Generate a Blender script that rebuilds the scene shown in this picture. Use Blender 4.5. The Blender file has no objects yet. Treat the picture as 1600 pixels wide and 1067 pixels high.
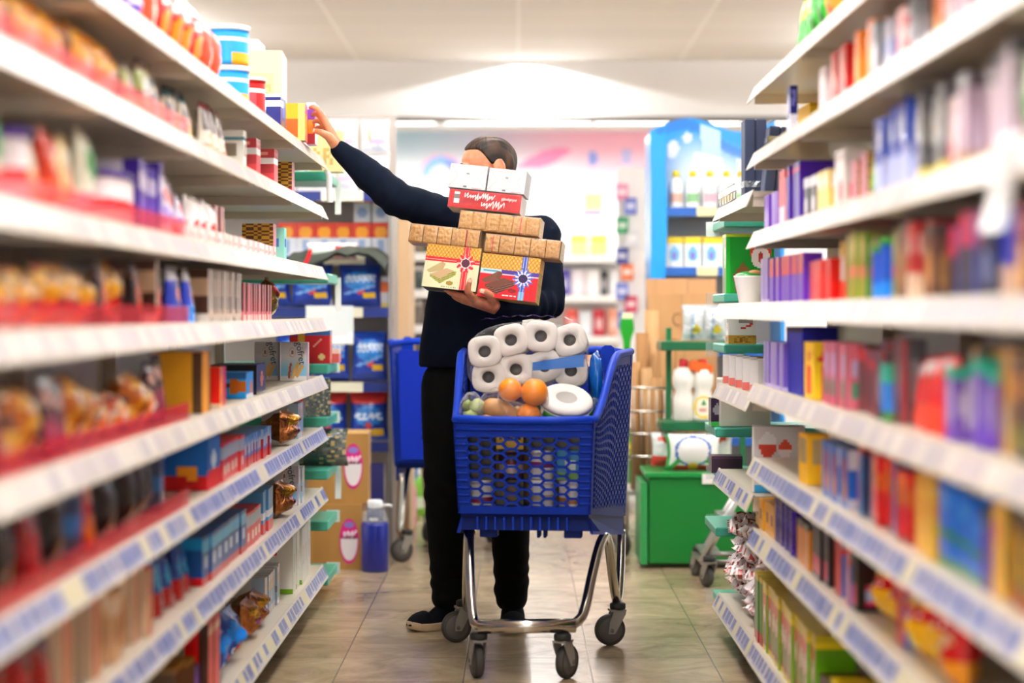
import bpy, bmesh, math, random
import numpy as np
from mathutils import Vector, Matrix, Euler, noise
random.seed(7)
SC = bpy.context.scene
COL = SC.collection
PI = math.pi
R = math.radians

# ---------------------------------------------------------------- camera
F_PX = 3000.0            # focal length in pixels of the 1600 px wide frame
CX, CY, CAM_Z = 810.0, 485.0, 1.14
cam_d = bpy.data.cameras.new('camera')
cam = bpy.data.objects.new('camera', cam_d)
COL.objects.link(cam)
cam.location = (0, 0, CAM_Z)
cam.rotation_euler = (R(90), 0, 0)
cam_d.sensor_width = 36.0
cam_d.lens = F_PX / 1600 * 36
cam_d.shift_x = -(CX - 800) / 1600
cam_d.shift_y = -(533.5 - CY) / 1600
cam_d.clip_start, cam_d.clip_end = 0.1, 60
cam_d.dof.use_dof = True
cam_d.dof.focus_distance = 6.55
cam_d.dof.aperture_fstop = 1.45
SC.camera = cam

# ---------------------------------------------------------------- world, exposure, lights
w = bpy.data.worlds.new('store_light')
SC.world = w
w.use_nodes = True
w.node_tree.nodes['Background'].inputs[0].default_value = (.985, 0.99, 1.0, 1)
w.node_tree.nodes['Background'].inputs[1].default_value = 0.95
SC.view_settings.view_transform = 'Standard'
SC.view_settings.look = 'None'
SC.view_settings.gamma = 1
SC.view_settings.use_curve_mapping = False
SC.view_settings.exposure = 0.62

CEIL = 3.0
LAMP_Z = 2.74
LAMPS = []
for lx in (-2.6, 0.0, 2.6):
    for ly in (-.6, 1.6, 3.8, 6.0, 8.15):
        LAMPS.append((lx, ly))
LAMPS += [(-2.6, 10.4), (2.6, 10.4), (-2.6, 12.7), (2.6, 12.7)]  # unseen lamps added to brighten the far ceiling
def add_light(name, kind, loc, power, col=(1, .99, .985), **kw):
    l = bpy.data.lights.new(name, kind)
    l.energy = power
    l.color = col
    for k, v in kw.items():
        setattr(l, k, v)
    o = bpy.data.objects.new(name, l)
    COL.objects.link(o)
    o.location = loc
    return o
for lx, ly in LAMPS:
    add_light('ceiling_lamp_light', 'AREA', (lx, ly, LAMP_Z - .012), 7.5, shape='RECTANGLE', size=.28, size_y=1.25)
    up = add_light('added_ceiling_uplight', 'AREA', (lx, ly, LAMP_Z + .07), 34, shape='RECTANGLE', size=.28, size_y=1.25)  # upward light added to brighten the ceiling
    up.rotation_euler = (PI, 0, 0)
# downlight close to the bulkhead, the tubes in the cove behind it
s_ = add_light('bulkhead_downlight_light', 'SPOT', (.05, 14.13, CEIL - .03), 75, spot_size=R(160), spot_blend=.06, shadow_soft_size=.03)
for bx in (-3.6, -2.4, -1.2, 0, 1.2, 2.4):
    add_light('cove_tube_light', 'AREA', (bx + .6, 15.2, 2.5), 13, shape='RECTANGLE', size=1.1, size_y=.2)

# ---------------------------------------------------------------- helpers
def lin(c):
    if isinstance(c, str):
        c = c.lstrip('#')
        c = [int(c[i:i + 2], 16) / 255 for i in (0, 2, 4)]
    return tuple(((x / 12.92) if x <= .04045 else ((x + .055) / 1.055) ** 2.4) for x in c[:3]) + (1.0,)

_lc = {}
def L(c):
    if isinstance(c, str):
        if c not in _lc:
            _lc[c] = lin(c)
        return _lc[c]
    return c if len(c) == 4 else tuple(c) + (1.0,)

def mixc(a, b, t):
    a, b = L(a), L(b)
    return tuple(a[i] * (1 - t) + b[i] * t for i in range(4))

def sst(t):
    t = min(1, max(0, t))
    return t * t * (3 - 2 * t)
def lerp(a, b, t): return a + (b - a) * t

def at(px, py, Y):
    return Vector(((px - CX) * Y / F_PX, Y, CAM_Z - (py - CY) * Y / F_PX))

class MB:
    """Collects painted faces; build() links them as one mesh object."""
    def __init__(self):
        self.v, self.f, self.c, self.s = [], [], [], []
        self.M = None
    def add(self, vs, fs, col, smooth=False):
        b = len(self.v)
        if self.M is not None:
            vs = [self.M @ Vector(p) for p in vs]
        self.v.extend([tuple(p) for p in vs])
        many = isinstance(col, list)
        for i, q in enumerate(fs):
            self.f.append(tuple(b + k for k in q))
            self.c.append(L(col[i]) if many else L(col))
            self.s.append(smooth)
        return self
    def box(self, x0, x1, y0, y1, z0, z1, col, bev=0.0):
        if bev <= 0:
            vs = [(x, y, z) for z in (z0, z1) for y in (y0, y1) for x in (x0, x1)]
            return self.add(vs, [(0, 2, 3, 1), (4, 5, 7, 6), (0, 1, 5, 4), (2, 6, 7, 3), (0, 4, 6, 2), (1, 3, 7, 5)], col)
        b = min(bev, (x1 - x0) * .45, (y1 - y0) * .45, (z1 - z0) * .45)
        vs, idx = [], {}
        X, Y, Z = (x0, x0 + b, x1 - b, x1), (y0, y0 + b, y1 - b, y1), (z0, z0 + b, z1 - b, z1)
        sg = lambda i: (0, 1) if i == 0 else (3, 2)
        def vid(i, j, k, ax):
            # corner (i,j,k) pushed so it lies on the face normal to ax
            key = (i, j, k, ax)
            if key not in idx:
                a = [sg(i)[1], sg(j)[1], sg(k)[1]]
                a[ax] = sg((i, j, k)[ax])[0]
                idx[key] = len(vs)
                vs.append((X[a[0]], Y[a[1]], Z[a[2]]))
            return idx[key]
        fs = []
        for ax in range(3):
            o = [q for q in range(3) if q != ax]
            for s in (0, 1):
                loop = []
                for (a, c) in ((0, 0), (1, 0), (1, 1), (0, 1)):
                    t = [0, 0, 0]; t[ax] = s; t[o[0]] = a; t[o[1]] = c
                    loop.append(vid(*t, ax))
                if (s == 1) == (ax == 1): loop.reverse()
                fs.append(tuple(loop))
        for ax in range(3):
            o = [q for q in range(3) if q != ax]
            for a in (0, 1):
                for c in (0, 1):
                    t0, t1 = [0] * 3, [0] * 3
                    t0[ax], t1[ax] = 0, 1
                    for t in (t0, t1): t[o[0]] = a; t[o[1]] = c
                    fs.append((vid(*t0, o[0]), vid(*t1, o[0]), vid(*t1, o[1]), vid(*t0, o[1])))
        for i in (0, 1):
            for j in (0, 1):
                for k in (0, 1):
                    fs.append((vid(i, j, k, 0), vid(i, j, k, 1), vid(i, j, k, 2)))
        return self.add(vs, fs, col)
    def grid(self, o, du, dv, nu, nv, col, bulge=None, smooth=False):
        o, du, dv = Vector(o), Vector(du), Vector(dv)
        n = du.cross(dv).normalized()
        vs, fs, cs = [], [], []
        for j in range(nv + 1):
            for i in range(nu + 1):
                p = o + du * (i / nu) + dv * (j / nv)
                if bulge: p = p + n * bulge(i / nu, j / nv)
                vs.append(p)
        for j in range(nv):
            for i in range(nu):
                a = j * (nu + 1) + i
                fs.append((a, a + 1, a + nu + 2, a + nu + 1))
                cs.append(col((i + .5) / nu, (j + .5) / nv) if callable(col) else col)
        return self.add(vs, fs, cs, smooth)
    def surf(self, fn, nu, nv, col, closed_u=False, smooth=True):
        """fn(u,v)->point; quads in u,v"""
        vs, fs, cs = [], [], []
        w_ = nu if closed_u else nu + 1
        for j in range(nv + 1):
            for i in range(w_):
                vs.append(fn(i / nu, j / nv))
        for j in range(nv):
            for i in range(nu):
                a = j * w_ + i
                b = j * w_ + (i + 1) % w_
                fs.append((a, b, b + w_, a + w_))
                cs.append(col((i + .5) / nu, (j + .5) / nv) if callable(col) else col)
        return self.add(vs, fs, cs, smooth)
    def tube(self, pts, r, col, n=10, caps=True, closed=False):
        pts = [Vector(p) for p in pts]
        m = len(pts)
        rs = r if isinstance(r, (list, tuple)) else [r] * m
        vs, fs = [], []
        up = None
        for i, p in enumerate(pts):
            if closed:
                t = pts[(i + 1) % m] - pts[i - 1]
            else:
                t = pts[min(i + 1, m - 1)] - pts[max(i - 1, 0)]
            t.normalize()
            if up is None:
                up = t.orthogonal().normalized()
            else:
                up = (up - t * up.dot(t))
                up = up.normalized() if up.length > 1e-6 else t.orthogonal().normalized()
            s = t.cross(up)
            for k in range(n):
                a = 2 * PI * k / n
                vs.append(p + (up * math.cos(a) + s * math.sin(a)) * rs[i])
        for i in range(m if closed else m - 1):
            for k in range(n):
                a, b = i * n + k, i * n + (k + 1) % n
                c = ((i + 1) % m) * n
                fs.append((a, b, c + (k + 1) % n, c + k))
        if caps and not closed:
            fs.append(tuple(range(n - 1, -1, -1)))
            fs.append(tuple(range((m - 1) * n, m * n)))
        return self.add(vs, fs, col, True)
    def lathe(self, prof, col, n=20, c=(0, 0, 0), smooth=True):
        """prof [(r,z)...]; col colour or fn(angle 0..1, index)"""
        vs, fs, cs = [], [], []
        for (r, z) in prof:
            for k in range(n):
                a = 2 * PI * k / n - PI / 2
                vs.append((c[0] + r * math.cos(a), c[1] + r * math.sin(a), c[2] + z))
        for i in range(len(prof) - 1):
            for k in range(n):
                fs.append((i * n + k, i * n + (k + 1) % n, (i + 1) * n + (k + 1) % n, (i + 1) * n + k))
                cs.append(col((k + .5) / n, i) if callable(col) else col)
        fs.append(tuple(range(n - 1, -1, -1))); cs.append(cs[0])
        fs.append(tuple(range((len(prof) - 1) * n, len(prof) * n))); cs.append(cs[-1])
        return self.add(vs, fs, cs, smooth)
    def prism(self, poly, y0, y1, col, edge=None):
        """poly [(x,z)] extruded along y"""
        n = len(poly)
        vs = [(x, y0, z) for x, z in poly] + [(x, y1, z) for x, z in poly]
        fs = [tuple(range(n)), tuple(range(2 * n - 1, n - 1, -1))] + [(i, n + i, n + (i + 1) % n, (i + 1) % n) for i in range(n)]
        return self.add(vs, fs, [col, col] + [edge or col] * n)
    def ball(self, c, r, col, n=14, sc=(1, 1, 1), wob=0, seed=0):
        c = Vector(c)
        def fn(u, v):
            a, b = u * 2 * PI, (v - .5) * PI * .998
            d = Vector((math.cos(a) * math.cos(b), math.sin(a) * math.cos(b), math.sin(b)))
            k = r * (1 + wob * noise.noise(d * 2.2 + Vector((seed * 3.1, seed, 0))))
            return c + Vector((d.x * sc[0], d.y * sc[1], d.z * sc[2])) * k
        return self.surf(fn, n, max(6, n // 2 + 2), col, closed_u=True)
    def mesh(self, name):
        me = bpy.data.meshes.new(name)
        me.from_pydata(self.v, [], self.f)
        me.update()
        att = me.color_attributes.new('Col', 'FLOAT_COLOR', 'CORNER')
        tot = np.empty(len(self.f), dtype=np.int32)
        me.polygons.foreach_get('loop_total', tot)
        arr = np.repeat(np.array(self.c, dtype=np.float32).reshape(-1, 4), tot, axis=0)
        att.data.foreach_set('color', arr.ravel())
        me.polygons.foreach_set('use_smooth', np.array(self.s, dtype=bool))
        return me
    def build(self, name, mat, parent=None, loc=None, rot=None):
        me = self.mesh(name)
        me.materials.append(M[mat] if isinstance(mat, str) else mat)
        o = bpy.data.objects.new(name, me)
        COL.objects.link(o)
        if parent is not None: o.parent = parent
        if loc is not None: o.location = loc
        if rot is not None: o.rotation_euler = rot
        return o

def tag(o, label=None, cat=None, group=None, kind=None):
    for k, v in (('label', label), ('category', cat), ('group', group), ('kind', kind)):
        if v: o[k] = v
    return o

def thing(name, label, cat, loc=(0, 0, 0), rot=(0, 0, 0), group=None):
    o = bpy.data.objects.new(name, None)
    o.empty_display_size = .05
    COL.objects.link(o)
    o.location = loc
    o.rotation_euler = rot
    return tag(o, label, cat, group)

KIDS = {}
def copy_tree(o, parent=None):
    c = o.copy()
    COL.objects.link(c)
    if parent is not None:
        c.parent = parent
    for ch in list(o.children):
        copy_tree(ch, c)
    return c

def text_into(mb, s, size, mat4, col, squash=1.0):
    """flat lettering from the built-in font, laid on the XZ plane facing -Y, then transformed"""
    cu = bpy.data.curves.new('lettering', 'FONT')
    cu.body = s
    cu.size = size
    cu.align_x = 'CENTER'
    cu.align_y = 'CENTER'
    cu.resolution_u = 3
    to = bpy.data.objects.new('lettering', cu)
    COL.objects.link(to)
    dg = bpy.context.evaluated_depsgraph_get()
    me = to.evaluated_get(dg).to_mesh()
    vs = [mat4 @ Vector((v.co.x * squash, -.0006, v.co.y)) for v in me.vertices]
    fs = [tuple(p.vertices) for p in me.polygons]
    to.evaluated_get(dg).to_mesh_clear()
    bpy.data.objects.remove(to)
    bpy.data.curves.remove(cu)
    mb.add(vs, fs, col)

def script_line(mb, x0, x1, z, h, y, col, seed, r=.0016):
    """one run of unreadable joined handwriting-like print"""
    rnd = random.Random(seed)
    pts, x, up = [], x0, True
    while x < x1:
        pts.append((x + (.3 * h if up else 0), y, z + (h * rnd.uniform(.55, 1.15) if up else -h * rnd.choice((0, 0, .1, .4)))))
        x += h * rnd.uniform(.16, .34)
        up = not up
    mb.tube(smooth_path(pts, 3), r, col, 5)

def smooth_path(pts, sub=5):
    """Catmull-Rom through the points"""
    p = [Vector(q) for q in pts]
    p = [p[0] * 2 - p[1]] + p + [p[-1] * 2 - p[-2]]
    out = []
    for i in range(1, len(p) - 2):
        for k in range(sub):
            t = k / sub
            a, b, c, d = p[i - 1], p[i], p[i + 1], p[i + 2]
            out.append(.5 * ((2 * b) + (c - a) * t + (2 * a - 5 * b + 4 * c - d) * t * t + (3 * b - a - 3 * c + d) * t ** 3))
    out.append(p[-2])
    return out

# ---------------------------------------------------------------- materials
M = {}
def new_mat(name):
    m = bpy.data.materials.new(name)
    m.use_nodes = True
    nt = m.node_tree
    return m, nt, nt.nodes['Principled BSDF']

def painted(name, rough=.5, metal=0, coat=0, bump=0, bscale=60, bdist=.002, spec=.5, trans=0, vor=False, alpha=1.0):
    m, nt, b = new_mat(name)
    a = nt.nodes.new('ShaderNodeAttribute')
    a.attribute_name = 'Col'
    nt.links.new(a.outputs['Color'], b.inputs['Base Color'])
    b.inputs['Roughness'].default_value = rough
    b.inputs['Metallic'].default_value = metal
    b.inputs['Coat Weight'].default_value = coat
    b.inputs['Coat Roughness'].default_value = .08
    b.inputs['Specular IOR Level'].default_value = spec
    b.inputs['Transmission Weight'].default_value = trans
    b.inputs['Alpha'].default_value = alpha
    if bump:
        tc = nt.nodes.new('ShaderNodeTexCoord')
        n = nt.nodes.new('ShaderNodeTexVoronoi' if vor else 'ShaderNodeTexNoise')
        n.inputs['Scale'].default_value = bscale
        if not vor:
            n.inputs['Detail'].default_value = 4
            n.inputs['Distortion'].default_value = .8
        bm_ = nt.nodes.new('ShaderNodeBump')
        bm_.inputs['Strength'].default_value = bump
        bm_.inputs['Distance'].default_value = bdist
        nt.links.new(tc.outputs['Object'], n.inputs['Vector'])
        nt.links.new(n.outputs['Distance' if vor else 'Fac'], bm_.inputs['Height'])
        nt.links.new(bm_.outputs['Normal'], b.inputs['Normal'])
    M[name] = m
    return m

painted('paper', .55)
painted('gloss', .3, coat=.12)
painted('crinkle', .25, bump=.55, bscale=38, bdist=.006, coat=.15)
painted('foil', .24, metal=.85, bump=.8, bscale=30, bdist=.008)
painted('film_wrap', .14, bump=1, bscale=75, bdist=.022, coat=1, spec=.9)
painted('plastic', .32)
painted('cart_plastic', .5, spec=.2)
painted('matte', .8, spec=.25)
painted('shelf_metal', .3)
painted('card', .85, bump=.15, bscale=120, bdist=.001, spec=.2)
painted('chrome', .16, metal=1)
painted('steel', .4, metal=1)
painted('rubber', .6, bump=.1, bscale=200)
painted('cloth', .95, bump=.35, bscale=420, bdist=.001, spec=.12)
painted('denim', .92, bump=.4, bscale=600, bdist=.001, spec=.15)
painted('veg', .42, bump=.3, bscale=70, bdist=.002)
painted('tissue', .95, bump=.25, bscale=150, bdist=.001, spec=.1)

def clear_mat(name, col, op, rough=.1, bump=0, ior=1.5, tint=.25):
    m, nt, b = new_mat(name)
    out = nt.nodes['Material Output']
    tr = nt.nodes.new('ShaderNodeBsdfTransparent')
    tr.inputs[0].default_value = mixc('#ffffff', col, tint)
    mx = nt.nodes.new('ShaderNodeMixShader')
    b.inputs['Base Color'].default_value = L(col)
    b.inputs['Roughness'].default_value = rough
    b.inputs['Coat Weight'].default_value = .6
    lw = nt.nodes.new('ShaderNodeLayerWeight')
    lw.inputs['Blend'].default_value = .5
    pw = nt.nodes.new('ShaderNodeMath')
    pw.operation = 'POWER'
    pw.inputs[1].default_value = 3.0
    ml = nt.nodes.new('ShaderNodeMath')
    ml.operation = 'MULTIPLY'
    ml.inputs[1].default_value = ior - 1
    nt.links.new(lw.outputs['Facing'], pw.inputs[0])
    nt.links.new(pw.outputs[0], ml.inputs[0])
    ad = nt.nodes.new('ShaderNodeMath')
    ad.operation = 'ADD'
    ad.use_clamp = True
    ad.inputs[1].default_value = op
    nt.links.new(ml.outputs[0], ad.inputs[0])
    nt.links.new(ad.outputs[0], mx.inputs[0])
    nt.links.new(tr.outputs[0], mx.inputs[1])
    nt.links.new(b.outputs[0], mx.inputs[2])
    nt.links.new(mx.outputs[0], out.inputs[0])
    if bump:
        tc = nt.nodes.new('ShaderNodeTexCoord')
        n = nt.nodes.new('ShaderNodeTexNoise')
        n.inputs['Scale'].default_value = 25
        n.inputs['Detail'].default_value = 3
        n.inputs['Distortion'].default_value = 1.5
        bm_ = nt.nodes.new('ShaderNodeBump')
        bm_.inputs['Strength'].default_value = bump
        bm_.inputs['Distance'].default_value = .02
        nt.links.new(tc.outputs['Object'], n.inputs['Vector'])
        nt.links.new(n.outputs['Fac'], bm_.inputs['Height'])
        for q in (b.inputs['Normal'], lw.inputs['Normal']):
            nt.links.new(bm_.outputs['Normal'], q)
    M[name] = m
clear_mat('clear_film', '#f4f4f6', .045, .1, .7, tint=0)
clear_mat('clear_plastic', '#eef2f4', .16, .1)
clear_mat('red_strip', '#ff4a5c', .07, .25, tint=.4)
clear_mat('crinkled_film', '#ffffff', .015, .12, ior=1.5, tint=0)
clear_mat('blue_tape', '#0a6fd0', .72, .15)
clear_mat('purple_film', '#6a4ab0', .6, .15, .6)

def emit_mat(name, col, s):
    m, nt, b = new_mat(name)
    b.inputs['Emission Color'].default_value = L(col)
    b.inputs['Emission Strength'].default_value = s
    b.inputs['Base Color'].default_value = L(col)
    M[name] = m
emit_mat('lamp', '#fffaf2', 6)

def floor_mat():
    m, nt, b = new_mat('floor_tiles')
    tc = nt.nodes.new('ShaderNodeTexCoord')
    br = nt.nodes.new('ShaderNodeTexBrick')
    br.offset = 0.0
    br.inputs['Scale'].default_value = 1
    br.inputs['Brick Width'].default_value = .4
    br.inputs['Row Height'].default_value = .4
    br.inputs['Mortar Size'].default_value = .0022
    br.inputs['Mortar Smooth'].default_value = .3
    br.inputs['Color1'].default_value = L('#bda98a')
    br.inputs['Color2'].default_value = L('#b09b7d')
    br.inputs['Mortar'].default_value = L('#6b5a46')
    mp = nt.nodes.new('ShaderNodeMapping')
    mp.inputs['Location'].default_value = (.17, .1, 0)
    nt.links.new(tc.outputs['Object'], mp.inputs[0])
    nt.links.new(mp.outputs[0], br.inputs['Vector'])
    n = nt.nodes.new('ShaderNodeTexNoise')
    n.inputs['Scale'].default_value = 3.5
    n.inputs['Detail'].default_value = 8
    n.inputs['Roughness'].default_value = .65
    n.inputs['Distortion'].default_value = 1.6
    nt.links.new(tc.outputs['Object'], n.inputs['Vector'])
    rp = nt.nodes.new('ShaderNodeValToRGB')
    rp.color_ramp.elements[0].position, rp.color_ramp.elements[0].color = .32, L('#8d7c64')
    rp.color_ramp.elements[1].position, rp.color_ramp.elements[1].color = .68, L('#ffffff')
    nt.links.new(n.outputs['Fac'], rp.inputs[0])
    mx = nt.nodes.new('ShaderNodeMix')
    mx.data_type = 'RGBA'
    mx.blend_type = 'MULTIPLY'
    mx.inputs[0].default_value = .55
    nt.links.new(br.outputs['Color'], mx.inputs[6])
    nt.links.new(rp.outputs[0], mx.inputs[7])
    nt.links.new(mx.outputs[2], b.inputs['Base Color'])
    b.inputs['Roughness'].default_value = .2
    rr = nt.nodes.new('ShaderNodeMapRange')
    rr.inputs[3].default_value, rr.inputs[4].default_value = .12, .3
    nt.links.new(n.outputs['Fac'], rr.inputs[0])
    nt.links.new(rr.outputs[0], b.inputs['Roughness'])
    bm_ = nt.nodes.new('ShaderNodeBump')
    bm_.inputs['Strength'].default_value = .25
    bm_.inputs['Distance'].default_value = .003
    nt.links.new(br.outputs['Fac'], bm_.inputs['Height'])
    bm_.invert = True
    nt.links.new(bm_.outputs[0], b.inputs['Normal'])
    M['floor_tiles'] = m
floor_mat()

def ceil_mat():
    m, nt, b = new_mat('ceiling_tiles')
    tc = nt.nodes.new('ShaderNodeTexCoord')
    br = nt.nodes.new('ShaderNodeTexBrick')
    br.offset = 0
    br.inputs['Scale'].default_value = 1
    br.inputs['Brick Width'].default_value = 1.2
    br.inputs['Row Height'].default_value = .6
    br.inputs['Mortar Size'].default_value = .012
    br.inputs['Color1'].default_value = L('#ebe8e6')
    br.inputs['Color2'].default_value = L('#e6e3e1')
    br.inputs['Mortar'].default_value = L('#f8f6f5')
    nt.links.new(tc.outputs['Object'], br.inputs['Vector'])
    nt.links.new(br.outputs['Color'], b.inputs['Base Color'])
    b.inputs['Roughness'].default_value = .6
    M['ceiling_tiles'] = m
ceil_mat()
def plain(name, col, rough=.7):
    m, nt, b = new_mat(name)
    n = nt.nodes.new('ShaderNodeTexNoise')
    n.inputs['Scale'].default_value = 6
    mx = nt.nodes.new('ShaderNodeMix')
    mx.data_type = 'RGBA'
    mx.inputs[6].default_value = L(col)
    mx.inputs[7].default_value = mixc(col, '#808080', .08)
    nt.links.new(n.outputs['Fac'], mx.inputs[0])
    nt.links.new(mx.outputs[2], b.inputs['Base Color'])
    b.inputs['Roughness'].default_value = rough
    M[name] = m
plain('wall_paint', '#f2f0ee')

# ---------------------------------------------------------------- room shell
def struct(mb, name, mat):
    return tag(mb.build(name, mat), kind='structure')
BACK = 16.2
struct(MB().box(-9, 9, -4, BACK + .1, -.1, 0, '#ffffff'), 'floor', 'floor_tiles')
struct(MB().box(-9, 9, -4, 14.32, CEIL, CEIL + .1, '#ffffff'), 'ceiling', 'ceiling_tiles')
struct(MB().box(-9, 9, 14.3, 14.42, 2.575, CEIL + .1, '#ffffff'), 'wall_bulkhead', 'wall_paint')
struct(MB().box(-9, 9, 14.285, 14.44, 2.55, 2.585, '#77736f'), 'trim_1', 'matte')
struct(MB().box(-9, 9, 14.42, BACK + .1, 2.66, 2.76, '#ffffff'), 'ceiling_cove', 'wall_paint')
struct(MB().box(-9, 9, BACK, BACK + .12, 0, 2.76, '#ffffff'), 'wall_back', 'wall_paint')

for i, (lx, ly) in enumerate(LAMPS):
    nm = ('over the snack gondola', 'over the aisle middle', 'over the toy gondola')[int(lx / 2.6) + 1]
    rk = ('first', 'second', 'third', 'fourth', 'fifth', 'sixth', 'seventh')[(-.6, 1.6, 3.8, 6.0, 8.15, 10.4, 12.7).index(ly)]
    t = thing('ceiling_lamp', f'{rk} long fluorescent ceiling lamp {nm}, counted from the entrance', 'ceiling lamp', (lx, ly, CEIL), group='fluorescent ceiling lamps')
    dz = LAMP_Z - CEIL
    MB().box(-.17, .17, -.66, .66, dz, dz + .05, '#e9e9e9', .01).build('housing', 'plastic', t)
    MB().box(-.14, .14, -.62, .62, dz - .006, dz - .0005, '#ffffff').build('diffuser', 'lamp', t)
    for q in (-.5, .5):
        MB().tube([(0, q, dz + .05), (0, q, 0)], .006, '#d0d0d0', 6).build('suspension_rod', 'steel', t)
# ---------------------------------------------------------------- gondolas
XL, XR = -.75, .69          # the planes of the shelf fronts
TOPL = dict(A=1.73, B=1.54, C=1.305, D=1.108, E=.885, F=.685, G=.45, H=.15)
TOPR = dict(A=1.80, B=1.605, C=1.37, D=1.16, E=.92, F=.70, G=.49, H=.15)
WARM, CREAM = '#d0c6b4', '#c4baa8'

def rail_paint(style, seed):
    rnd = random.Random(seed)
    tags, x = [], 0.0
    while x < 1.0:
        wd = rnd.choice((.045, .06, .06, .075))
        tags.append((x, x + wd, rnd.random(), rnd.random()))
        x += wd + rnd.choice((.002, .004, .012))
    base = '#b9ae9c' if style == 0 else '#d3ccbc'  # higher rails get a darker base, dimmer light put into the colour
    pal = ['#c6beb6', '#b9aeb0', '#aea4a8', '#cfc8be', '#a8a2a8'] if style == 0 else ['#a3a9c8', '#959cc0', '#b0b4cc', '#8890b8', '#c6c4d0']
    def fn(u, v):
        for a, b, q, k in tags:
            if a <= u <= b:
                if v < .1 or v > .92: return base
                t = (u - a) / (b - a)
                if style and k < .16: return '#d8cfa8'
                c = pal[int(q * 4.99)]
                if style == 1 and .12 < t < .85 and .22 < v < .8:
                    return '#5a649c' if int((t * 9 + v * 5 + q * 7)) % 3 else '#7d85b2'
                if style == 0 and .15 < t < .5 and .3 < v < .75: return mixc(c, '#8a86a0', .3 if int(v * 12) % 2 else .1)
                return c
        return base
    return fn

def shelf_board(name, parent, y0, y1, z, depth, sgn, rail, strip, seed, lift=0.0):
    """board whose front edge is at local x=0, body towards -sgn; the sloping price rail is its child"""
    mb = MB()
    a, b = sorted((-sgn * .012, -sgn * depth))
    mb.box(a, b, y0 + .002, y1 - .002, z - .018, z, WARM)
    for q in (y0 + .012, y1 - .032):      # folded stiffeners under the board
        mb.box(a, b, q, q + .02, z - .046, z - .018, '#d9d0bf')
    o = mb.build(name, 'shelf_metal', parent)
    r = MB()
    nu = max(8, int((y1 - y0) / .0085))
    fn = rail_paint(rail, seed)
    p0, p1 = Vector((-sgn * .012, y0 + .002, z + .004)), Vector((sgn * .012, y0 + .002, z - .047))
    dy = Vector((0, y1 - y0 - .004, 0))
    if sgn > 0:
        r.grid(p1, dy, p0 - p1, nu, 7, lambda u, v: fn(u, v))
        r.grid(p1 - Vector((.004, 0, 0)), p0 - p1, dy, 1, 1, CREAM)
    else:
        r.grid(p1 + dy, -dy, p0 - p1, nu, 7, lambda u, v: fn(1 - u, v))
        r.grid(p1 + dy + Vector((.004, 0, 0)), p0 - p1, -dy, 1, 1, CREAM)
    r.add([p0, p1, p1 - Vector((sgn * .004, 0, 0)), p0 - Vector((sgn * .004, 0, 0)),
           p0 + dy, p1 + dy, p1 + dy - Vector((sgn * .004, 0, 0)), p0 + dy - Vector((sgn * .004, 0, 0))],
          [(0, 1, 2, 3), (7, 6, 5, 4), (0, 3, 7, 4), (1, 5, 6, 2)], CREAM)
    r.build('price_rail', 'shelf_metal', o)
    if strip:
        s = MB().box(-sgn * .017 - .001, -sgn * .017 + .001, y0 + .004, y1 - .004, z, z + .042, '#ff4060')
        s.build('divider_strip', 'red_strip', o)
    return o

def gondola_bay(label, side, y0, y1, tops, styles, strips=(), depth=.42, high=1.98, seed=1):
    sgn = 1 if side == 'L' else -1
    X = XL if side == 'L' else XR
    t = thing('shelving_bay', label, 'shelving', (X, y0, 0), group=None)
    n = y1 - y0
    a, b = sorted((-sgn * (depth + .004), -sgn * (depth + .022)))
    bp = MB()
    bp.box(a, b, 0, n, .09, high, '#cfc6b6')
    bp.build('back_panel', 'shelf_metal', t)
    a, b = sorted((-sgn * (depth - .03), -sgn * (depth + .003)))
    for q in (0.003, n - .033):
        u = MB()
        u.box(a, b, q, q + .03, 0, high, '#d6cdbd')
        u.build('upright', 'shelf_metal', t)
    for q in (.12, n - .16):
        f = MB()
        fa, fb = sorted((-sgn * .1, -sgn * .07))
        f.box(fa, fb, q, q + .03, 0, .085, '#26241f')
        f.box(fa - .01, fb + .01, q - .01, q + .04, 0, .012, '#1b1a17')
        f.build('foot', 'rubber', t)
    ka, kb = sorted((-sgn * .2, -sgn * .21))
    MB().box(ka, kb, 0, n, .004, .1, '#3a332b').build('kick_plate', 'matte', t)
    for i, (k, z) in enumerate(tops.items()):
        shelf_board('shelf', t, 0, n, z, depth, sgn, styles.get(k, 0), k in strips, seed * 31 + i * 7)
    return t

SL = dict(E=0, F=1, G=1, H=1)
ordn = ['first', 'second', 'third', 'fourth', 'fifth', 'sixth', 'seventh', 'eighth', 'ninth', 'tenth', 'eleventh', 'twelfth',
        'thirteenth', 'fourteenth', 'fifteenth', 'sixteenth', 'seventeenth', 'eighteenth', 'nineteenth', 'twentieth',
        'twenty-first', 'twenty-second', 'twenty-third', 'twenty-fourth', 'twenty-fifth', 'twenty-sixth', 'twenty-seventh', 'twenty-eighth',
        'twenty-ninth', 'thirtieth', 'thirty-first', 'thirty-second', 'thirty-third', 'thirty-fourth']
for i in range(5):
    y = 6.47 - i
    gondola_bay(('eight-tier cream snack shelving bay ending by the reaching hand', 'cream snack shelving bay second from the reaching hand',
                 'cream snack shelving bay third from the reaching hand', 'cream snack shelving bay with pink strips under golden wrappers',
                 'cream snack shelving bay in front, yellow crisp bags high up')[i],
                'L', y, y + 1, TOPL, SL, strips=('B', 'C', 'D', 'E', 'F') if i >= 3 else (), seed=3 + i)
for i in range(4):
    y = 4.73 - i
    gondola_bay(('toy shelving bay with purple trays beside the stepped end bay', 'toy shelving bay second from the stepped end bay',
                 'toy shelving bay third from the stepped end bay', 'toy shelving bay nearest the entrance with curled white strip')[i],
                'R', y, y + 1, TOPR, dict(F=1, G=1, H=1), seed=23 + i)
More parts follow.
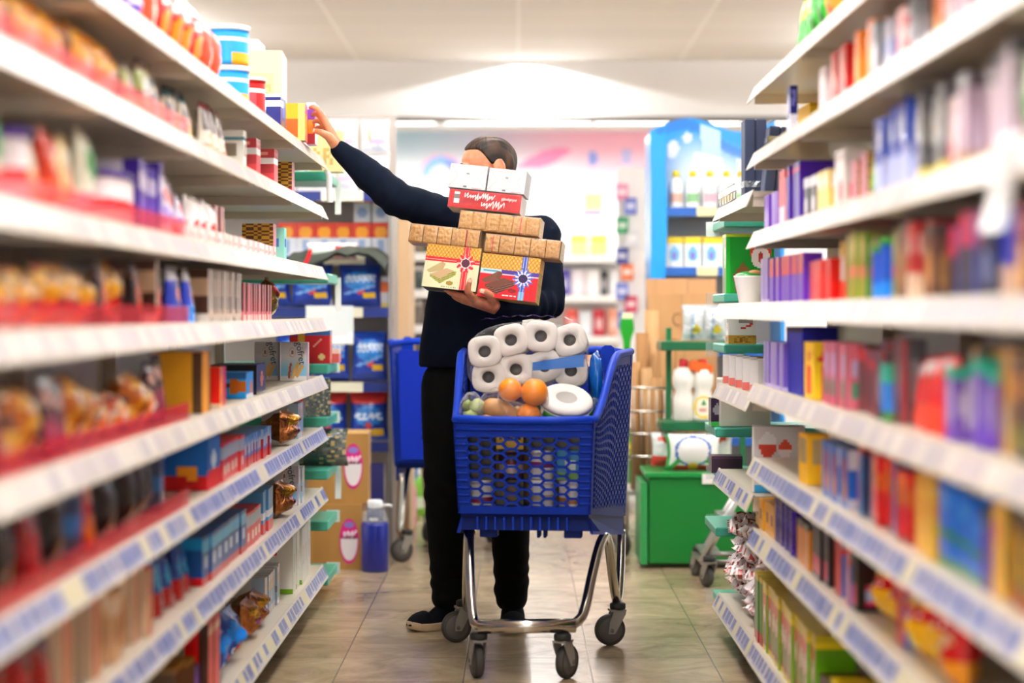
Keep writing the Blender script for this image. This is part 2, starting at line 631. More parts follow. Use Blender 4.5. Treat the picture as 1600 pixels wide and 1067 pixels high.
FAR = dict(P=1.497, D=1.16, Q=.885, S=.585, H=.15)
gondola_bay('stepped end bay of toy shelving with tall navy boxes', 'R', 5.735, 6.73, FAR, dict(S=1, H=1), seed=41, high=1.62)

# ---------------------------------------------------------------- packaging
def D(base, *marks, top=None, grad=None):
    """design on u 0..1, v 0..1. marks: ('h',v0,v1,c) band, ('v',u0,u1,c), ('o',u,v,ru,rv,c) ellipse, ('r',u0,u1,v0,v1,c), ('t',u0,u1,v0,v1,c) writing-like dashes,
    ('d',u0,v0,u1,v1,w,c) diagonal bar"""
    def fn(u, v):
        c = mixc(base, grad, v) if grad else L(base)
        for m in marks:
            k = m[0]
            if k == 'h' and m[1] <= v < m[2]: c = L(m[3])
            elif k == 'v' and m[1] <= u < m[2]: c = L(m[3])
            elif k == 'o' and ((u - m[1]) / m[3]) ** 2 + ((v - m[2]) / m[4]) ** 2 < 1: c = L(m[5])
            elif k == 'r' and m[1] <= u < m[2] and m[3] <= v < m[4]: c = L(m[5])
            elif k == 't' and m[1] <= u < m[2] and m[3] <= v < m[4]:
                if (int(u * 37) * 7 + int(v * 29) * 3) % 5 < 3: c = L(m[5])
            elif k == 'd':
                dx, dy = m[3] - m[1], m[4] - m[2]
                q = ((u - m[1]) * dx + (v - m[2]) * dy) / (dx * dx + dy * dy)
                if 0 <= q <= 1 and math.hypot(u - m[1] - q * dx, v - m[2] - q * dy) < m[5]: c = L(m[6])
        return c
    return fn

def carton(w, h, d, front, side=None, top=None, nu=10, nv=12, yoff=0.0):
    """box, base on z=0, front face at y=0 facing -y"""
    side = side or (lambda u, v: mixc(front(u, v), '#ffffff', .12))
    top = top or front(.5, .97)
    mb = MB()
    x = w / 2
    mb.grid((-x, 0, 0), (w, 0, 0), (0, 0, h), nu, nv, front)
    mb.grid((x, 0, 0), (0, d, 0), (0, 0, h), max(3, nu // 2), nv, side)
    mb.grid((-x, d, 0), (0, -d, 0), (0, 0, h), max(3, nu // 2), nv, side)
    mb.grid((x, d, 0), (-w, 0, 0), (0, 0, h), 2, 2, front)
    mb.grid((-x, 0, h), (w, 0, 0), (0, d, 0), 3, 2, top)
    mb.grid((-x, d, 0), (w, 0, 0), (0, -d, 0), 1, 1, top)
    return mb

def bag(w, h, t, fn, seed=0, stand=False, nu=12, nv=16, wr=.16):
    """pillow bag with crimped ends (or a stand-up pouch), front towards -y"""
    mb = MB()
    off = Vector((seed * 7.3, seed * 1.7, 0))
    def prof(u, v):
        a = max(0, math.sin(PI * u)) ** .55
        if stand:
            b = (1 - v) ** .55 if v > .12 else .93 + .5 * (v - .12)
            b *= 1 if v < .93 else 0
        else:
            b = max(0, math.sin(PI * min(1, max(0, (v - .06) / .88)))) ** .45
        return a * b
    for s in (-1, 1):
        def p(u, v, s=s):
            uu = u if s < 0 else 1 - u
            k = prof(uu, v)
            n_ = noise.noise(Vector((uu * 3.2, v * 4.5, s * 5)) + off) + .5 * noise.noise(Vector((uu * 9, v * 11, s * 3)) + off)
            pinch = 1 - .1 * (1 if not stand else .3) * math.sin(PI * v)
            x = (uu - .5) * w * pinch
            y = s * t / 2 * k * (1 + wr * 2 * n_) + (.004 * n_ if k > .02 else 0)
            z = v * h + .003 * n_ * (1 if 0 < v < 1 else 0)
            return Vector((x, y, z))
        mb.surf(p, nu, nv, lambda u, v, s=s: fn(u if s < 0 else 1 - u, v))
    return mb

def tub(r, h, fn, lid='#ffffff', n=20, lidh=.14, taper=1.0, flange=1.06):
    mb = MB()
    zs = [0] + [h * (1 - lidh) * i / 9 for i in range(10)]
    prof = [(r * taper * .9, 0)] + [(r * (taper + (1 - taper) * i / 9), h * (1 - lidh) * i / 9 + .001) for i in range(10)]
    prof += [(r * flange, h * (1 - lidh) + .001), (r * flange, h * .985), (r * .97, h)]
    mb.lathe(prof, lambda a, i: (fn(a, min(1, (i - .5) / 9)) if i <= 9 else L(lid)), n)
    return mb

TYPES = {}
def vivid(c, s=1.35, g=1.18):
    y = .3 * c[0] + .59 * c[1] + .11 * c[2]
    return tuple(max(0, min(1, y + (x - y) * s)) ** g for x in c[:3]) + (1,)
def T(key, name, cat, desc, kind, w, h, d, fn, mat='gloss', **kw):
    TYPES[key] = dict(name=name, cat=cat, desc=desc, kind=kind, w=w, h=h, d=d, fn=fn, mat=mat, kw=kw, objs=None)

def variants(t):
    """two or three slightly different meshes of one kind"""
    if t['objs'] is None:
        out = []
        for s in range(3 if t['kind'] in ('bag', 'pouch') else 1):
            k = t['kind']
            if k == 'box':
                mb = carton(t['w'], t['h'], t['d'], t['fn'], **t['kw'])
            elif k in ('bag', 'pouch'):
                mb = bag(t['w'], t['h'], t['d'], t['fn'], seed=s + len(t['desc']), stand=k == 'pouch', **t['kw'])
                mb.v = [(x, y + t['d'] / 2, z) for x, y, z in mb.v]
            else:
                mb = tub(t['w'] / 2, t['h'], t['fn'], **t['kw'])
                mb.v = [(x, y + t['d'] / 2, z) for x, y, z in mb.v]
            mb.c = [vivid(c) for c in mb.c]
            me = mb.mesh(t['name'])
            me.materials.append(M[t['mat']])
            out.append(me)
        t['objs'] = out
    return t['objs']

TIER = dict(A='top', B='second-highest', C='third-highest', D='fourth-highest', E='fifth-highest', F='sixth-highest', G='second-lowest', H='lowest')
COUNT, PLACED = {}, []
CLEAR = dict(L=dict(B=.14, C=.185, D=.145, E=.17, F=.15, G=.185, H=.25), R=dict(B=.14, C=.182, D=.16, E=.188, F=.168, G=.158, H=.285))
def run(side, shelf, x0, x1, key, alts=(), back=.03, gap=.006, rows=1, stack=1, tilt=0, yaw=6, where=None, z=None, cap=40):
    """a row of one kind of goods along a shelf, between two picture columns of the photograph"""
    t = TYPES[key]
    if side == 'L':
        X, ya, yb = XL, 2250 / (CX - x0), 2250 / (CX - x1)
    else:
        X, ya, yb = XR, 2070 / (x1 - CX), 2070 / (x0 - CX)
    ya = max(ya, 2.3)
    zt = z if z is not None else (TOPL if side == 'L' else TOPR)[shelf]
    nar = .7 if alts and t['kind'] == 'box' else 1
    pitch = t['w'] * nar + gap
    n = max(1, int((yb - ya) / pitch + .45))
    n = min(n, cap)
    pitch = min(pitch * 1.25, (yb - ya) / n) if n > 1 else pitch
    rnd = random.Random(hash((key, len(key), x0)) % 1000 if False else (x0 * 7 + x1 * 13 + len(key)))
    meshes = variants(t)
    for r_ in range(rows):
        for k in range(n):
            for s in range(stack):
                y = ya + (k + .5) * pitch if n > 1 else (ya + yb) / 2
                kk = rnd.choice(alts) if alts and rnd.random() < .38 and s == 0 and stack == 1 else key
                if TYPES[kk]['w'] * (.7 if TYPES[kk]['kind'] == 'box' else 1) > pitch * 1.04 or TYPES[kk]['h'] > CLEAR[side].get(shelf, 1): kk = key
                t = TYPES[kk]
                meshes = variants(t)
                ck = (side, shelf, kk)
                COUNT[ck] = COUNT.get(ck, 0) + 1
                o = bpy.data.objects.new(t['name'], meshes[rnd.randrange(len(meshes))])
                COL.objects.link(o)
                inset = max(back, .022 if z is None else back) + r_ * (t['d'] + .01) + rnd.uniform(0, .008 if not alts else .03)
                sg = 1 if side == 'L' else -1
                yw = R(rnd.uniform(-yaw, yaw)) if t['kind'] != 'box' else R(rnd.uniform(-yaw, yaw) * (.25 if not alts else .7))
                o.rotation_euler = (R(-tilt) if tilt else 0, 0, sg * PI / 2 + yw)
                o.location = (X - sg * inset, y, zt + .0015 + s * (t['h'] + .001))
                if alts and stack == 1: o.scale = (.7 if t['kind'] == 'box' else 1, 1, min(rnd.uniform(.84, 1.1), CLEAR[side].get(shelf, 1) / t['h'] * .97))
                PLACED.append((o, ck, t))
    return

def label_rows():
    per = {}
    for o, ck, t in PLACED:
        per.setdefault(ck, []).append((o, t))
    for (side, shelf, key), rows in per.items():
        rows.sort(key=lambda q: (round(q[0].location.y, 3), q[0].location.z, abs(q[0].location.x)))
        sd = 'snack' if side == 'L' else 'toy'
        tier = TIER.get(shelf, shelf)
        for i, (o, t) in enumerate(rows):
            if len(rows) == 1:
                lab = f"{t['desc']} on {tier} {sd} shelf"
            else:
                lab = f"{t['desc']}, {ordn[i]} from the entrance on {tier} {sd} shelf"
            tag(o, lab, t['cat'], f"{t['desc']} row, {tier} {sd} shelf" if len(rows) > 1 else None)
# ---------------------------------------------------------------- goods of the snack shelves
W_, BLK = '#ffffff', '#16120f'
T('ycrisp', 'crisp_bag', 'crisps', 'yellow crisp bag', 'bag', .2, .138, .09, D('#f8c40a', ('h', 0, .3, '#faecdc'), ('o', .45, .3, .28, .2, '#fdf6ea'), ('o', .5, .75, .3, .1, '#d89408'), ('v', 0, .1, '#8a5a08')), 'crinkle')
T('brpouch', 'snack_pouch', 'snack', 'brown and green snack pouch', 'pouch', .12, .135, .05, D('#7a5330', ('h', .5, .8, '#b9c48c'), ('h', 0, .4, '#f0c9a0'), ('o', .5, .6, .25, .14, W_)), 'crinkle')
T('tealp', 'snack_pouch', 'snack', 'white pouch with teal top', 'pouch', .12, .138, .06, D('#efe9dc', ('h', .82, 1, '#157a8c'), ('r', .3, .7, .1, .45, '#e6cf6a'), ('t', .15, .8, .55, .66, '#6a5a6a'), ('r', .05, .2, .3, .8, '#3a3a42')), 'crinkle')
T('redbr', 'snack_pouch', 'snack', 'white and brown pouch with red top', 'pouch', .11, .13, .05, D('#e8e2da', ('h', .85, 1, '#b01a20'), ('r', .1, .6, .45, .85, '#5a3a30'), ('h', 0, .16, '#d9862a'), ('o', .6, .3, .25, .15, '#caa27a')), 'crinkle')
T('slimw', 'biscuit_box', 'biscuits', 'slim white biscuit carton', 'box', .06, .11, .1, D('#f4f1ec', ('r', .2, .8, .3, .7, '#8a7a6a'), ('h', .78, .83, '#2a7a88'), ('h', 0, .1, '#c8d8d8')), 'paper')
T('redw', 'biscuit_box', 'biscuits', 'red biscuit box with white band', 'box', .085, .115, .1, D('#b5121c', ('h', .62, .78, W_), ('h', 0, .35, '#d6404a'), ('t', .1, .9, .8, .95, '#e6b0a0')))
T('wick', 'biscuit_box', 'biscuits', 'brown wicker patterned carton with striped front', 'box', .09, .112, .1, lambda u, v: L(('#e6a6b8', '#7a4a3a', '#f3dfe2', '#b06a7a')[int(u * 16) % 4]), 'paper', nu=16, nv=20, side=lambda u, v: L('#5a3c1e' if (int(u * 22) + int(v * 24)) % 2 else '#c09a58') if v > .2 else L('#c22a30'))
T('stripe', 'biscuit_tube', 'biscuits', 'pink and brown striped tube', 'tub', .07, .125, .07, lambda a, v: L(('#e6a6b8', '#7a4a3a', '#f3dfe2', '#b06a7a')[int(a * 22) % 4]), lid='#d89ab0', lidh=.06)
T('bluetub', 'biscuit_tub', 'biscuits', 'light blue biscuit tub', 'tub', .13, .115, .13, lambda a, v: L('#f2f6f8' if .62 < v < .76 else '#f0b85a' if (v < .28 and int(a * 9) % 3) else '#2aa4e2' if int(a * 7) % 2 or v > .3 else '#8fd0f0'), lid='#f4f8fa')
T('redtub', 'biscuit_tub', 'biscuits', 'tall red biscuit tub', 'tub', .11, .125, .11, lambda a, v: L(W_ if .62 < v < .78 else '#b3101c' if int(a * 6) % 2 or v > .8 else '#e06a72'), lid='#f3f3f3', lidh=.1)
T('navybox', 'biscuit_box', 'biscuits', 'navy biscuit carton with starry picture', 'box', .12, .126, .12, D('#16246e', ('o', .6, .6, .25, .22, '#4d78c8'), ('o', .5, .2, .3, .14, '#8a6a40'), ('r', .05, .5, .7, .84, W_), ('h', .94, 1, '#e8e8ee')), side=D('#1a2a78', ('r', 0, .62, 0, .66, '#dfe2ea'), ('t', .06, .56, .05, .6, '#9098b0'), ('h', .68, .84, W_), ('h', .93, 1, '#f0f0f4')))
T('peach', 'biscuit_box', 'biscuits', 'orange and pink biscuit box', 'box', .1, .13, .12, D('#e8963a', ('o', .5, .45, .3, .3, '#f5c878'), ('h', .75, 1, '#c86a8a')), side=D('#f2b65e', ('v', 0, .2, W_), ('v', .2, .45, '#d8607a'), ('o', .6, .35, .2, .3, '#e87a2a'), ('v', .85, 1, '#f7e0a0')))
T('grab', 'biscuit_box', 'biscuits', 'orange and purple biscuit box under the reaching hand', 'box', .09, .15, .03, D('#d8742a', ('h', .6, 1, '#7a4a9a')), side=D('#d86a2a', ('h', .5, .8, '#7d4a98'), ('o', .5, .4, .3, .2, '#f0a03a'), ('h', 0, .25, '#b8304a'), ('h', .82, 1, '#f0d9e0')))
T('rosso', 'snack_bag', 'snack', 'red and orange snack bag with white top', 'bag', .14, .175, .08, D('#d9281c', ('h', .78, 1, '#fbf2ee'), ('o', .5, .3, .36, .22, '#f2a050'), ('h', .0, .1, '#f4d9d0'), ('t', .2, .8, .55, .68, W_)), 'crinkle')
T('silver', 'snack_bag', 'snack', 'orange and silver snack bag', 'bag', .11, .15, .06, D('#e8661e', ('v', .4, .55, '#f3e6dc'), ('v', .8, .92, '#f3e6dc'), ('h', 0, .2, '#f0d9c8')), 'crinkle')
T('purpw', 'snack_bag', 'snack', 'white and purple snack bag', 'bag', .13, .16, .07, D('#ece8f4', ('h', .1, .4, '#5a3c9c'), ('o', .5, .6, .3, .15, '#c8bde6')), 'crinkle')
T('orgb', 'snack_bag', 'snack', 'orange brown snack bag', 'bag', .12, .15, .06, D('#c85a1c', ('h', 0, .4, '#e88a5a'), ('o', .5, .6, .3, .15, '#f0c8a0')), 'crinkle')
T('wgrn', 'snack_bag', 'snack', 'white and green snack bag', 'bag', .12, .16, .06, D('#eef2e4', ('o', .5, .65, .35, .2, '#3f9a50'), ('h', 0, .3, '#f3d2dc')), 'crinkle')
T('pastel', 'snack_pouch', 'snack', 'cream pouch with pastel pictures', 'pouch', .11, .14, .05, D('#ead9a8', ('o', .4, .4, .25, .2, '#e8a46a'), ('o', .6, .7, .25, .12, '#f6f0e0'), ('h', 0, .16, '#e8c0d0')), 'crinkle')
T('jarwr', 'jar', 'jar', 'white and red lidded jar', 'tub', .075, .12, .075, lambda a, v: L('#c8202a' if .3 < v < .6 else '#f4f0f2'), lid='#4a2a8a')
T('purc', 'biscuit_box', 'biscuits', 'purple carton with white side', 'box', .08, .15, .09, D('#4a2496', ('h', .6, .8, '#e6e0f2'), ('o', .5, .3, .3, .2, '#8a6ac6')), side=D('#f0ecf6', ('v', .6, 1, '#4a2496')))
T('lilac', 'snack_pouch', 'snack', 'lilac and white pouch', 'pouch', .1, .13, .05, D('#e9e4f2', ('h', .2, .5, '#a99ad0'), ('o', .5, .7, .3, .12, '#c83a4a')), 'crinkle')
T('redball', 'snack_bag', 'snack', 'white bag of red and white balls', 'bag', .11, .12, .07, D('#f3eeee', ('o', .3, .35, .17, .14, '#b8141e'), ('o', .7, .6, .17, .14, '#c81e28'), ('o', .6, .25, .12, .1, '#e88a92')), 'crinkle')
T('dred', 'biscuit_box', 'biscuits', 'dark red slim carton', 'box', .07, .12, .09, D('#8a1016', ('h', .1, .3, '#d0b8a8'), ('o', .5, .6, .3, .16, '#b83038')))
T('mint', 'biscuit_box', 'biscuits', 'mint green carton with blue square', 'box', .07, .11, .09, D('#a9e0d6', ('r', .2, .8, .4, .7, '#1a6ab8')), 'paper')
T('lowred', 'sweet_pack', 'sweets', 'flat white and red sweet pack', 'box', .085, .034, .05, D('#f6f2f0', ('r', .1, .4, 0, 1, '#c82030'), ('t', .5, .9, .3, .7, '#d86a78')), nu=8, nv=4)
def sweetmix(cols, f, seed):
    def fn(u, v):
        x, y = u * f, v * f * 1.3
        k = noise.cell(Vector((x + .35 * math.sin(y * 3), y + .3 * math.sin(x * 2.3), seed * 3.7)))
        return L(cols[int((k * .5 + .5) * 997) % len(cols)])
    return fn
T('gold', 'wrapped_sweet_bag', 'sweets', 'golden beige wrapped sweet bag', 'bag', .13, .12, .08, sweetmix(('#e2b868', '#f4e6c4', '#a8702c', '#d8a050', '#6a3c18', '#f0d498', '#c8404a'), 5, 1), 'crinkle', nu=16, nv=18)
T('goldb', 'wrapped_sweet_bag', 'sweets', 'gold and crimson wrapped sweet bag', 'bag', .13, .13, .09, sweetmix(('#caa05a', '#f6e8cc', '#8a1c28', '#5a3014', '#e8c484', '#b87a34', '#3a1a12'), 5, 2), 'crinkle', nu=16, nv=18)
T('cream', 'wrapped_sweet_bag', 'sweets', 'cream and orange wrapped sweet bag', 'bag', .12, .1, .09, sweetmix(('#f2e2c2', '#e89a4a', '#fbf4e6', '#c8602a', '#e8cfa0', '#7a4422'), 5, 3), 'crinkle', nu=16, nv=18)
T('darko', 'snack_pouch', 'snack', 'dark pouch with orange print', 'pouch', .1, .14, .05, D('#241814', ('o', .5, .4, .25, .3, '#d86a2a'), ('h', .7, .8, '#5a3a2a')), 'crinkle')
T('bluep', 'snack_pouch', 'snack', 'bright blue pouch with white top', 'pouch', .12, .135, .05, D('#1c50c0', ('h', .72, 1, '#c9ccd2'), ('h', 0, .3, '#2a9be6'), ('o', .6, .5, .2, .12, '#e8a45a')), 'crinkle')
T('fan', 'wafer_pack', 'wafers', 'slim white and brown wafer pack', 'box', .035, .135, .1, D('#f0ebe4', ('v', .5, 1, '#4a3226'), ('h', .1, .25, '#d8c8ba')), side=D('#5a3c2c', ('h', .5, .8, '#c8b09a'), ('h', 0, .2, '#f0ebe4')), nu=4)
T('fanp', 'wafer_pack', 'wafers', 'slim pink and brown wafer pack', 'box', .032, .11, .1, D('#e88a9a', ('v', .5, 1, '#7a3a22'), ('h', 0, .2, '#f6ded8')), side=D('#6a2c1e', ('o', .5, .6, .3, .3, '#a8523a'), ('h', 0, .25, '#e8a0a8')), nu=4)
T('golds', 'snack_bag', 'snack', 'brown and gold snack bag leaning at the shelf end', 'bag', .12, .14, .08, D('#7d6a48', ('o', .5, .75, .3, .18, '#9a1c20'), ('o', .5, .3, .3, .2, '#c9b98c'), ('h', 0, .1, '#e0d9c8')), 'foil')
T('browns', 'snack_pouch', 'snack', 'dark brown and pink pouch', 'pouch', .1, .145, .05, D('#3a1c14', ('o', .5, .3, .3, .25, '#a8546a'), ('o', .4, .7, .2, .1, '#d8b8b0')), 'crinkle')
T('yel', 'biscuit_box', 'biscuits', 'mustard yellow biscuit box', 'box', .15, .15, .12, D('#d9a406', ('h', .6, .62, '#8a6a10'), ('v', .85, 1, '#6a4a12')), side=D('#e6b60a', ('h', .55, .58, '#a88010'), ('v', .9, 1, '#5a3c10')), mat='paper')
T('yr', 'biscuit_box', 'biscuits', 'red and yellow biscuit box', 'box', .12, .105, .11, D('#cf1420', ('v', 0, .4, '#f0b81e')), side=D('#d81420', ('v', 0, .35, '#f2bc20'), ('h', 0, .1, '#f4e0c8')))
T('lblue', 'biscuit_box', 'biscuits', 'sky blue biscuit box with wafer picture', 'box', .14, .075, .12, D('#2a9ad0', ('o', .7, .4, .2, .3, '#c98a5a'), ('h', 0, .2, '#e8eef2')), side=D('#35a0d8', ('h', .75, 1, '#1a6a9a'), ('o', .75, .45, .2, .3, '#b8764a'), ('t', .1, .6, .4, .6, '#14364a'), ('t', .05, .5, .05, .25, W_)))
T('blackt', 'tray', 'tray', 'black display tray of dark packets', 'box', .2, .09, .14, D('#17140f', ('o', .6, .5, .16, .3, '#c98a4a')), side=D('#1b1814', ('o', .65, .5, .16, .26, '#b8743a'), ('v', .92, 1, '#5a564e')), top='#0d0b09')
T('redp', 'biscuit_packet', 'biscuits', 'tall red and amber biscuit packet', 'pouch', .13, .15, .06, D('#b3141a', ('o', .5, .3, .3, .22, '#d98a3a'), ('o', .6, .75, .2, .12, '#e8b8a8'), ('v', .85, 1, '#5a1410')), 'crinkle')
T('redd', 'biscuit_packet', 'biscuits', 'tall dark red packet', 'pouch', .12, .15, .05, D('#8a1210', ('o', .5, .4, .3, .3, '#b8402a'), ('h', .85, 1, '#3a1a14')), 'crinkle')
T('blackp', 'chocolate_bag', 'chocolate', 'black and grey chocolate bag', 'bag', .12, .145, .07, D('#1c1a18', ('o', .5, .5, .3, .2, '#4c4a44'), ('o', .5, .25, .2, .1, '#a89a7a')), 'crinkle')
T('dblue', 'chocolate_box', 'chocolate', 'dark blue carton', 'box', .09, .14, .1, D('#12305c', ('h', .3, .6, '#2a78b8')))
T('openb', 'chocolate_box', 'chocolate', 'tall bright blue display carton with red foot', 'box', .2, .145, .13, D('#1a72b4', ('h', 0, .3, '#c81a20'), ('o', .5, .5, .2, .15, '#d8e6f0')), side=D('#1a78c0', ('h', 0, .22, '#cc181e'), ('o', .62, .32, .16, .13, '#f0b020'), ('o', .4, .55, .1, .07, '#dfeaf2'), ('h', .9, 1, '#0f568c')), mat='paper')
T('slimb', 'chocolate_bar', 'chocolate', 'slim blue and red chocolate bar', 'box', .045, .09, .08, D('#3a8ac8', ('h', 0, .3, '#c8202a'), ('o', .5, .6, .3, .2, '#e6e6ea')), side=D('#5aa0d0', ('v', .6, 1, '#b8202a'), ('h', .7, 1, '#c9d8e6')), nu=5)
T('slimr', 'chocolate_bar', 'chocolate', 'red and silver chocolate carton', 'box', .08, .1, .09, D('#cf1a22', ('h', .6, .9, '#b8c4d0'), ('o', .5, .3, .2, .15, '#f4e6e0')))
T('foilg', 'chocolate_bag', 'chocolate', 'rose gold foil chocolate bag', 'bag', .15, .115, .11, D('#b98a6a', ('o', .6, .5, .25, .22, '#a8648a'), ('o', .3, .7, .2, .15, '#d8b070'), ('o', .5, .15, .3, .12, '#8a5a30')), 'foil', wr=.3)
T('clearc', 'wafer_box', 'wafers', 'white and pale blue wafer carton', 'box', .055, .125, .13, D('#e2e2e6', ('h', .2, .55, '#9fc4dc'), ('h', .55, .8, '#d9d0c6'), ('v', .8, 1, '#c9a89a')), side=D('#d4d2d4', ('v', .6, 1, '#b9c9d6'), ('h', .3, .5, '#a8a09a')), nu=5)
T('beige', 'biscuit_box', 'biscuits', 'beige biscuit carton', 'box', .1, .16, .1, D('#c9a888', ('h', .7, .95, '#e0cdb8'), ('o', .5, .4, .3, .2, '#a87a5a')), mat='paper')
T('beiger', 'biscuit_box', 'biscuits', 'beige carton with red spine', 'box', .09, .17, .1, D('#cdb49a', ('v', .3, .6, '#c02a24')), mat='paper')
T('orw', 'snack_bag', 'snack', 'orange and white snack bag', 'bag', .12, .09, .06, D('#e9e0d8', ('o', .45, .5, .3, .35, '#e86a28'), ('o', .7, .7, .15, .15, '#c8241e')), 'crinkle')
T('bluer', 'biscuit_packet', 'biscuits', 'blue and red biscuit packet', 'pouch', .12, .13, .06, D('#1a4a8a', ('h', 0, .35, '#a82a24'), ('o', .5, .6, .3, .2, '#4a9ac8'), ('v', .8, .95, '#c9d6e6')), 'crinkle')
T('bluec', 'chocolate_box', 'chocolate', 'blue box with red and sky blue print', 'box', .1, .12, .1, D('#175a96', ('h', .7, .9, '#7ac0dc'), ('h', 0, .2, '#b8302a'), ('o', .5, .45, .25, .15, '#d8e2ea')), side=D('#1c5c98', ('h', .72, 1, '#3a9ac8'), ('h', 0, .16, '#c02a24'), ('o', .5, .4, .2, .16, '#e8d0b8')))
T('bluew', 'chocolate_box', 'chocolate', 'slim blue and white carton', 'box', .05, .13, .1, D('#4a96c4', ('h', .3, .5, '#e8eef2'), ('h', 0, .25, '#c8343a')), nu=5)
T('purx', 'chocolate_box', 'chocolate', 'purple and yellow chocolate box', 'box', .14, .1, .12, D('#5a1f8a', ('h', 0, .3, '#d8b01e'), ('o', .5, .6, .2, .2, '#8a5ac0')), side=D('#4a1a7a', ('h', 0, .4, '#d0b420'), ('v', .7, 1, '#2a7a9a')), top='#1a1014')
T('brn', 'carton', 'carton', 'open brown cardboard carton', 'box', .2, .15, .14, D('#6a4a2c', ('h', .92, 1, '#9a7448')), mat='card')
T('redv', 'chocolate_box', 'chocolate', 'upright bright red carton', 'box', .1, .2, .06, D('#d01a1c', ('h', .8, .9, '#e8c8b8')), side=D('#e02420', ('v', .7, 1, '#5a3a2a')))
T('bfoil', 'chocolate_bag', 'chocolate', 'shiny blue chocolate bag', 'bag', .18, .15, .1, D('#14509a', ('o', .4, .6, .3, .2, '#2f8ad0'), ('o', .6, .3, .2, .12, '#b8302a'), ('o', .3, .25, .08, .05, '#e0eaf4')), 'crinkle', wr=.28)
T('wgreen', 'tea_box', 'carton', 'white carton with green edge and red picture', 'box', .11, .2, .14, D('#e9e7e2', ('o', .5, .5, .25, .2, '#d8d2c8'), ('v', 0, .15, '#8ab83a')), side=D('#eeece6', ('o', .5, .72, .2, .06, '#d8482a'), ('r', .35, .65, .2, .7, W_), ('v', .06, .16, '#9abf4a'), ('h', 0, .06, '#8ab040')))

LR = [
 ('A', 236, 283, 'purpw'), ('A', 284, 345, 'rosso'), ('A', 346, 372, 'silver'), ('A', 402, 410, 'bluetub', dict(stack=2, cap=1)), ('A', 427, 433, 'redtub', dict(cap=1)),
 ('A', 457, 462, 'navybox', dict(cap=1)), ('A', 476, 482, 'peach', dict(back=-.003, cap=1, z=1.7365)), ('A', 483, 489, 'grab', dict(back=-.022, cap=1, z=1.7365)),
 ('B', -30, 234, 'ycrisp', dict(back=.04)), ('B', 237, 272, 'brpouch'), ('B', 283, 344, 'tealp', dict(back=.05)), ('B', 346, 380, 'redbr'), ('B', 397, 402, 'slimw', dict(cap=1)),
 ('B', 419, 425, 'redw', dict(cap=1)), ('B', 443, 449, 'redw', dict(cap=1)), ('B', 470, 476, 'wick', dict(cap=1)),
 ('C', -30, 40, 'orgb'), ('C', 42, 98, 'wgrn'), ('C', 100, 200, 'pastel'), ('C', 202, 250, 'jarwr'), ('C', 251, 288, 'purc'), ('C', 290, 328, 'lilac'), ('C', 329, 364, 'redball'),
 ('C', 376, 402, 'dred', dict(back=.07, cap=2)), ('C', 444, 450, 'wick', dict(back=.03, cap=1)), ('C', 458, 463, 'mint', dict(cap=1)), ('C', 300, 440, 'lowred', dict(back=.012, z=1.3055)),
 ('D', -30, 262, 'gold'), ('D', 264, 299, 'darko'), ('D', 300, 344, 'bluep', dict(cap=2)), ('D', 346, 396, 'fan', dict(tilt=0)), ('D', 398, 441, 'fanp'), ('D', 444, 463, 'golds', dict(cap=1)),
 ('E', -30, 205, 'goldb'), ('E', 206, 279, 'cream'), ('E', 281, 301, 'browns'), ('E', 336, 346, 'yel', dict(cap=1)), ('E', 364, 372, 'yr', dict(cap=1)), ('E', 404, 412, 'lblue', dict(cap=1)), ('E', 414, 439, 'blackt', dict(cap=1)),
 ('F', -30, 120, 'redp'), ('F', 121, 198, 'redd'), ('F', 200, 284, 'blackp'), ('F', 286, 298, 'dblue'), ('F', 345, 362, 'openb', dict(cap=1)), ('F', 366, 400, 'slimr'), ('F', 401, 440, 'slimb'), ('F', 446, 476, 'foilg', dict(cap=1, back=-.02, z=.69)), ('F', 478, 486, 'clearc', dict(back=.022)),
 ('G', 40, 125, 'redd'), ('G', 126, 196, 'redp'), ('G', 197, 240, 'beige'), ('G', 241, 262, 'beiger'), ('G', 262, 300, 'orw'), ('G', 302, 338, 'bluer'), ('G', 340, 402, 'bluec'), ('G', 404, 426, 'slimr'), ('G', 428, 444, 'bluew'), ('G', 446, 472, 'foilg', dict(cap=1, back=-.01, z=.455)), ('G', 479, 488, 'clearc', dict(back=.022)),
 ('H', 220, 300, 'purx'), ('H', 302, 342, 'brn'), ('H', 344, 362, 'redv'), ('H', 364, 414, 'bfoil', dict(cap=2, back=.0)), ('H', 416, 444, 'foilg', dict(cap=2, back=.02)), ('H', 446, 468, 'clearc', dict(back=.06)), ('H', 474, 500, 'wgreen'),
]
def lay(side, rows, near):
    for i, q in enumerate(rows):
        alts = ()
        if near(q[1], q[2]) and not (len(q) > 4 and (q[4].get('z') or q[4].get('stack') or q[4].get('cap'))):
            alts = tuple(r_[3] for r_ in rows[max(0, i - 2):i + 3] if r_[0] == q[0] and r_[3] != q[3] and r_[3] not in NOMIX)
        run(side, *q[:4], alts=alts, **(q[4] if len(q) > 4 else {}))
NOMIX = ('ycrisp', 'lowred', 'openb', 'mag', 'grw', 'bluep', 'redbx', 'bigblue', 'ywin')
lay('L', LR, lambda a, b: b < 345)

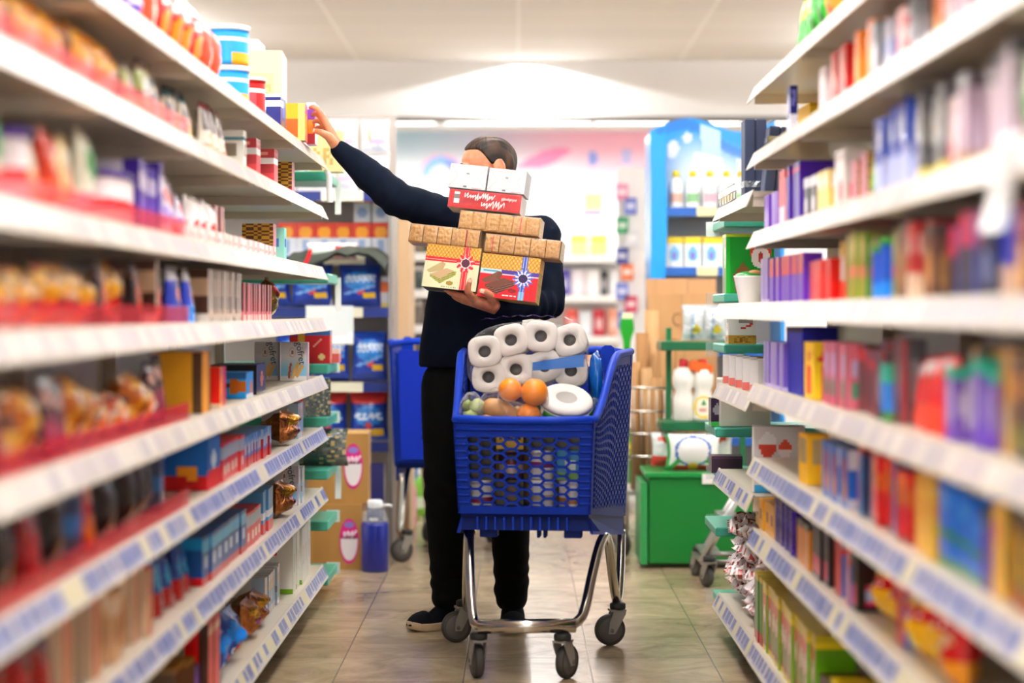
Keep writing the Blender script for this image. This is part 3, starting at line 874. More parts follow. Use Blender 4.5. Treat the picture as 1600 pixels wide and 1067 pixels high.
# ---------------------------------------------------------------- goods of the toy shelves
T('lime', 'snack_pouch', 'snack', 'lemon and lime pouch', 'pouch', .1, .15, .05, D('#d8e02a', ('h', .2, .6, '#4aa83a'), ('h', 0, .2, '#e06a3a'), ('v', 0, .2, '#f6f8ee')), 'crinkle')
T('green', 'snack_bag', 'snack', 'bright green bag with white edge', 'bag', .11, .165, .06, D('#1aa028', ('v', 0, .2, '#f2f8ee'), ('o', .5, .8, .3, .1, '#8ad04a'), ('o', .5, .3, .3, .14, '#0f7a1e')), 'crinkle')
T('orange', 'snack_bag', 'snack', 'golden orange bag', 'bag', .13, .16, .06, D('#e89a0c', ('o', .5, .6, .3, .2, '#f4c04a'), ('v', 0, .15, '#fff4e0'), ('o', .5, .2, .25, .1, '#c8700a')), 'crinkle')
T('wpink', 'snack_bag', 'snack', 'white and pink bag', 'bag', .11, .16, .06, D('#f4eef4', ('d', .2, .9, .8, .2, .12, '#b83a7a'), ('o', .4, .3, .2, .14, '#8a5ab8')), 'crinkle')
T('navyslim', 'chocolate_bar', 'chocolate', 'tall navy chocolate bar', 'box', .07, .13, .02, D('#241f7a', ('h', 0, .35, '#e9e6f0')), side=D('#1f1c74', ('h', 0, .4, '#ece8f2'), ('t', .2, .8, .6, .95, '#8f92d0')))
T('ybox', 'gift_box', 'box', 'plain yellow box behind the chocolate bar', 'box', .2, .125, .1, D('#f2d23a'), side=D('#f4d64a', ('h', .9, 1, '#d9b420')), mat='paper')
T('wbox', 'toy_box', 'toy box', 'white toy box', 'box', .09, .11, .08, D('#f2ecee', ('o', .5, .4, .25, .25, '#d86a7a')))
T('redblk', 'toy_box', 'toy box', 'red and black toy box', 'box', .11, .125, .06, D('#c4121e', ('v', 0, .25, '#1a1416'), ('d', .3, .9, .9, .3, .1, '#e0b0a0')), side=D('#c8141e', ('h', 0, .2, '#f0dede')))
T('wblue', 'toy_box', 'toy box', 'white and pale blue card pack', 'box', .09, .11, .04, D('#e6e8f2', ('o', .5, .5, .3, .2, '#8a9ad0'), ('h', 0, .2, '#e8a8a8')))
T('orb', 'toy_box', 'toy box', 'narrow orange pack', 'box', .08, .125, .05, D('#ee9a1e', ('o', .5, .4, .2, .2, '#f8d08a')))
T('redpat', 'toy_pack', 'toy', 'white pack with red pattern', 'box', .1, .13, .05, lambda u, v: L('#e85a62' if (int(u * 9) * 5 + int(v * 11) * 3) % 4 < 2 else '#f6eeee'))
T('bwp', 'toy_pack', 'toy', 'black and silver toy pack', 'box', .09, .135, .05, D('#2a262c', ('o', .5, .4, .3, .25, '#d8d6e0'), ('h', 0, .2, '#b85ac0'), ('v', .8, 1, '#8a8a92')))
T('pinkw', 'toy_pack', 'toy', 'pink and white toy pack', 'box', .1, .125, .05, D('#f6dfe6', ('d', .1, .9, .9, .1, .14, '#d85a8a'), ('h', 0, .2, W_)))
T('darkp', 'toy_pack', 'toy', 'dark toy pack with pink foot', 'box', .1, .12, .05, D('#3a2620', ('h', 0, .4, '#e89ab0'), ('o', .5, .7, .2, .15, '#c88a5a')))
T('ptray', 'book_tray', 'tray', 'purple tray of thin books', 'box', .12, .1, .12, D('#6a2fa8', ('v', .3, .36, '#c9b4e8'), ('v', .7, .75, '#c9b4e8')), side=D('#7436b4', ('v', .4, .46, '#d0bcec'), ('v', .72, .78, '#d0bcec')), top='#2a1244')
T('pbook', 'book', 'book', 'thin purple book', 'box', .022, .15, .11, D('#4a2690', ('h', .8, .9, '#d8304a')), side=D('#56309c', ('o', .5, .5, .3, .2, '#b890d8')), nu=3)
T('rbook', 'book', 'book', 'thin red and pink book', 'box', .022, .15, .11, D('#c81a34', ('h', 0, .3, '#f2e0ea')), side=D('#e6b4c0', ('o', .5, .5, .3, .25, '#e88a5a'), ('h', .8, 1, '#c81a34')), nu=3)
T('wblk', 'toy_pack', 'toy', 'black and white toy pack', 'box', .08, .1, .05, D('#1c181c', ('o', .5, .3, .3, .2, '#e8e4ea'), ('h', .75, 1, '#e9e6ea')))
T('creamp', 'toy_pack', 'toy', 'cream toy pack with white ball', 'box', .07, .1, .05, D('#f0dc9a', ('o', .5, .75, .3, .2, W_)))
T('whred', 'toy_box', 'toy box', 'white box with red fruit picture', 'box', .12, .13, .05, D('#ece6e4', ('o', .6, .3, .2, .22, '#d81c24'), ('h', .8, .9, '#c8b8b8')), side=D('#e6e0de', ('o', .55, .3, .3, .2, '#dc2028')))
T('limeb', 'toy_pack', 'toy', 'lime green toy pack', 'pouch', .1, .165, .05, D('#a8cf1a', ('o', .5, .6, .3, .2, '#e2f08a'), ('h', 0, .2, '#6a9a1a')), 'crinkle')
T('blueb', 'toy_box', 'toy box', 'blue and lilac toy box', 'box', .1, .17, .06, D('#2447a8', ('h', 0, .4, '#b9c0e8'), ('o', .5, .7, .25, .16, '#e0e4f2')), side=D('#5a74c8', ('h', 0, .5, '#d8dcf0')))
T('greyb', 'toy_pack', 'toy', 'grey and black toy pack', 'box', .09, .16, .05, D('#4c4a50', ('o', .5, .6, .3, .22, '#c9c6c0'), ('h', 0, .2, '#d8cc6a')))
T('wred', 'toy_box', 'toy box', 'white box with red writing', 'box', .12, .145, .06, D('#f4e0e2', ('h', .1, .45, '#e04a50'), ('t', .1, .9, .15, .4, W_)))
T('lilg', 'stationery_pack', 'stationery', 'lilac and brown hanging pack', 'box', .08, .165, .03, D('#c8b4c8', ('v', .1, .3, '#7a5a6a'), ('v', .55, .8, '#e8dae2'), ('h', .85, 1, '#4a3a44'), ('h', 0, .15, '#a88a6a')))
T('grw', 'sweet_bag', 'sweets', 'green and white sweet bag', 'bag', .12, .17, .06, D('#3fae2e', ('o', .5, .6, .35, .2, '#e8f4dc'), ('h', 0, .3, '#b87a4a'), ('o', .5, .3, .25, .1, '#7ad04a')), 'crinkle')
T('ppen', 'stationery_pack', 'stationery', 'purple case of red pens', 'box', .1, .125, .05, D('#6a3cae', ('h', .6, 1, '#c81e4a')), side=lambda u, v: L('#d01e50' if v > .55 and int(u * 13) % 2 else '#4a2070' if v > .45 and int(u * 13) % 2 else '#7a48bc'), nu=14)
T('cled', 'stationery_pack', 'stationery', 'clear case of purple pens', 'box', .06, .13, .05, lambda u, v: L('#5e34a4' if int(u * 6) % 2 and v > .08 else '#d6cce8'), nu=7)
T('redbx', 'toy_box', 'toy box', 'plain red box in clear sleeve', 'box', .12, .1, .08, D('#d4060e', ('v', 0, .08, '#e8c8b8')), side=D('#dc0a12', ('v', .86, 1, '#d9b8a0'), ('h', .9, .95, '#a80008')))
T('goldw', 'toy_pack', 'toy', 'gold and white toy pack', 'box', .08, .15, .04, D('#c9a85a', ('o', .5, .5, .3, .25, '#ece6f0'), ('h', 0, .3, '#d86a5a')))
T('grnp', 'toy_pack', 'toy', 'olive and pink toy pack', 'box', .09, .145, .04, D('#a8a24a', ('h', .3, .5, '#d88a7a'), ('o', .5, .75, .25, .14, '#e6dcb0'), ('v', 0, .15, '#3aa02a')))
T('bluet', 'toy_figure', 'toy', 'blue plastic toy with round foot', 'tub', .08, .12, .06, lambda a, v: L('#1a6fd0' if v > .3 else '#4a9ae6'), lid='#5ab02a', lidh=.12)
T('brnp', 'toy_pack', 'toy', 'brown toy pack', 'box', .09, .145, .05, D('#6a4228', ('o', .5, .4, .3, .3, '#c89a6a'), ('h', .8, 1, '#3a2418')))
T('redc', 'toy_pack', 'toy', 'red and cream toy pack', 'box', .08, .14, .05, D('#c42a34', ('h', 0, .35, '#ecd8c4'), ('o', .4, .7, .2, .12, '#f0e6e0')))
T('mag', 'toy_box', 'toy box', 'pack with magenta header card', 'box', .16, .14, .05, D('#23263a', ('h', .6, 1, '#c8106a'), ('v', .7, .9, '#2a48a8')))
T('nav', 'toy_box', 'toy box', 'navy toy pack', 'box', .08, .12, .05, D('#1e2850', ('o', .5, .4, .25, .2, '#8a9ac8')))
T('bl2', 'toy_pack', 'toy', 'royal blue toy pack', 'box', .09, .13, .05, D('#2a3cb0', ('h', 0, .3, '#d8c0b0'), ('o', .5, .8, .2, .1, '#1a90e0')))
T('orcr', 'figurine', 'toy', 'orange and cream figurine pack', 'box', .07, .135, .05, D('#8a2a2e', ('o', .5, .3, .35, .28, '#f0cf9a'), ('o', .5, .75, .2, .12, '#e8a07a')))
T('bigblue', 'toy_box', 'toy box', 'large plain royal blue box', 'box', .3, .175, .09, D('#0a1f96', ('h', .88, 1, '#1c1450')), side=D('#0c22a0'), mat='paper', top='#1a1348')
T('yelred', 'toy_box', 'toy box', 'yellow card box with red pocket', 'box', .18, .14, .05, D('#f4d218', ('r', .3, .7, .1, .6, '#d81420'), ('t', .2, .8, .7, .82, '#c8301e')), side=D('#f6d822', ('r', .45, 1, 0, .62, '#d4101e'), ('t', .2, .9, .66, .8, '#d85a2a')), mat='paper')
T('pinkl', 'doll_box', 'toy box', 'pink and lilac doll box', 'box', .1, .145, .06, D('#d8788a', ('o', .5, .65, .25, .2, '#d8c8e8'), ('o', .4, .3, .2, .14, '#4a9a7a'), ('v', .85, 1, '#2a1418')))
T('dkred', 'toy_box', 'toy box', 'dark red toy box', 'box', .11, .15, .06, D('#6a0f18', ('h', .75, .95, '#b8202a'), ('o', .5, .4, .3, .2, '#1c1012')))
T('gblk', 'toy_pack', 'toy', 'grey and crimson toy pack', 'box', .08, .15, .05, D('#3c3a42', ('v', 0, .25, '#b83a42'), ('o', .6, .5, .25, .25, '#8a8a92')))
T('redset', 'toy_pack', 'toy', 'bright red toy pack with white cap', 'pouch', .1, .13, .05, D('#e01c20', ('h', 0, .4, '#e06a5a'), ('o', .4, .85, .25, .1, '#f6ecec')), 'crinkle')
T('turq', 'toy_pack', 'toy', 'turquoise blue toy pack', 'box', .09, .13, .05, D('#1a8ad8', ('h', .7, 1, '#3ac0a8'), ('h', 0, .15, '#3a8a3a')))
T('purg', 'toy_pack', 'toy', 'purple and white toy pack', 'box', .1, .135, .05, D('#6a3ab0', ('o', .5, .5, .25, .3, '#e0d8ee'), ('h', .8, 1, '#3ab8a0')))
T('yelg', 'toy_pack', 'toy', 'yellow and grey toy pack', 'box', .09, .15, .05, D('#c9a23a', ('v', .1, .35, '#3a3a3e'), ('o', .6, .3, .2, .2, '#d8d0c0')))
T('bryel', 'toy_pack', 'toy', 'brown pack with yellow top', 'box', .09, .16, .05, D('#7a5a3a', ('h', .55, .85, '#d8a01c'), ('v', .1, .25, '#2a2422'), ('o', .5, .2, .2, .14, '#c8d04a')))
T('ywin', 'toy_box', 'toy box', 'yellow box with empty window', 'box', .13, .125, .06, D('#f2c818', ('r', .15, .85, .4, .95, '#b8a888')), side=D('#f4ce2a', ('r', .15, .85, .4, .92, '#c0b090')), mat='paper')
T('char', 'toy_box', 'toy box', 'blue box with red cartoon print', 'box', .12, .13, .06, D('#3a78c0', ('r', .4, .7, .3, .85, '#c8202a'), ('o', .6, .3, .2, .2, '#e8a06a'), ('v', 0, .15, '#e6e6ea')), side=D('#d8dce6', ('r', .1, .5, .2, .7, '#2f78c8'), ('r', .6, .95, .1, .9, '#7a2a2a'), ('o', .7, .7, .2, .12, '#c81e20')))
T('navb', 'toy_box', 'toy box', 'navy box with cyan edge', 'box', .13, .15, .06, D('#12204e', ('v', 0, .2, '#2ab0e0')))
T('redor', 'toy_box', 'toy box', 'red and orange robot box', 'box', .15, .145, .07, D('#d4241c', ('h', .5, .72, '#d8861e'), ('o', .4, .85, .3, .12, '#f0a05a'), ('h', 0, .1, '#8a1410')), side=D('#c8301a', ('h', .5, .75, '#d07a1c'), ('h', .85, 1, '#d01c1e')))
T('yelv', 'toy_pack', 'toy', 'narrow yellow toy pack', 'box', .07, .14, .05, D('#f2c41c', ('o', .5, .7, .3, .14, '#e8901c'), ('v', .7, 1, '#f8eac0')))
T('blgr', 'toy_box', 'toy box', 'bright blue box with green foot', 'box', .14, .14, .06, D('#1580d6', ('h', .3, .45, '#1f9a4a'), ('h', 0, .12, '#1f9a3a'), ('t', .2, .8, .7, .82, '#7ac0f0')))
T('purd', 'toy_pack', 'toy', 'purple and grey hanging toy', 'box', .08, .14, .04, D('#7a6a9a', ('o', .5, .5, .25, .3, '#5a1fb0'), ('h', .8, 1, '#4a4a52')))
T('blky', 'toy_pack', 'toy', 'black and yellow tool toy', 'box', .09, .15, .04, D('#2a2824', ('o', .4, .5, .2, .35, '#c8a02a'), ('o', .7, .4, .15, .3, '#e0d020'), ('h', 0, .14, '#a86a2a')))
T('ysm', 'sweet_box', 'sweets', 'small yellow sweet box', 'box', .1, .09, .1, D('#f0c01a', ('r', .3, .7, .3, .7, '#9a5a1c')), side=D('#f2c61e', ('r', .25, .75, .25, .75, '#d8d0b8')))
T('pcase', 'pencil_case', 'stationery', 'purple and grey tin case', 'box', .035, .12, .14, D('#5a2a9a', ('h', .85, 1, '#4a4a58')), side=D('#6a34b0', ('r', .14, .86, .12, .9, '#8c8a9c'), ('r', .22, .78, .2, .8, '#6c6a80')), mat='foil')
T('ycase', 'pencil_case', 'stationery', 'mustard yellow tin case', 'box', .05, .11, .12, D('#d89a18', ('h', .85, 1, '#6a6a6a')), side=D('#e6aa1e', ('h', .9, 1, '#3a3430')))
T('bkp', 'toy_pack', 'toy', 'black pack with pink label', 'box', .08, .13, .1, D('#241418', ('r', .2, .8, .1, .4, '#e06a8a')), side=D('#2a181c', ('r', .15, .85, .1, .42, '#d8607e'), ('r', .25, .75, .16, .36, '#c9d0f0')))
T('rcase', 'pencil_case', 'stationery', 'red tin case with blue side', 'box', .1, .14, .14, D('#c20e18', ('h', .9, 1, '#e8a090')), side=D('#d01018', ('h', .72, .8, '#b8b8c0'), ('r', .1, .8, 0, .7, '#1f8ee0'), ('v', .86, 1, '#e8b8a8')))
T('yfoil', 'sweet_bag', 'sweets', 'yellow and red sweet bag', 'bag', .13, .135, .08, D('#f2ca12', ('h', .55, .72, '#c81c1c'), ('o', .4, .3, .25, .2, '#f8e87a'), ('t', .2, .8, .58, .7, '#f8e8d8'), ('o', .7, .85, .2, .1, '#b88a10')), 'crinkle')
T('yrf', 'sweet_bag', 'sweets', 'red and yellow sweet bag', 'bag', .12, .12, .07, D('#c81a1c', ('h', 0, .45, '#f0b018'), ('o', .5, .7, .3, .14, '#e8c0a0')), 'crinkle')
T('gtin', 'tea_tin', 'tin', 'tall green tin', 'box', .05, .2, .1, D('#4a7a1e', ('h', 0, .2, '#b8341c'), ('h', .94, 1, '#c9b81a')), side=D('#5c8a22', ('h', .93, 1, '#d0bf1e'), ('h', 0, .18, '#a82a18')))
T('ytin', 'tea_tin', 'tin', 'yellow lidded tin with red fruit label', 'box', .085, .2, .1, D('#d8c41c', ('r', .12, .88, .08, .82, '#8a1c1c'), ('o', .5, .3, .25, .14, '#4a8a2a'), ('o', .45, .55, .25, .12, '#e8dcd0'), ('r', .2, .8, .68, .8, '#c83a2a')), side=D('#cdbf1a', ('r', .08, .92, .04, .84, '#7fae1c'), ('v', .46, .5, '#a8c83a'), ('h', .86, .92, '#e8d83a')))
T('ylow', 'biscuit_tin', 'tin', 'flat yellow biscuit tin', 'box', .18, .07, .14, D('#e2c512', ('h', .86, 1, '#f0d82a'), ('t', .3, .9, .3, .6, '#3a5a8a')), side=D('#e8cc16', ('h', .88, 1, '#b89c0c')), top='#f0d820')
T('bkbx', 'biscuit_tin', 'tin', 'dark brown lidded box', 'box', .12, .12, .1, D('#3a2418', ('h', .8, 1, '#5a3a26')))

RR = [
 ('A', 1218, 1236, 'lime'), ('A', 1237, 1260, 'green'), ('A', 1262, 1298, 'orange'), ('A', 1300, 1345, 'wpink'), ('A', 1346, 1400, 'wbox'),
 ('B', 1206, 1222, 'navyslim', dict(cap=1)), ('B', 1178, 1187, 'ybox', dict(back=.13, cap=1)), ('B', 1256, 1270, 'wbox', dict(cap=1)), ('B', 1271, 1300, 'redblk', dict(cap=3)), ('B', 1301, 1322, 'wblue'), ('B', 1323, 1336, 'orb'),
 ('B', 1337, 1381, 'redpat'), ('B', 1382, 1421, 'bwp'), ('B', 1422, 1482, 'pinkw'), ('B', 1483, 1640, 'darkp'),
 ('C', 1174, 1201, 'ptray', dict(cap=2, back=.01)), ('C', 1202, 1212, 'rbook', dict(back=.02)), ('C', 1213, 1234, 'pbook', dict(back=.02)), ('C', 1235, 1254, 'wblk'), ('C', 1255, 1271, 'creamp'), ('C', 1272, 1301, 'whred', dict(cap=1)), ('C', 1302, 1319, 'wick'),
 ('C', 1320, 1347, 'limeb'), ('C', 1348, 1391, 'blueb'), ('C', 1392, 1421, 'greyb'), ('C', 1422, 1465, 'wred'), ('C', 1466, 1542, 'lilg'), ('C', 1543, 1640, 'grw'),
 ('D', 1174, 1186, 'cled', dict(back=.01)), ('D', 1187, 1240, 'ppen', dict(back=.02)), ('D', 1242, 1274, 'redbx', dict(cap=3)), ('D', 1276, 1299, 'goldw'), ('D', 1300, 1322, 'grnp'), ('D', 1323, 1345, 'bluet'), ('D', 1346, 1380, 'brnp'),
 ('D', 1381, 1422, 'redc'), ('D', 1424, 1482, 'mag'), ('D', 1484, 1508, 'nav'), ('D', 1509, 1540, 'bl2'), ('D', 1541, 1640, 'orcr'),
 ('E', 1180, 1211, 'cled', dict(back=.02)), ('E', 1213, 1228, 'bigblue', dict(cap=1, back=.03)), ('E', 1232, 1256, 'yelred', dict(cap=1)), ('E', 1262, 1302, 'pinkl'), ('E', 1303, 1332, 'dkred'), ('E', 1333, 1370, 'gblk'), ('E', 1371, 1440, 'redset'), ('E', 1441, 1461, 'turq'), ('E', 1462, 1506, 'purg'), ('E', 1507, 1541, 'yelg'), ('E', 1542, 1640, 'bryel'),
 ('F', 1218, 1252, 'ywin', dict(cap=1)), ('F', 1260, 1300, 'char'), ('F', 1301, 1326, 'navb'), ('F', 1327, 1388, 'redor'), ('F', 1389, 1424, 'yelv'), ('F', 1425, 1492, 'blgr'), ('F', 1493, 1521, 'purd'), ('F', 1522, 1640, 'blky'),
 ('G', 1163, 1190, 'ysm'), ('G', 1191, 1222, 'pcase'), ('G', 1223, 1244, 'ycase'), ('G', 1245, 1270, 'bkp'), ('G', 1272, 1312, 'rcase'), ('G', 1314, 1400, 'yfoil'), ('G', 1401, 1450, 'yrf'),
 ('H', 1165, 1177, 'gtin', dict(back=.02)), ('H', 1178, 1255, 'ytin', dict(back=.02)), ('H', 1256, 1275, 'bkbx'), ('H', 1276, 1345, 'ylow', dict(stack=2)),
]
lay('R', RR, lambda a, b: a > 1270)
label_rows()
# wafer boxes whose printed face looks down the aisle
def gof(u, v):
    c = mixc('#d9d6d6', '#7cc4e2', sst((.7 - v) / .45)) if v < .7 else L('#cfccd0')
    if v < .12: c = L('#e9e6e4')
    q = math.hypot((u - .42) * 1.2, v - .74)
    if q < .13 and u + v < 1.4: c = L('#c9a58a') if q > .1 else L('#e2dcd8') if q > .06 else L('#8a6a78')
    for (a, b_, c_, d_, w_, k) in ((.3, .1, .36, .42, .045, '#b8502a'), (.5, .2, .62, .44, .06, '#d8a85a'), (.6, .14, .78, .38, .06, '#cf9c4e'), (.44, .1, .52, .34, .05, '#dcb266')):
        dx, dy = c_ - a, d_ - b_
        t = max(0, min(1, ((u - a) * dx + (v - b_) * dy) / (dx * dx + dy * dy)))
        if math.hypot(u - a - t * dx, v - b_ - t * dy) < w_: c = L(k)
    if u > .93: c = L('#c9b2c4')
    return c
def wafer_facing(label, px, Y, z, wd=.098, h=.128):
    t = thing('wafer_box', label, 'wafers', (px_x_(px, Y), Y, z + .0015), (0, 0, R(4)))
    carton(wd, h, .1, gof, D('#d8d4d6', ('v', .3, .6, '#b88aa8')), '#d9d6d6', 34, 42).build('box', 'paper', t)
    lt = MB()
    text_into(lt, 'göfret', .034, Matrix.Translation((wd * .22, -.0006, h * .72)) @ Matrix.Rotation(R(80), 4, 'Y'), '#1c1c30', 1.0)
    lt.build('lettering', 'paper', t)
    return t
def px_x_(px, Y): return (px - CX) * Y / F_PX
wafer_facing('pale blue wafer carton with dark upright writing, foremost on the fifth-highest snack shelf', 460, 6.93, TOPL['E'], .098, .138)
wafer_facing('pale wafer carton with upright writing behind the black display tray', 417, 6.97, TOPL['E'], .09, .138)
wafer_facing('wafer carton with upright writing behind the rose gold bag, sixth-highest snack shelf', 447, 6.78, TOPL['F'], .085, .125)
wafer_facing('wafer carton with upright writing behind the rose gold bag, second-lowest snack shelf', 447, 6.78, TOPL['G'], .085, .14)
# ---------------------------------------------------------------- the shopping cart
BLUE, BLUE2, DBL = '#042e9c', '#0638b4', '#03206c'
dirv = Vector((.09, .82, 0)).normalized()
CART_M = Matrix.Translation((.015, 5.93, 0)) @ Matrix(((dirv.y, dirv.x, 0, 0), (-dirv.x, dirv.y, 0, 0), (0, 0, 1, 0), (0, 0, 0, 1)))
CART_I = CART_M.inverted()
def cl(px, py, Y): return CART_I @ at(px, py, Y)


def hex_lattice(mb, P, N, nx, ny, col, th=.007, inner=.8, u0=0, u1=1, v0=0, v1=1):
    """flat-topped hexagonal holes over the wall P(u,v); N(u,v) is the outward normal"""
    pu = (u1 - u0) / nx
    pv = (v1 - v0) / ny
    W2, H2 = pu / .75 / 2, pv / 2
    hexp = [(W2, 0), (W2 / 2, H2), (-W2 / 2, H2), (-W2, 0), (-W2 / 2, -H2), (W2 / 2, -H2)]
    cl_ = lambda a, lo, hi: min(hi, max(lo, a))
    for i in range(nx):
        for j in range(ny + (i % 2)):
            cu = u0 + (i + .5) * pu
            cv = v0 + (j + .5 - .5 * (i % 2)) * pv
            vs, fs = [], []
            for k, (dx, dy) in enumerate(hexp):
                for s in (1, inner):
                    for f in (0, 1):
                        u, v = cl_(cu + dx * s, u0, u1), cl_(cv + dy * s, v0, v1)
                        vs.append(P(u, v) + N(u, v) * (th / 2 if f else -th / 2))
            for k in range(6):
                a, b = k * 4, ((k + 1) % 6) * 4
                fs += [(a + 1, b + 1, b + 3, a + 3), (b, a, a + 2, b + 2), (a + 3, b + 3, b + 2, a + 2)]
            mb.add(vs, fs, col)

def band(mb, P, N, u0, u1, v0, v1, col, th=.012, n=12, m=1):
    vs, fs = [], []
    for j in range(m + 1):
        for i in range(n + 1):
            u, v = lerp(u0, u1, i / n), lerp(v0, v1, j / m)
            for f in (-1, 1):
                vs.append(P(u, v) + N(u, v) * th / 2 * f)
    st = (n + 1) * 2
    for j in range(m):
        for i in range(n):
            a = j * st + i * 2
            fs += [(a + 1, a + 3, a + st + 3, a + st + 1), (a, a + st, a + st + 2, a + 2)]
    for i in range(n):
        a = i * 2
        fs.append((a, a + 2, a + 3, a + 1))
        a = m * st + i * 2
        fs.append((a, a + 1, a + 3, a + 2))
    for j in range(m):
        for a in (j * st, j * st + n * 2):
            fs.append((a, a + 1, a + st + 1, a + st))
    mb.add(vs, fs, col)

def make_basket(parent, lattice_side=(20, 15)):
    V = Vector
    Pf = lambda u, v: V((lerp(-1, 1, u) * lerp(.2, .212, v), lerp(.03, 0, v), lerp(.515, .80, v)))
    Nf = lambda u, v: V((0, -1, -.1)).normalized()
    def side(s):
        def P(u, v):
            b = V((s * lerp(.2, .268, u), lerp(.03, .75, u), lerp(.515, .44, u)))
            t = V((s * lerp(.212, .292, u), lerp(0, .78, u), .80 + .185 * sst((u - .04) / .62) + .012 * u))
            return b.lerp(t, v)
        return P, (lambda u, v: V((s, -.1, -.05)).normalized())
    PR, NR = side(1)
    PL, NL = side(-1)
    f = MB()
    hex_lattice(f, Pf, Nf, 9, 8, BLUE, .012, .8, .075, .925, .05, .84)
    f.build('front_lattice', 'cart_plastic', parent)
    f = MB()
    band(f, Pf, Nf, 0, .085, 0, 1, BLUE, .014, 2, 4)
    band(f, Pf, Nf, .915, 1, 0, 1, BLUE, .014, 2, 4)
    band(f, Pf, Nf, 0, 1, .82, 1, BLUE, .016)
    band(f, Pf, Nf, 0, 1, -.02, .06, BLUE, .016)
    for v in [.1 + .08 * k for k in range(12)]:
        for a, b in ((-.01, .08), (.92, 1.01)) if v < .83 else ((-.01, 1.01),):
            f.tube([Pf(lerp(a, b, i / 6), v) + V((0, -.008, 0)) for i in range(7)], .0045, BLUE, 6)
    f.build('front_panel', 'cart_plastic', parent)
    for P, N, nm in ((PR, NR, 'side_panel'), (PL, NL, 'side_panel')):
        f = MB()
        hex_lattice(f, P, N, lattice_side[0], lattice_side[1], BLUE, .018, .72, .04, .97, .04, .93)
        band(f, P, N, 0, .05, 0, 1, BLUE, .014, 2, 4)
        band(f, P, N, .955, 1, 0, 1, BLUE, .016, 2, 4)
        band(f, P, N, 0, 1, .91, 1, BLUE, .012, 24)
        band(f, P, N, 0, 1, -.02, .06, BLUE, .014, 24)
        f.build(nm + '_lattice', 'cart_plastic', parent)
    rim = [PL(1 - i / 24, 1) for i in range(25)]
    rim[-1] += V((.0, .03, 0))
    rim += [V((-.2, .002, .803)), V((-.1, -.006, .80)), V((.1, -.006, .80)), V((.2, .002, .803))]
    r2 = [PR(i / 24, 1) for i in range(25)]
    r2[0] += V((0, .03, 0))
    rim += r2
    f = MB()
    f.tube(rim, .0135, BLUE2, 10)
    f.build('rim', 'cart_plastic', parent)
    # floor tray, skirt and brackets
    f = MB()
    f.add([V((-.2, .03, .515)), V((.2, .03, .515)), V((.268, .75, .445)), V((-.268, .75, .445)), V((-.2, .04, .495)), V((.2, .04, .495)), V((.268, .75, .42)), V((-.268, .75, .42))],
          [(0, 1, 2, 3), (7, 6, 5, 4), (4, 5, 1, 0), (5, 6, 2, 1), (6, 7, 3, 2), (7, 4, 0, 3)], DBL)
    f.build('tray', 'cart_plastic', parent)
    f = MB()
    f.prism([(-.195, .5), (.2, .5), (.235, .455), (-.2, .455)], .05, .075, DBL)
    for i in range(11):
        x = -.15 + i * .028
        f.box(x, x + .006, .03, .055, .458, .498, BLUE2)
    for s in (-1, 1):
        f.add([V((s * .2, .05, .5)), V((s * .268, .75, .425)), V((s * .268, .75, .365)), V((s * .215, .05, .445)),
               V((s * .19, .05, .5)), V((s * .255, .75, .425)), V((s * .255, .75, .365)), V((s * .205, .05, .445))],
              [(0, 1, 2, 3), (4, 7, 6, 5), (0, 4, 5, 1), (3, 2, 6, 7), (0, 3, 7, 4), (1, 5, 6, 2)], BLUE)
    f.build('skirt', 'cart_plastic', parent)
    for x0, x1 in ((-.145, -.09), (.035, .045), (.055, .065), (.12, .175)):
        MB().box(x0, x1, .07, .12, .43, .47, DBL, .002).build('bracket', 'cart_plastic', parent)
    # rear gate, child flap, handle
    f = MB()
    f.grid((-.27, .765, .445), (.54, 0, 0), (.0, .012, .5), 6, 6, BLUE)
    f.grid((.27, .771, .445), (-.54, 0, 0), (.0, .012, .5), 6, 6, BLUE)
    f.build('rear_gate', 'cart_plastic', parent)
    def flap(x0, x1, z1, y):
        w_ = x1 - x0
        poly = [(x0, .55), (x1, .55), (x1, z1 - .03), (x1 - w_ * .12, z1 - .008), (x1 - w_ * .3, z1), (x0 + w_ * .3, z1), (x0 + w_ * .12, z1 - .008), (x0, z1 - .03)]
        m = MB().prism(poly, y, y + .012, BLUE2)
        m.box(x0 + w_ * .25, x0 + w_ * .3, y - .004, y, .6, z1 - .03, BLUE)
        m.box(x1 - w_ * .3, x1 - w_ * .25, y - .004, y, .6, z1 - .03, BLUE)
        return m
    flap(.19, .245, 1.02, .70).build('seat_flap', 'cart_plastic', parent)
    flap(-.25, -.19, 1.0, .70).build('seat_flap', 'cart_plastic', parent)
    f = MB()
    f.tube([V((-.29, .78, .985)), V((-.2, .81, 1.0)), V((.2, .81, 1.0)), V((.29, .78, .985))], .016, BLUE2, 12)
    f.build('handle', 'cart_plastic', parent)

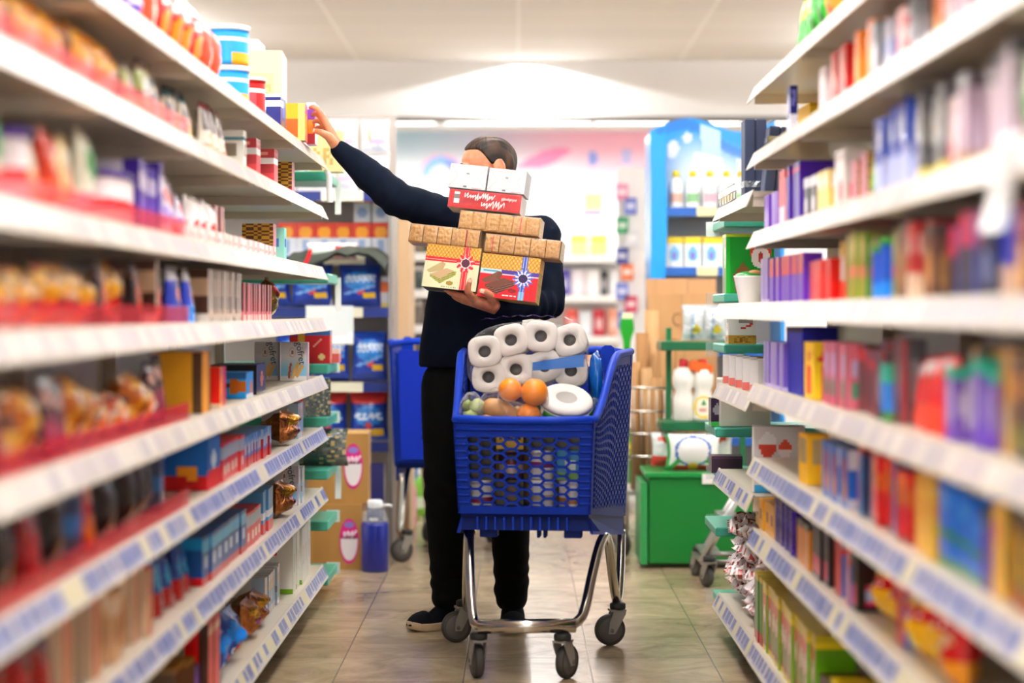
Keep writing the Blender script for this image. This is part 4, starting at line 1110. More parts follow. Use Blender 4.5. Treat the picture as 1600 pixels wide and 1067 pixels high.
def caster(parent, p, yaw, r=.053):
    """p: point on the floor under the wheel hub (parent space)"""
    c = bpy.data.objects.new('caster', None)
    COL.objects.link(c)
    c.parent = parent
    c.location = p
    c.rotation_euler = (0, 0, yaw)
    wmb = MB()
    prof = [(r * .35, -.016), (r * .72, -.016), (r * .78, -.011), (r * .92, -.014), (r, -.008), (r, .008), (r * .92, .014), (r * .78, .011), (r * .72, .016), (r * .35, .016)]
    wmb.lathe(prof, lambda a, i: L('#3c3835' if 2 <= i <= 6 else '#56514c'), 28)
    wmb.v = [(z, x, y + r) for x, y, z in wmb.v]
    wmb.build('wheel', 'rubber', c)
    f = MB()
    for s in (-1, 1):
        poly = [(-.012, r - .012), (.012, r - .012), (.05, r * 2 + .002), (.05, r * 2 + .014), (.008, r * 2 + .014), (-.008, r * 1.5)]
        x0 = s * .021 - .002
        vs = [(x0, y, z) for y, z in poly] + [(x0 + .004, y, z) for y, z in poly]
        n = len(poly)
        f.add(vs, [tuple(range(n)), tuple(range(2 * n - 1, n - 1, -1))] + [(i, n + i, n + (i + 1) % n, (i + 1) % n) for i in range(n)], '#8a857c')
    f.box(-.023, .023, .0, .052, r * 2 + .01, r * 2 + .017, '#8a857c')
    f.tube([(-.026, 0, r), (.026, 0, r)], .007, '#6a665f', 10)
    f.build('fork', 'plastic', c)
    MB().lathe([(.012, r * 2 + .016), (.026, r * 2 + .016), (.027, r * 2 + .022), (.027, r * 2 + .034), (.022, r * 2 + .038)], '#1c1b1a', 18, c=(0, .028, 0)).build('collar', 'rubber', c)
    return c

cart = thing('shopping_cart', 'blue plastic shopping cart filled with groceries in front of the man', 'shopping cart')
cart.matrix_world = CART_M
make_basket(cart)
ch = MB()
# front cross bar and the two side loops
zb = .168
ch.tube(smooth_path([cl(733, 830, 6.12), cl(735, 900, 6.04), cl(739, 960, 5.98), cl(746, 976, 5.95), cl(770, 979, 5.93), cl(820, 980, 5.93), cl(880, 978, 5.93), cl(903, 970, 5.95), cl(914, 950, 5.99), cl(926, 895, 6.08), cl(937, 852, 6.16), cl(945, 838, 6.22), cl(951, 850, 6.3), cl(957, 900, 6.45), cl(963, 937, 6.56), cl(967, 928, 6.6), cl(970, 880, 6.66), cl(971, 828, 6.7)]), .016, '#c9c4ba', 12)
ch.tube(smooth_path([cl(735, 832, 6.14), cl(732, 836, 6.24), cl(730, 880, 6.42), cl(729, 940, 6.57), cl(731, 940, 6.62), cl(733, 832, 6.7)]), .016, '#c9c4ba', 12)
ch.build('chassis', 'chrome', cart)
fb = MB()
fb.tube([cl(746, 979, 5.93), cl(900, 977, 5.93)], .0225, '#cfcac0', 14)
fb.build('cross_bar', 'chrome', cart)
for (px, py, Yw, yaw) in ((745, 1058, 5.97, 200), (886, 1060, 5.95, 155), (713, 1002, 6.6, -62), (953, 1008, 6.54, -68)):
    p = cl(px, py, Yw)
    p.z = 0
    caster(cart, p, R(yaw))

# ---------------------------------------------------------------- groceries in the cart
def in_cart(lx, ly, lz): return CART_M @ Vector((lx, ly, lz))
CYAW = math.atan2(-dirv.x, dirv.y)
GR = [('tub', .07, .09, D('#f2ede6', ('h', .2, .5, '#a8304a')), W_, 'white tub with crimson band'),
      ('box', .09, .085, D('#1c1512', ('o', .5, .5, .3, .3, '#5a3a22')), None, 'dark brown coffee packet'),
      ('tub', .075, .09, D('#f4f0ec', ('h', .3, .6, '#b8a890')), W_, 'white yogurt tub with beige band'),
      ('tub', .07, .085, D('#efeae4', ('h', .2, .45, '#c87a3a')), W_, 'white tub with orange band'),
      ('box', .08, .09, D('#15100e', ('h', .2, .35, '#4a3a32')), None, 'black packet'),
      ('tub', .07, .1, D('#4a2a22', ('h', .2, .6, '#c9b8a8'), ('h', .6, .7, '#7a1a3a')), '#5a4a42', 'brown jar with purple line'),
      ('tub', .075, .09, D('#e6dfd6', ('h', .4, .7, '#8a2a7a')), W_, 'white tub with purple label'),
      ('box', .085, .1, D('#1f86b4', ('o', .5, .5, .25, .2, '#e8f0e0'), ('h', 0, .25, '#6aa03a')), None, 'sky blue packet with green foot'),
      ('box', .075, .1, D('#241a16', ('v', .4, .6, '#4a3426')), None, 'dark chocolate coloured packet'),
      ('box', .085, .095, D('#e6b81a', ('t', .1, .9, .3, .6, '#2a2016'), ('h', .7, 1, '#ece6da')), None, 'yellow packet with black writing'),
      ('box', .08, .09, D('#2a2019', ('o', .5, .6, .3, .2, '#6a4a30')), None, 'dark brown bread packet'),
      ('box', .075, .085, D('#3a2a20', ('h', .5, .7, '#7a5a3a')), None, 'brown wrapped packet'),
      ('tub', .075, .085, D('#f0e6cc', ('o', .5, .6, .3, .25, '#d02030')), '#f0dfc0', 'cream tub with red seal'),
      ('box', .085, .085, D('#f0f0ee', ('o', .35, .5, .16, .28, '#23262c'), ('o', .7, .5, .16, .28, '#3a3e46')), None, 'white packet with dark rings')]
k = 0
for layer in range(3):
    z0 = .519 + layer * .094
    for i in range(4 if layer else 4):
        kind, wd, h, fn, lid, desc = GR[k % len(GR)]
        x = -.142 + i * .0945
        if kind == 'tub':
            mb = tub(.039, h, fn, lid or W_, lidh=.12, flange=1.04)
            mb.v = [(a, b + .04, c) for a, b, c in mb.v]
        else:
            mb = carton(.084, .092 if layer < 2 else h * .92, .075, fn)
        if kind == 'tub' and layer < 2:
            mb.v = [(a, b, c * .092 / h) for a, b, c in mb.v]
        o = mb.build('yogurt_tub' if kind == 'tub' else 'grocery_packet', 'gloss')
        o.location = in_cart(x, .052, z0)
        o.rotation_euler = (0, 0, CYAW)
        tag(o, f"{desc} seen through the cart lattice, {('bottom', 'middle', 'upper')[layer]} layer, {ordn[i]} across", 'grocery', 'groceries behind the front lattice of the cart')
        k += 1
# big packs that carry the upper layer
def pack(name, label, x0, x1, y0, y1, z0, z1, col, mat='gloss', cat='grocery', bev=.012):
    o = MB().box(x0, x1, 0, y1 - y0, 0, z1 - z0, col, bev).build(name, mat)
    o.location = in_cart(0, y0, z0)
    o.rotation_euler = (0, 0, CYAW)
    return tag(o, label, cat)
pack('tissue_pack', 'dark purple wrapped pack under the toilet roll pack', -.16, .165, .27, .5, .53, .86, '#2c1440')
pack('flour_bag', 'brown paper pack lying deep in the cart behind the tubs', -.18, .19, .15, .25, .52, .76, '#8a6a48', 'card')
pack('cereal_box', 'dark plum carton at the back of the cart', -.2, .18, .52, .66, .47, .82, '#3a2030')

# toilet rolls
tp = thing('toilet_roll_pack', 'film wrapped pack of eight white toilet rolls topping the cart', 'toilet paper')
rolls = [(757, 549), (798, 531), (845, 525), (890, 531), (763, 589), (806, 577), (851, 572), (892, 579)]
ctr = at(825, 558, 6.2)
def roll_mb(rx, rz, ln):
    mb = MB()
    n = 28
    sq = lambda a: 1 / (abs(math.cos(a)) ** 3.2 + abs(math.sin(a)) ** 3.2) ** (1 / 3.2)
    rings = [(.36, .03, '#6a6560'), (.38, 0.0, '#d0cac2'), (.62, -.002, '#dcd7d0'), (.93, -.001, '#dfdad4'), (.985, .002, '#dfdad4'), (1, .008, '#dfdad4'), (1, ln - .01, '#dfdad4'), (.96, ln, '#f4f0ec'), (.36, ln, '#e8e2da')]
    vs, fs, cs = [], [], []
    for (s, y, c) in rings:
        for k in range(n):
            a = 2 * PI * k / n
            q = s * (sq(a) if s > .6 else 1)
            vs.append((rx * q * math.cos(a), y, rz * q * math.sin(a)))
    for i in range(len(rings) - 1):
        for k in range(n):
            fs.append((i * n + k, i * n + (k + 1) % n, (i + 1) * n + (k + 1) % n, (i + 1) * n + k))
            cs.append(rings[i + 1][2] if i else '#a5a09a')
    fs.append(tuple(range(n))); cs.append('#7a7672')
    mb.add(vs, fs, cs, True)
    return mb
rm = roll_mb(.0535, .0505, .12)
tp.location = ctr
for i, (px, py) in enumerate(rolls):
    o = rm.build('toilet_roll', 'tissue', tp) if i == 0 else None
    if o is None:
        o = first_roll.copy(); COL.objects.link(o)
    else:
        first_roll = o
    p = at(px, py, 6.16) - ctr
    o.location = p
    o.rotation_euler = (R(-4), R(random.uniform(-20, 20)), CYAW * .6)
# film: rounded slab around the rolls
def film_pt(u, v):
    a = 2 * PI * u
    e = 3.4
    q = 1 / (abs(math.cos(a)) ** e + abs(math.sin(a)) ** e) ** (1 / e)
    x, z = .194 * q * math.cos(a), .106 * q * math.sin(a)
    z += .024 * (1 - (x / .19) ** 2) - .012
    z -= .0 * x
    s = (.0, .75, .96, 1, 1, 1, .96, .75, 0)[int(round(v * 8))]
    y = (-.052, -.052, -.048, -.035, .06, .165, .172, .176, .176)[int(round(v * 8))]
    n_ = noise.noise(Vector((x * 30, y * 14, z * 30))) * .003
    return Vector((x * s, y + n_, z * s - .004))
fm = MB().surf(film_pt, 48, 8, '#ffffff', closed_u=True)
fm.build('film', 'clear_film', tp, rot=(0, 0, CYAW * .6))
tapeP = [at(832, 566, 6.13), at(832, 579, 6.13), at(912, 573, 6.11), at(912, 553, 6.11)]
vs = [p - ctr + Vector((0, -.012, 0)) for p in tapeP] + [at(915, 553, 6.3) - ctr + Vector((.006, 0, 0)), at(915, 573, 6.3) - ctr + Vector((.006, 0, 0))]
vs += [v + Vector((0, .001, 0)) for v in vs]
MB().add(vs, [(0, 1, 2, 3), (3, 2, 5, 4), (9, 8, 7, 6), (10, 11, 8, 9)], '#0a6fd0').build('tape', 'blue_tape', tp)
MB().surf(lambda u, v: Vector((lerp(-.15, .17, u), -.02 + .18 * v, .112 + .022 * (1 - ((lerp(-.15, .17, u)) / .19) ** 2) + .004 * math.sin(u * 40))), 24, 5, '#5a3c9a').build('top_label', 'purple_film', tp, rot=(0, 0, CYAW * .6))
# oranges in a thin bag
oc = [((797, 609), .037, 6.0), ((835, 613), .043, 5.99), ((826, 649), .038, 6.0)]
for i, ((px, py), r, Y) in enumerate(oc):
    o = MB().ball((0, 0, 0), r, '#f08a0c', 24, wob=.02, seed=i).build('orange', 'veg')
    o.location = at(px, py, Y)
    MB().lathe([(.001, r * .985), (.005, r * 1.0), (.002, r * 1.02)], '#6a7a2a', 8).build('stem_scar', 'veg', o)
    tag(o, ('smaller orange in a clear bag under the toilet rolls', 'largest orange in a clear bag beside the white roll', 'darker orange tucked low behind the cart rim')[i], 'orange', None)
def film_blob(name, label, c, sc, seed, mat='clear_film', cat='bag', wob=.18, knot=None):
    mb = MB().ball((0, 0, 0), 1, '#ffffff', 30, sc, wob, seed)
    o = mb.build(name, mat)
    o.location = c
    if knot is not None:
        q = Vector(knot) - Vector(c)
        k_ = MB()
        k_.surf(lambda u, v: q * (.72 + .42 * v) + Vector((math.cos(u * 2 * PI), .4 * math.sin(u * 2 * PI), .3 * math.cos(u * 2 * PI))) * (.022 - .05 * v * (1 - v) + .012 * v), 12, 6, '#ffffff', closed_u=True)
        k_.build('knot', mat, o)
    return tag(o, label, cat)
film_blob('plastic_bag', 'thin clear plastic bag around the oranges', at(818, 626, 5.99), (.079, .056, .078), 3)
# brown loaf and pale vegetables, each in its own bag
bread = thing('bread_bag', 'clear knotted bag of brown baked goods at the front rim of the cart', 'bread', at(785, 645, 5.98))
b0 = at(785, 645, 5.98)
bread.location.y += .035
def rel(px, py, Y): return at(px, py, Y) - b0
for (pts, rr) in (([(755, 632, 5.97), (785, 645, 5.99), (818, 662, 6.0)], [.028, .036, .026]), ([(752, 654, 5.95), (768, 662, 5.95)], [.018, .02]), ([(800, 640, 6.02), (822, 655, 6.02)], [.022, .02])):
    pp = smooth_path([rel(*q) for q in pts], 6)
    n = len(pp)
    r_ = []
    for i in range(n):
        t = i / (n - 1)
        base = rr[min(len(rr) - 1, int(t * (len(rr) - 1)))] * (1 - t * (len(rr) - 1) % 1) + rr[min(len(rr) - 1, int(t * (len(rr) - 1)) + 1)] * (t * (len(rr) - 1) % 1)
        r_.append(base * (1 + .06 * math.sin(i * 2.1)) * (min(1, .35 + i * .45) * min(1, .35 + (n - 1 - i) * .45)))
    MB().tube(pp, r_, '#c08a4a', 16).build('bread_roll', 'veg', bread)
MB().surf(lambda u, v: rel(786, 646, 5.97) + Vector((math.cos(2 * PI * u) * .085 * math.sin(PI * (.02 + .96 * v)), -.005 + math.sin(2 * PI * u) * .05 * math.sin(PI * (.02 + .96 * v)), -.062 * math.cos(PI * v) * (1 - .35 * math.cos(2 * PI * u)))), 28, 14, '#ffffff', closed_u=True).build('bag_film', 'clear_film', bread)
veg = thing('vegetable_bag', 'bag of pale green vegetables in the cart corner by the man', 'vegetables', at(737, 640, 6.0))
v0 = at(737, 640, 6.0)
for i, (px, py, r) in enumerate(((735, 652, .024), (745, 636, .026), (731, 634, .018), (748, 655, .022))):
    MB().ball(at(px, py, 6.0 + .01 * i) - v0, r, ('#93a45a', '#a9b57c', '#7d9348', '#8ba052')[i], 16, wob=.25, seed=i + 4).build('vegetable', 'veg', veg)
MB().ball((0, 0, 0), 1, '#ffffff', 22, (.04, .05, .055), .12, 9).build('bag_film', 'clear_film', veg)
# white roll pack standing on end, green wrapper
kr = thing('kitchen_roll', 'fat white roll in a green wrapper lying at the cart rim', 'kitchen roll', at(881, 648, 6.065), (R(30), R(8), 0))
prof = [(.03, .062), (.034, .066), (.076, .068), (.084, .06), (.087, .05), (.087, -.05), (.08, -.06)]
MB().lathe(prof[:5], lambda a, i: L('#d9d6d2' if i else '#a9a5a0'), 36).build('tissue_end', 'tissue', kr)
MB().lathe([(.0875, .045), (.0885, .03), (.0885, -.055), (.07, -.062)], lambda a, i: L('#1c8a2a' if (int(a * 36) % 5 or i > 1) else '#e6f0e0'), 36).build('wrapper', 'gloss', kr)
# blue and clear packs at the hinge side
film_blob('plastic_bag', 'crumpled blue plastic pack beside the toilet rolls', in_cart(.2, .36, .9), (.025, .07, .1), 12, 'blue_tape', 'bag', .3)
film_blob('plastic_bag', 'crumpled clear wrapper inside the cart flap', in_cart(.205, .22, .815), (.028, .06, .045), 14, 'clear_film', 'bag', .4)
# ---------------------------------------------------------------- the man
def capsule(mb, p0, r0, p1, r1, n=14, flat=None):
    p0, p1 = Vector(p0), Vector(p1)
    d = (p1 - p0)
    ln = max(d.length, 1e-4)
    d = d / ln
    pts, rs = [], []
    for k in range(5):
        a = PI / 2 * (1 - k / 4)
        pts.append(p0 - d * r0 * math.sin(a)); rs.append(max(1e-4, r0 * math.cos(a)))
    for k in range(1, 6):
        pts.append(p0.lerp(p1, k / 6)); rs.append(lerp(r0, r1, k / 6))
    for k in range(5):
        a = PI / 2 * k / 4
        pts.append(p1 + d * r1 * math.sin(a)); rs.append(max(1e-4, r1 * math.cos(a)))
    mb.tube(pts, rs, '#ffffff', n)
def chain(mb, pts, rs, n=14):
    for i in range(len(pts) - 1):
        capsule(mb, pts[i], rs[i], pts[i + 1], rs[i + 1], n)
def rings(mb, rr, n=24, col='#ffffff'):
    """closed loft: (cx,cy,cz,rx,ry,power)"""
    vs, fs = [], []
    for (cx, cy, cz, rx, ry) in rr:
        for k in range(n):
            a = 2 * PI * k / n
            e = 2.5
            q = 1 / (abs(math.cos(a)) ** e + abs(math.sin(a)) ** e) ** (1 / e)
            vs.append((cx + rx * q * math.cos(a), cy + ry * q * math.sin(a), cz))
    for i in range(len(rr) - 1):
        for k in range(n):
            fs.append((i * n + k, i * n + (k + 1) % n, (i + 1) * n + (k + 1) % n, (i + 1) * n + k))
    fs.append(tuple(range(n - 1, -1, -1)))
    fs.append(tuple(range((len(rr) - 1) * n, len(rr) * n)))
    mb.add(vs, fs, col)
def fuse(mb, name, voxel, smooth, col, mat, parent, disp=None):
    """union of overlapping closed shapes into one skin"""
    o = mb.build(name + '_raw', 'matte')
    m = o.modifiers.new('r', 'REMESH')
    m.mode = 'VOXEL'
    m.voxel_size = voxel
    if smooth:
        s = o.modifiers.new('s', 'SMOOTH')
        s.iterations = smooth
        s.factor = .5
    dg = bpy.context.evaluated_depsgraph_get()
    me = bpy.data.meshes.new_from_object(o.evaluated_get(dg))
    bpy.data.objects.remove(o)
    me.name = name
    n = len(me.vertices)
    co = np.empty(n * 3, dtype=np.float32)
    me.vertices.foreach_get('co', co)
    co = co.reshape(-1, 3)
    if disp:
        nr = np.empty(n * 3, dtype=np.float32)
        me.vertices.foreach_get('normal', nr)
        nr = nr.reshape(-1, 3)
        dd = np.array([disp(Vector(p)) for p in co], dtype=np.float32)
        co = co + nr * dd[:, None]
        me.vertices.foreach_set('co', co.ravel())
    for a in list(me.color_attributes):
        me.color_attributes.remove(a)
    at_ = me.color_attributes.new('Col', 'FLOAT_COLOR', 'POINT')
    cols = np.array([L(col(Vector(p))) if callable(col) else L(col) for p in (co if callable(col) else co[:1])], dtype=np.float32)
    if not callable(col): cols = np.repeat(cols, n, axis=0)
    at_.data.foreach_set('color', cols.ravel())
    me.polygons.foreach_set('use_smooth', np.ones(len(me.polygons), dtype=bool))
    me.materials.clear()
    me.materials.append(M[mat])
    me.update()
    q = bpy.data.objects.new(name, me)
    COL.objects.link(q)
    q.parent = parent
    return q

def skin_mat():
    m, nt, b = new_mat('skin')
    a = nt.nodes.new('ShaderNodeAttribute')
    a.attribute_name = 'Col'
    n = nt.nodes.new('ShaderNodeTexNoise')
    n.inputs['Scale'].default_value = 45
    n.inputs['Detail'].default_value = 5
    mx = nt.nodes.new('ShaderNodeMix')
    mx.data_type = 'RGBA'
    mx.blend_type = 'MULTIPLY'
    mx.inputs[0].default_value = .35
    rp = nt.nodes.new('ShaderNodeValToRGB')
    rp.color_ramp.elements[0].color = L('#c98a78')
    rp.color_ramp.elements[0].position = .35
    rp.color_ramp.elements[1].color = (1, 1, 1, 1)
    rp.color_ramp.elements[1].position = .62
    nt.links.new(n.outputs['Fac'], rp.inputs[0])
    nt.links.new(a.outputs['Color'], mx.inputs[6])
    nt.links.new(rp.outputs[0], mx.inputs[7])
    nt.links.new(mx.outputs[2], b.inputs['Base Color'])
    b.inputs['Roughness'].default_value = .48
    b.inputs['Subsurface Weight'].default_value = .12
    b.inputs['Subsurface Radius'].default_value = (.012, .004, .002)
    bm_ = nt.nodes.new('ShaderNodeBump')
    bm_.inputs['Strength'].default_value = .25
    bm_.inputs['Distance'].default_value = .001
    n2 = nt.nodes.new('ShaderNodeTexNoise')
    n2.inputs['Scale'].default_value = 260
    nt.links.new(n2.outputs['Fac'], bm_.inputs['Height'])
    nt.links.new(bm_.outputs[0], b.inputs['Normal'])
    M['skin'] = m
skin_mat()
painted('hair', .6, spec=.3)

man = thing('person', 'man in navy sweater and black trousers hidden behind stacked boxes, one arm reaching', 'person', (-.14, 6.9, 0))
man_off = Vector((-.14, 6.9, 0))
SK = '#c98660'
# joints
sho_r, elb_r, wri_r = at(704, 342, 6.88), at(622, 312, 6.78), at(530, 233, 6.83)
sho_l, elb_l, wri_l = at(846, 366, 6.86), at(856, 474, 6.72), at(782, 479, 6.5)
hip_r, kne_r, ank_r = at(702, 600, 6.9), at(697, 770, 6.84), at(704, 935, 6.93)
hip_l, kne_l, ank_l = at(782, 600, 6.94), at(796, 770, 6.88), at(800, 935, 6.96)
neck0, headc = at(770, 335, 6.9), at(758, 268, 6.86)
f_ = Vector((-.92, -.38, -.1)).normalized()
x_ = f_.cross(Vector((0, 0, 1))).normalized()
z_ = x_.cross(f_).normalized()
HM = Matrix.Translation(headc) @ Matrix((x_, f_, z_)).transposed().to_4x4()
hp = lambda x, y, z: HM @ Vector((x, y, z))

b = MB()
b.M = HM
b.ball((0, -.014, .03), 1, '#ffffff', 24, (.076, .098, .088))
b.ball((0, .028, -.028), 1, '#ffffff', 24, (.063, .07, .088))
b.ball((0, .052, -.092), 1, '#ffffff', 16, (.042, .042, .034))
capsule(b, (-.034, .088, .022), .012, (.034, .088, .022), .012)
capsule(b, (0, .098, .01), .008, (0, .118, -.03), .013)
capsule(b, (-.014, .1, -.034), .008, (.014, .1, -.034), .008)
capsule(b, (-.02, .092, -.062), .007, (.02, .092, -.062), .007)
capsule(b, (-.018, .091, -.073), .008, (.018, .091, -.073), .008)
for s in (-1, 1):
    b.ball((s * .048, .06, -.02), 1, '#ffffff', 12, (.02, .024, .022))
    b.ball((s * .082, -.024, .006), 1, '#ffffff', 14, (.009, .024, .033))
    capsule(b, (s * .087, -.03, .032), .006, (s * .086, -.036, -.006), .005)
b.M = None
capsule(b, hp(0, -.03, -.06), .056, neck0, .06)
# skin under the clothes
rings(b, [(-.15, 6.92, .92, .13, .085), (-.145, 6.92, 1.1, .14, .09), (-.115, 6.91, 1.3, .155, .095), (-.1, 6.9, 1.42, .14, .085), (-.09, 6.9, 1.49, .06, .055)])
chain(b, [sho_r, elb_r, wri_r], [.05, .042, .026])
chain(b, [sho_l, elb_l, wri_l], [.05, .042, .027])
chain(b, [hip_r, kne_r, ank_r], [.075, .05, .036])
chain(b, [hip_l, kne_l, ank_l], [.075, .05, .036])
# the hand on the shelf: back of the hand, thumb towards the camera
A = lambda px, py, Y: at(px, py, Y)
for kn, r in (((504, 183, 6.815), .0135), ((505, 188, 6.845), .0135), ((506, 194, 6.87), .013), ((508, 200, 6.89), .012)):
    capsule(b, A(528, 231, 6.83), .024, A(*kn), r)
chain(b, [A(504, 183, 6.815), A(496.5, 170.5, 6.815), A(489, 167, 6.82), A(485, 168, 6.83)], [.0125, .0102, .0088, .0072])
chain(b, [A(505, 188, 6.845), A(497, 179, 6.845), A(491.5, 177.5, 6.85), A(489, 180, 6.855)], [.0128, .0105, .009, .0074])
chain(b, [A(506, 194, 6.87), A(498.5, 189, 6.875), A(493, 188.5, 6.88), A(490, 191, 6.88)], [.012, .01, .0088, .0072])
chain(b, [A(508, 200, 6.89), A(501.5, 199, 6.895), A(496, 199, 6.9), A(492.5, 201, 6.9)], [.011, .0088, .0078, .0065])
chain(b, [A(523, 226, 6.815), A(513, 213, 6.79), A(502, 207, 6.775), A(491, 204, 6.79)], [.019, .0155, .0122, .0088])
# the hand under the boxes
for kn, r in (((737, 462, 6.45), .0125), ((735, 466, 6.47), .0135), ((735, 470, 6.49), .013), ((737, 474, 6.51), .012)):
    capsule(b, A(774, 480, 6.49), .025, A(*kn), r)
capsule(b, A(772, 477, 6.465), .022, A(748, 472, 6.46), .016)
chain(b, [A(738, 463, 6.45), A(730.5, 456, 6.425), A(732, 446, 6.415), A(734.5, 437.5, 6.415)], [.0125, .0112, .0098, .0078])
chain(b, [A(735, 466, 6.47), A(718, 461, 6.48), A(705, 456.5, 6.49), A(696, 452.5, 6.5)], [.0128, .0108, .0094, .0076])
chain(b, [A(735, 470, 6.49), A(719, 465, 6.51), A(708, 460, 6.53), A(700, 456, 6.55)], [.0125, .0105, .009, .0075])
chain(b, [A(737, 474, 6.51), A(724, 471, 6.54), A(714, 467, 6.56), A(708, 463, 6.58)], [.0115, .0092, .008, .0068])
chain(b, [A(772, 474, 6.46), A(767, 463, 6.43), A(759, 457, 6.415), A(752.5, 454.5, 6.41)], [.0175, .015, .0125, .0098])
b.v = [tuple(Vector(p) - man_off) for p in b.v]
fuse(b, 'body', .0034, 3, lambda p: mixc(SK, '#b86a4c', max(0, min(1, noise.noise(p * 22) * .6 + .2))), 'skin', man)

# nails
def nail(c, u, w_, h_):
    c, u = Vector(c) - man_off, Vector(u).normalized()
    s = u.cross(Vector((0, -1, 0))).normalized()
    MB().surf(lambda a, q: c + s * (a - .5) * w_ + u * (q - .5) * h_ + Vector((0, (.5 - abs(a - .5)) * -.002, 0)), 4, 4, '#e8b8a0').build('nail', 'gloss', man)
nail(A(734.5, 438.5, 6.415) + Vector((0, -.0085, 0)), (.2, 0, 1), .011, .012)
nail(A(753.5, 455, 6.41) + Vector((0, -.0102, 0)), (-1, 0, .35), .013, .014)
nail(A(492.5, 204.3, 6.79) + Vector((0, -.0098, 0)), (-1, 0, .3), .012, .013)

# hair, slicked back
def hair_pt(u, v):
    a, e = u * 2 * PI, (v - .5) * PI * .999
    d = Vector((math.sin(a) * math.cos(e), math.cos(a) * math.cos(e), math.sin(e)))   # a=0: face side
    p = Vector((d.x * .0815, d.y * .1045, d.z * .0935))
    y, z = p.y, p.z
    line = .046 - .062 * sst((.066 - y) / .05) - .045 * sst((.01 - y) / .05) - .03 * sst((-.04 - y) / .05)
    k = sst((z - line + .006) / .016)
    w2 = p.x * 1.0 + .25 * p.z
    g = .03 * noise.noise(Vector((w2 * 150, p.y * 8, 3.3))) + .03 * noise.noise(Vector((w2 * 60, p.y * 6 + p.z * 8, 1.1)))
    s = lerp(.86, 1 + g, k)
    return (HM @ (Vector((0, -.018, .034)) + p * s)) - man_off
MB().surf(hair_pt, 120, 64, lambda u, v: mixc('#160d07', '#4a3322', max(0, min(1, .4 + 1.3 * noise.noise(Vector((math.sin(u * 2 * PI) * 22, v * 5, 7)))))), closed_u=True).build('hair', 'hair', man)
for s in (-1, 1):
    e = MB()
    e.M = Matrix.Translation(-man_off) @ HM
    e.ball((s * .031, .084, .004), .0125, '#f3efe9', 12)
    e.ball((s * .031, .0935, .004), .0055, '#3a2a1c', 10)
    e.build('eye', 'gloss', man)
    e = MB()
    e.M = Matrix.Translation(-man_off) @ HM
    e.tube([(s * .014, .1, .026), (s * .03, .1, .032), (s * .047, .09, .026)], [.003, .004, .002], '#2a1a10', 8)
    e.build('eyebrow', 'hair', man)

# sweater
NAVY = '#0b1322'
s = MB()
rings(s, [(-.178, 6.92, .945, .178, .118), (-.176, 6.92, .99, .182, .122), (-.165, 6.92, 1.08, .18, .12), (-.145, 6.91, 1.2, .178, .12), (-.12, 6.91, 1.3, .182, .12), (-.105, 6.905, 1.38, .182, .112), (-.095, 6.9, 1.44, .15, .095), (-.09, 6.9, 1.485, .085, .075), (-.088, 6.9, 1.505, .072, .068)], 32)
chain(s, [at(735, 352, 6.88), sho_r, elb_r.lerp(sho_r, .5) + Vector((0, 0, .004)), elb_r, elb_r.lerp(wri_r, .5), elb_r.lerp(wri_r, .78), wri_r + (wri_r - elb_r) * -.03], [.085, .072, .066, .064, .056, .046, .037], 18)
chain(s, [at(815, 372, 6.88), sho_l, elb_l.lerp(sho_l, .5) + Vector((.004, 0, 0)), elb_l, elb_l.lerp(wri_l, .55), wri_l], [.085, .068, .062, .056, .05, .038], 18)
capsule(s, at(700, 352, 6.89), .07, at(842, 372, 6.88), .07, 18)
def folds(p):
    w_ = p + man_off
    t = 0
    # gathers near the elbows, cuffs and waist
    for c, d, amp, fr, rad in ((elb_r, (wri_r - sho_r).normalized(), .003, 95, .12), (elb_l, (wri_l - elb_l).normalized(), .005, 95, .13), (sho_l, Vector((.5, 0, -.8)), .003, 80, .12), (sho_r, (elb_r - sho_r).normalized(), .003, 85, .12)):
        q = w_ - c
        g = math.exp(-(q.length / rad) ** 2)
        if g > .02:
            t += amp * g * math.sin(q.dot(Vector(d)) * fr + 4.5 * noise.noise(w_ * 8))
    t += .005 * noise.noise(Vector((w_.x * 9, w_.y * 9, w_.z * 4))) + .0025 * noise.noise(w_ * 24)
    return t
s.v = [tuple(Vector(p) - man_off) for p in s.v]
fuse(s, 'sweater', .0065, 7, NAVY, 'cloth', man, folds)
cuff = MB()
for wr, el, r in ((wri_r, elb_r, .0335), (wri_l, elb_l, .036)):
    d = (wr - el).normalized()
    cuff = MB()
    cuff.tube([wr - d * .05 - man_off, wr - d * .045 - man_off, wr - d * .01 - man_off, wr + d * .004 - man_off], [r * .98, r * 1.12, r * 1.02, r * .95], '#0a101d', 24)
    cuff.build('cuff', 'cloth', man)
hem = MB()
rr = []
for z, k in ((.938, .985), (.945, 1.012), (.985, 1.01), (.99, .99)):
    rr.append((-.178 + .14, 6.92 - 6.9, z, .178 * k, .118 * k))
rings(hem, rr, 40, '#0a101d')
hem.build('hem', 'cloth', man)

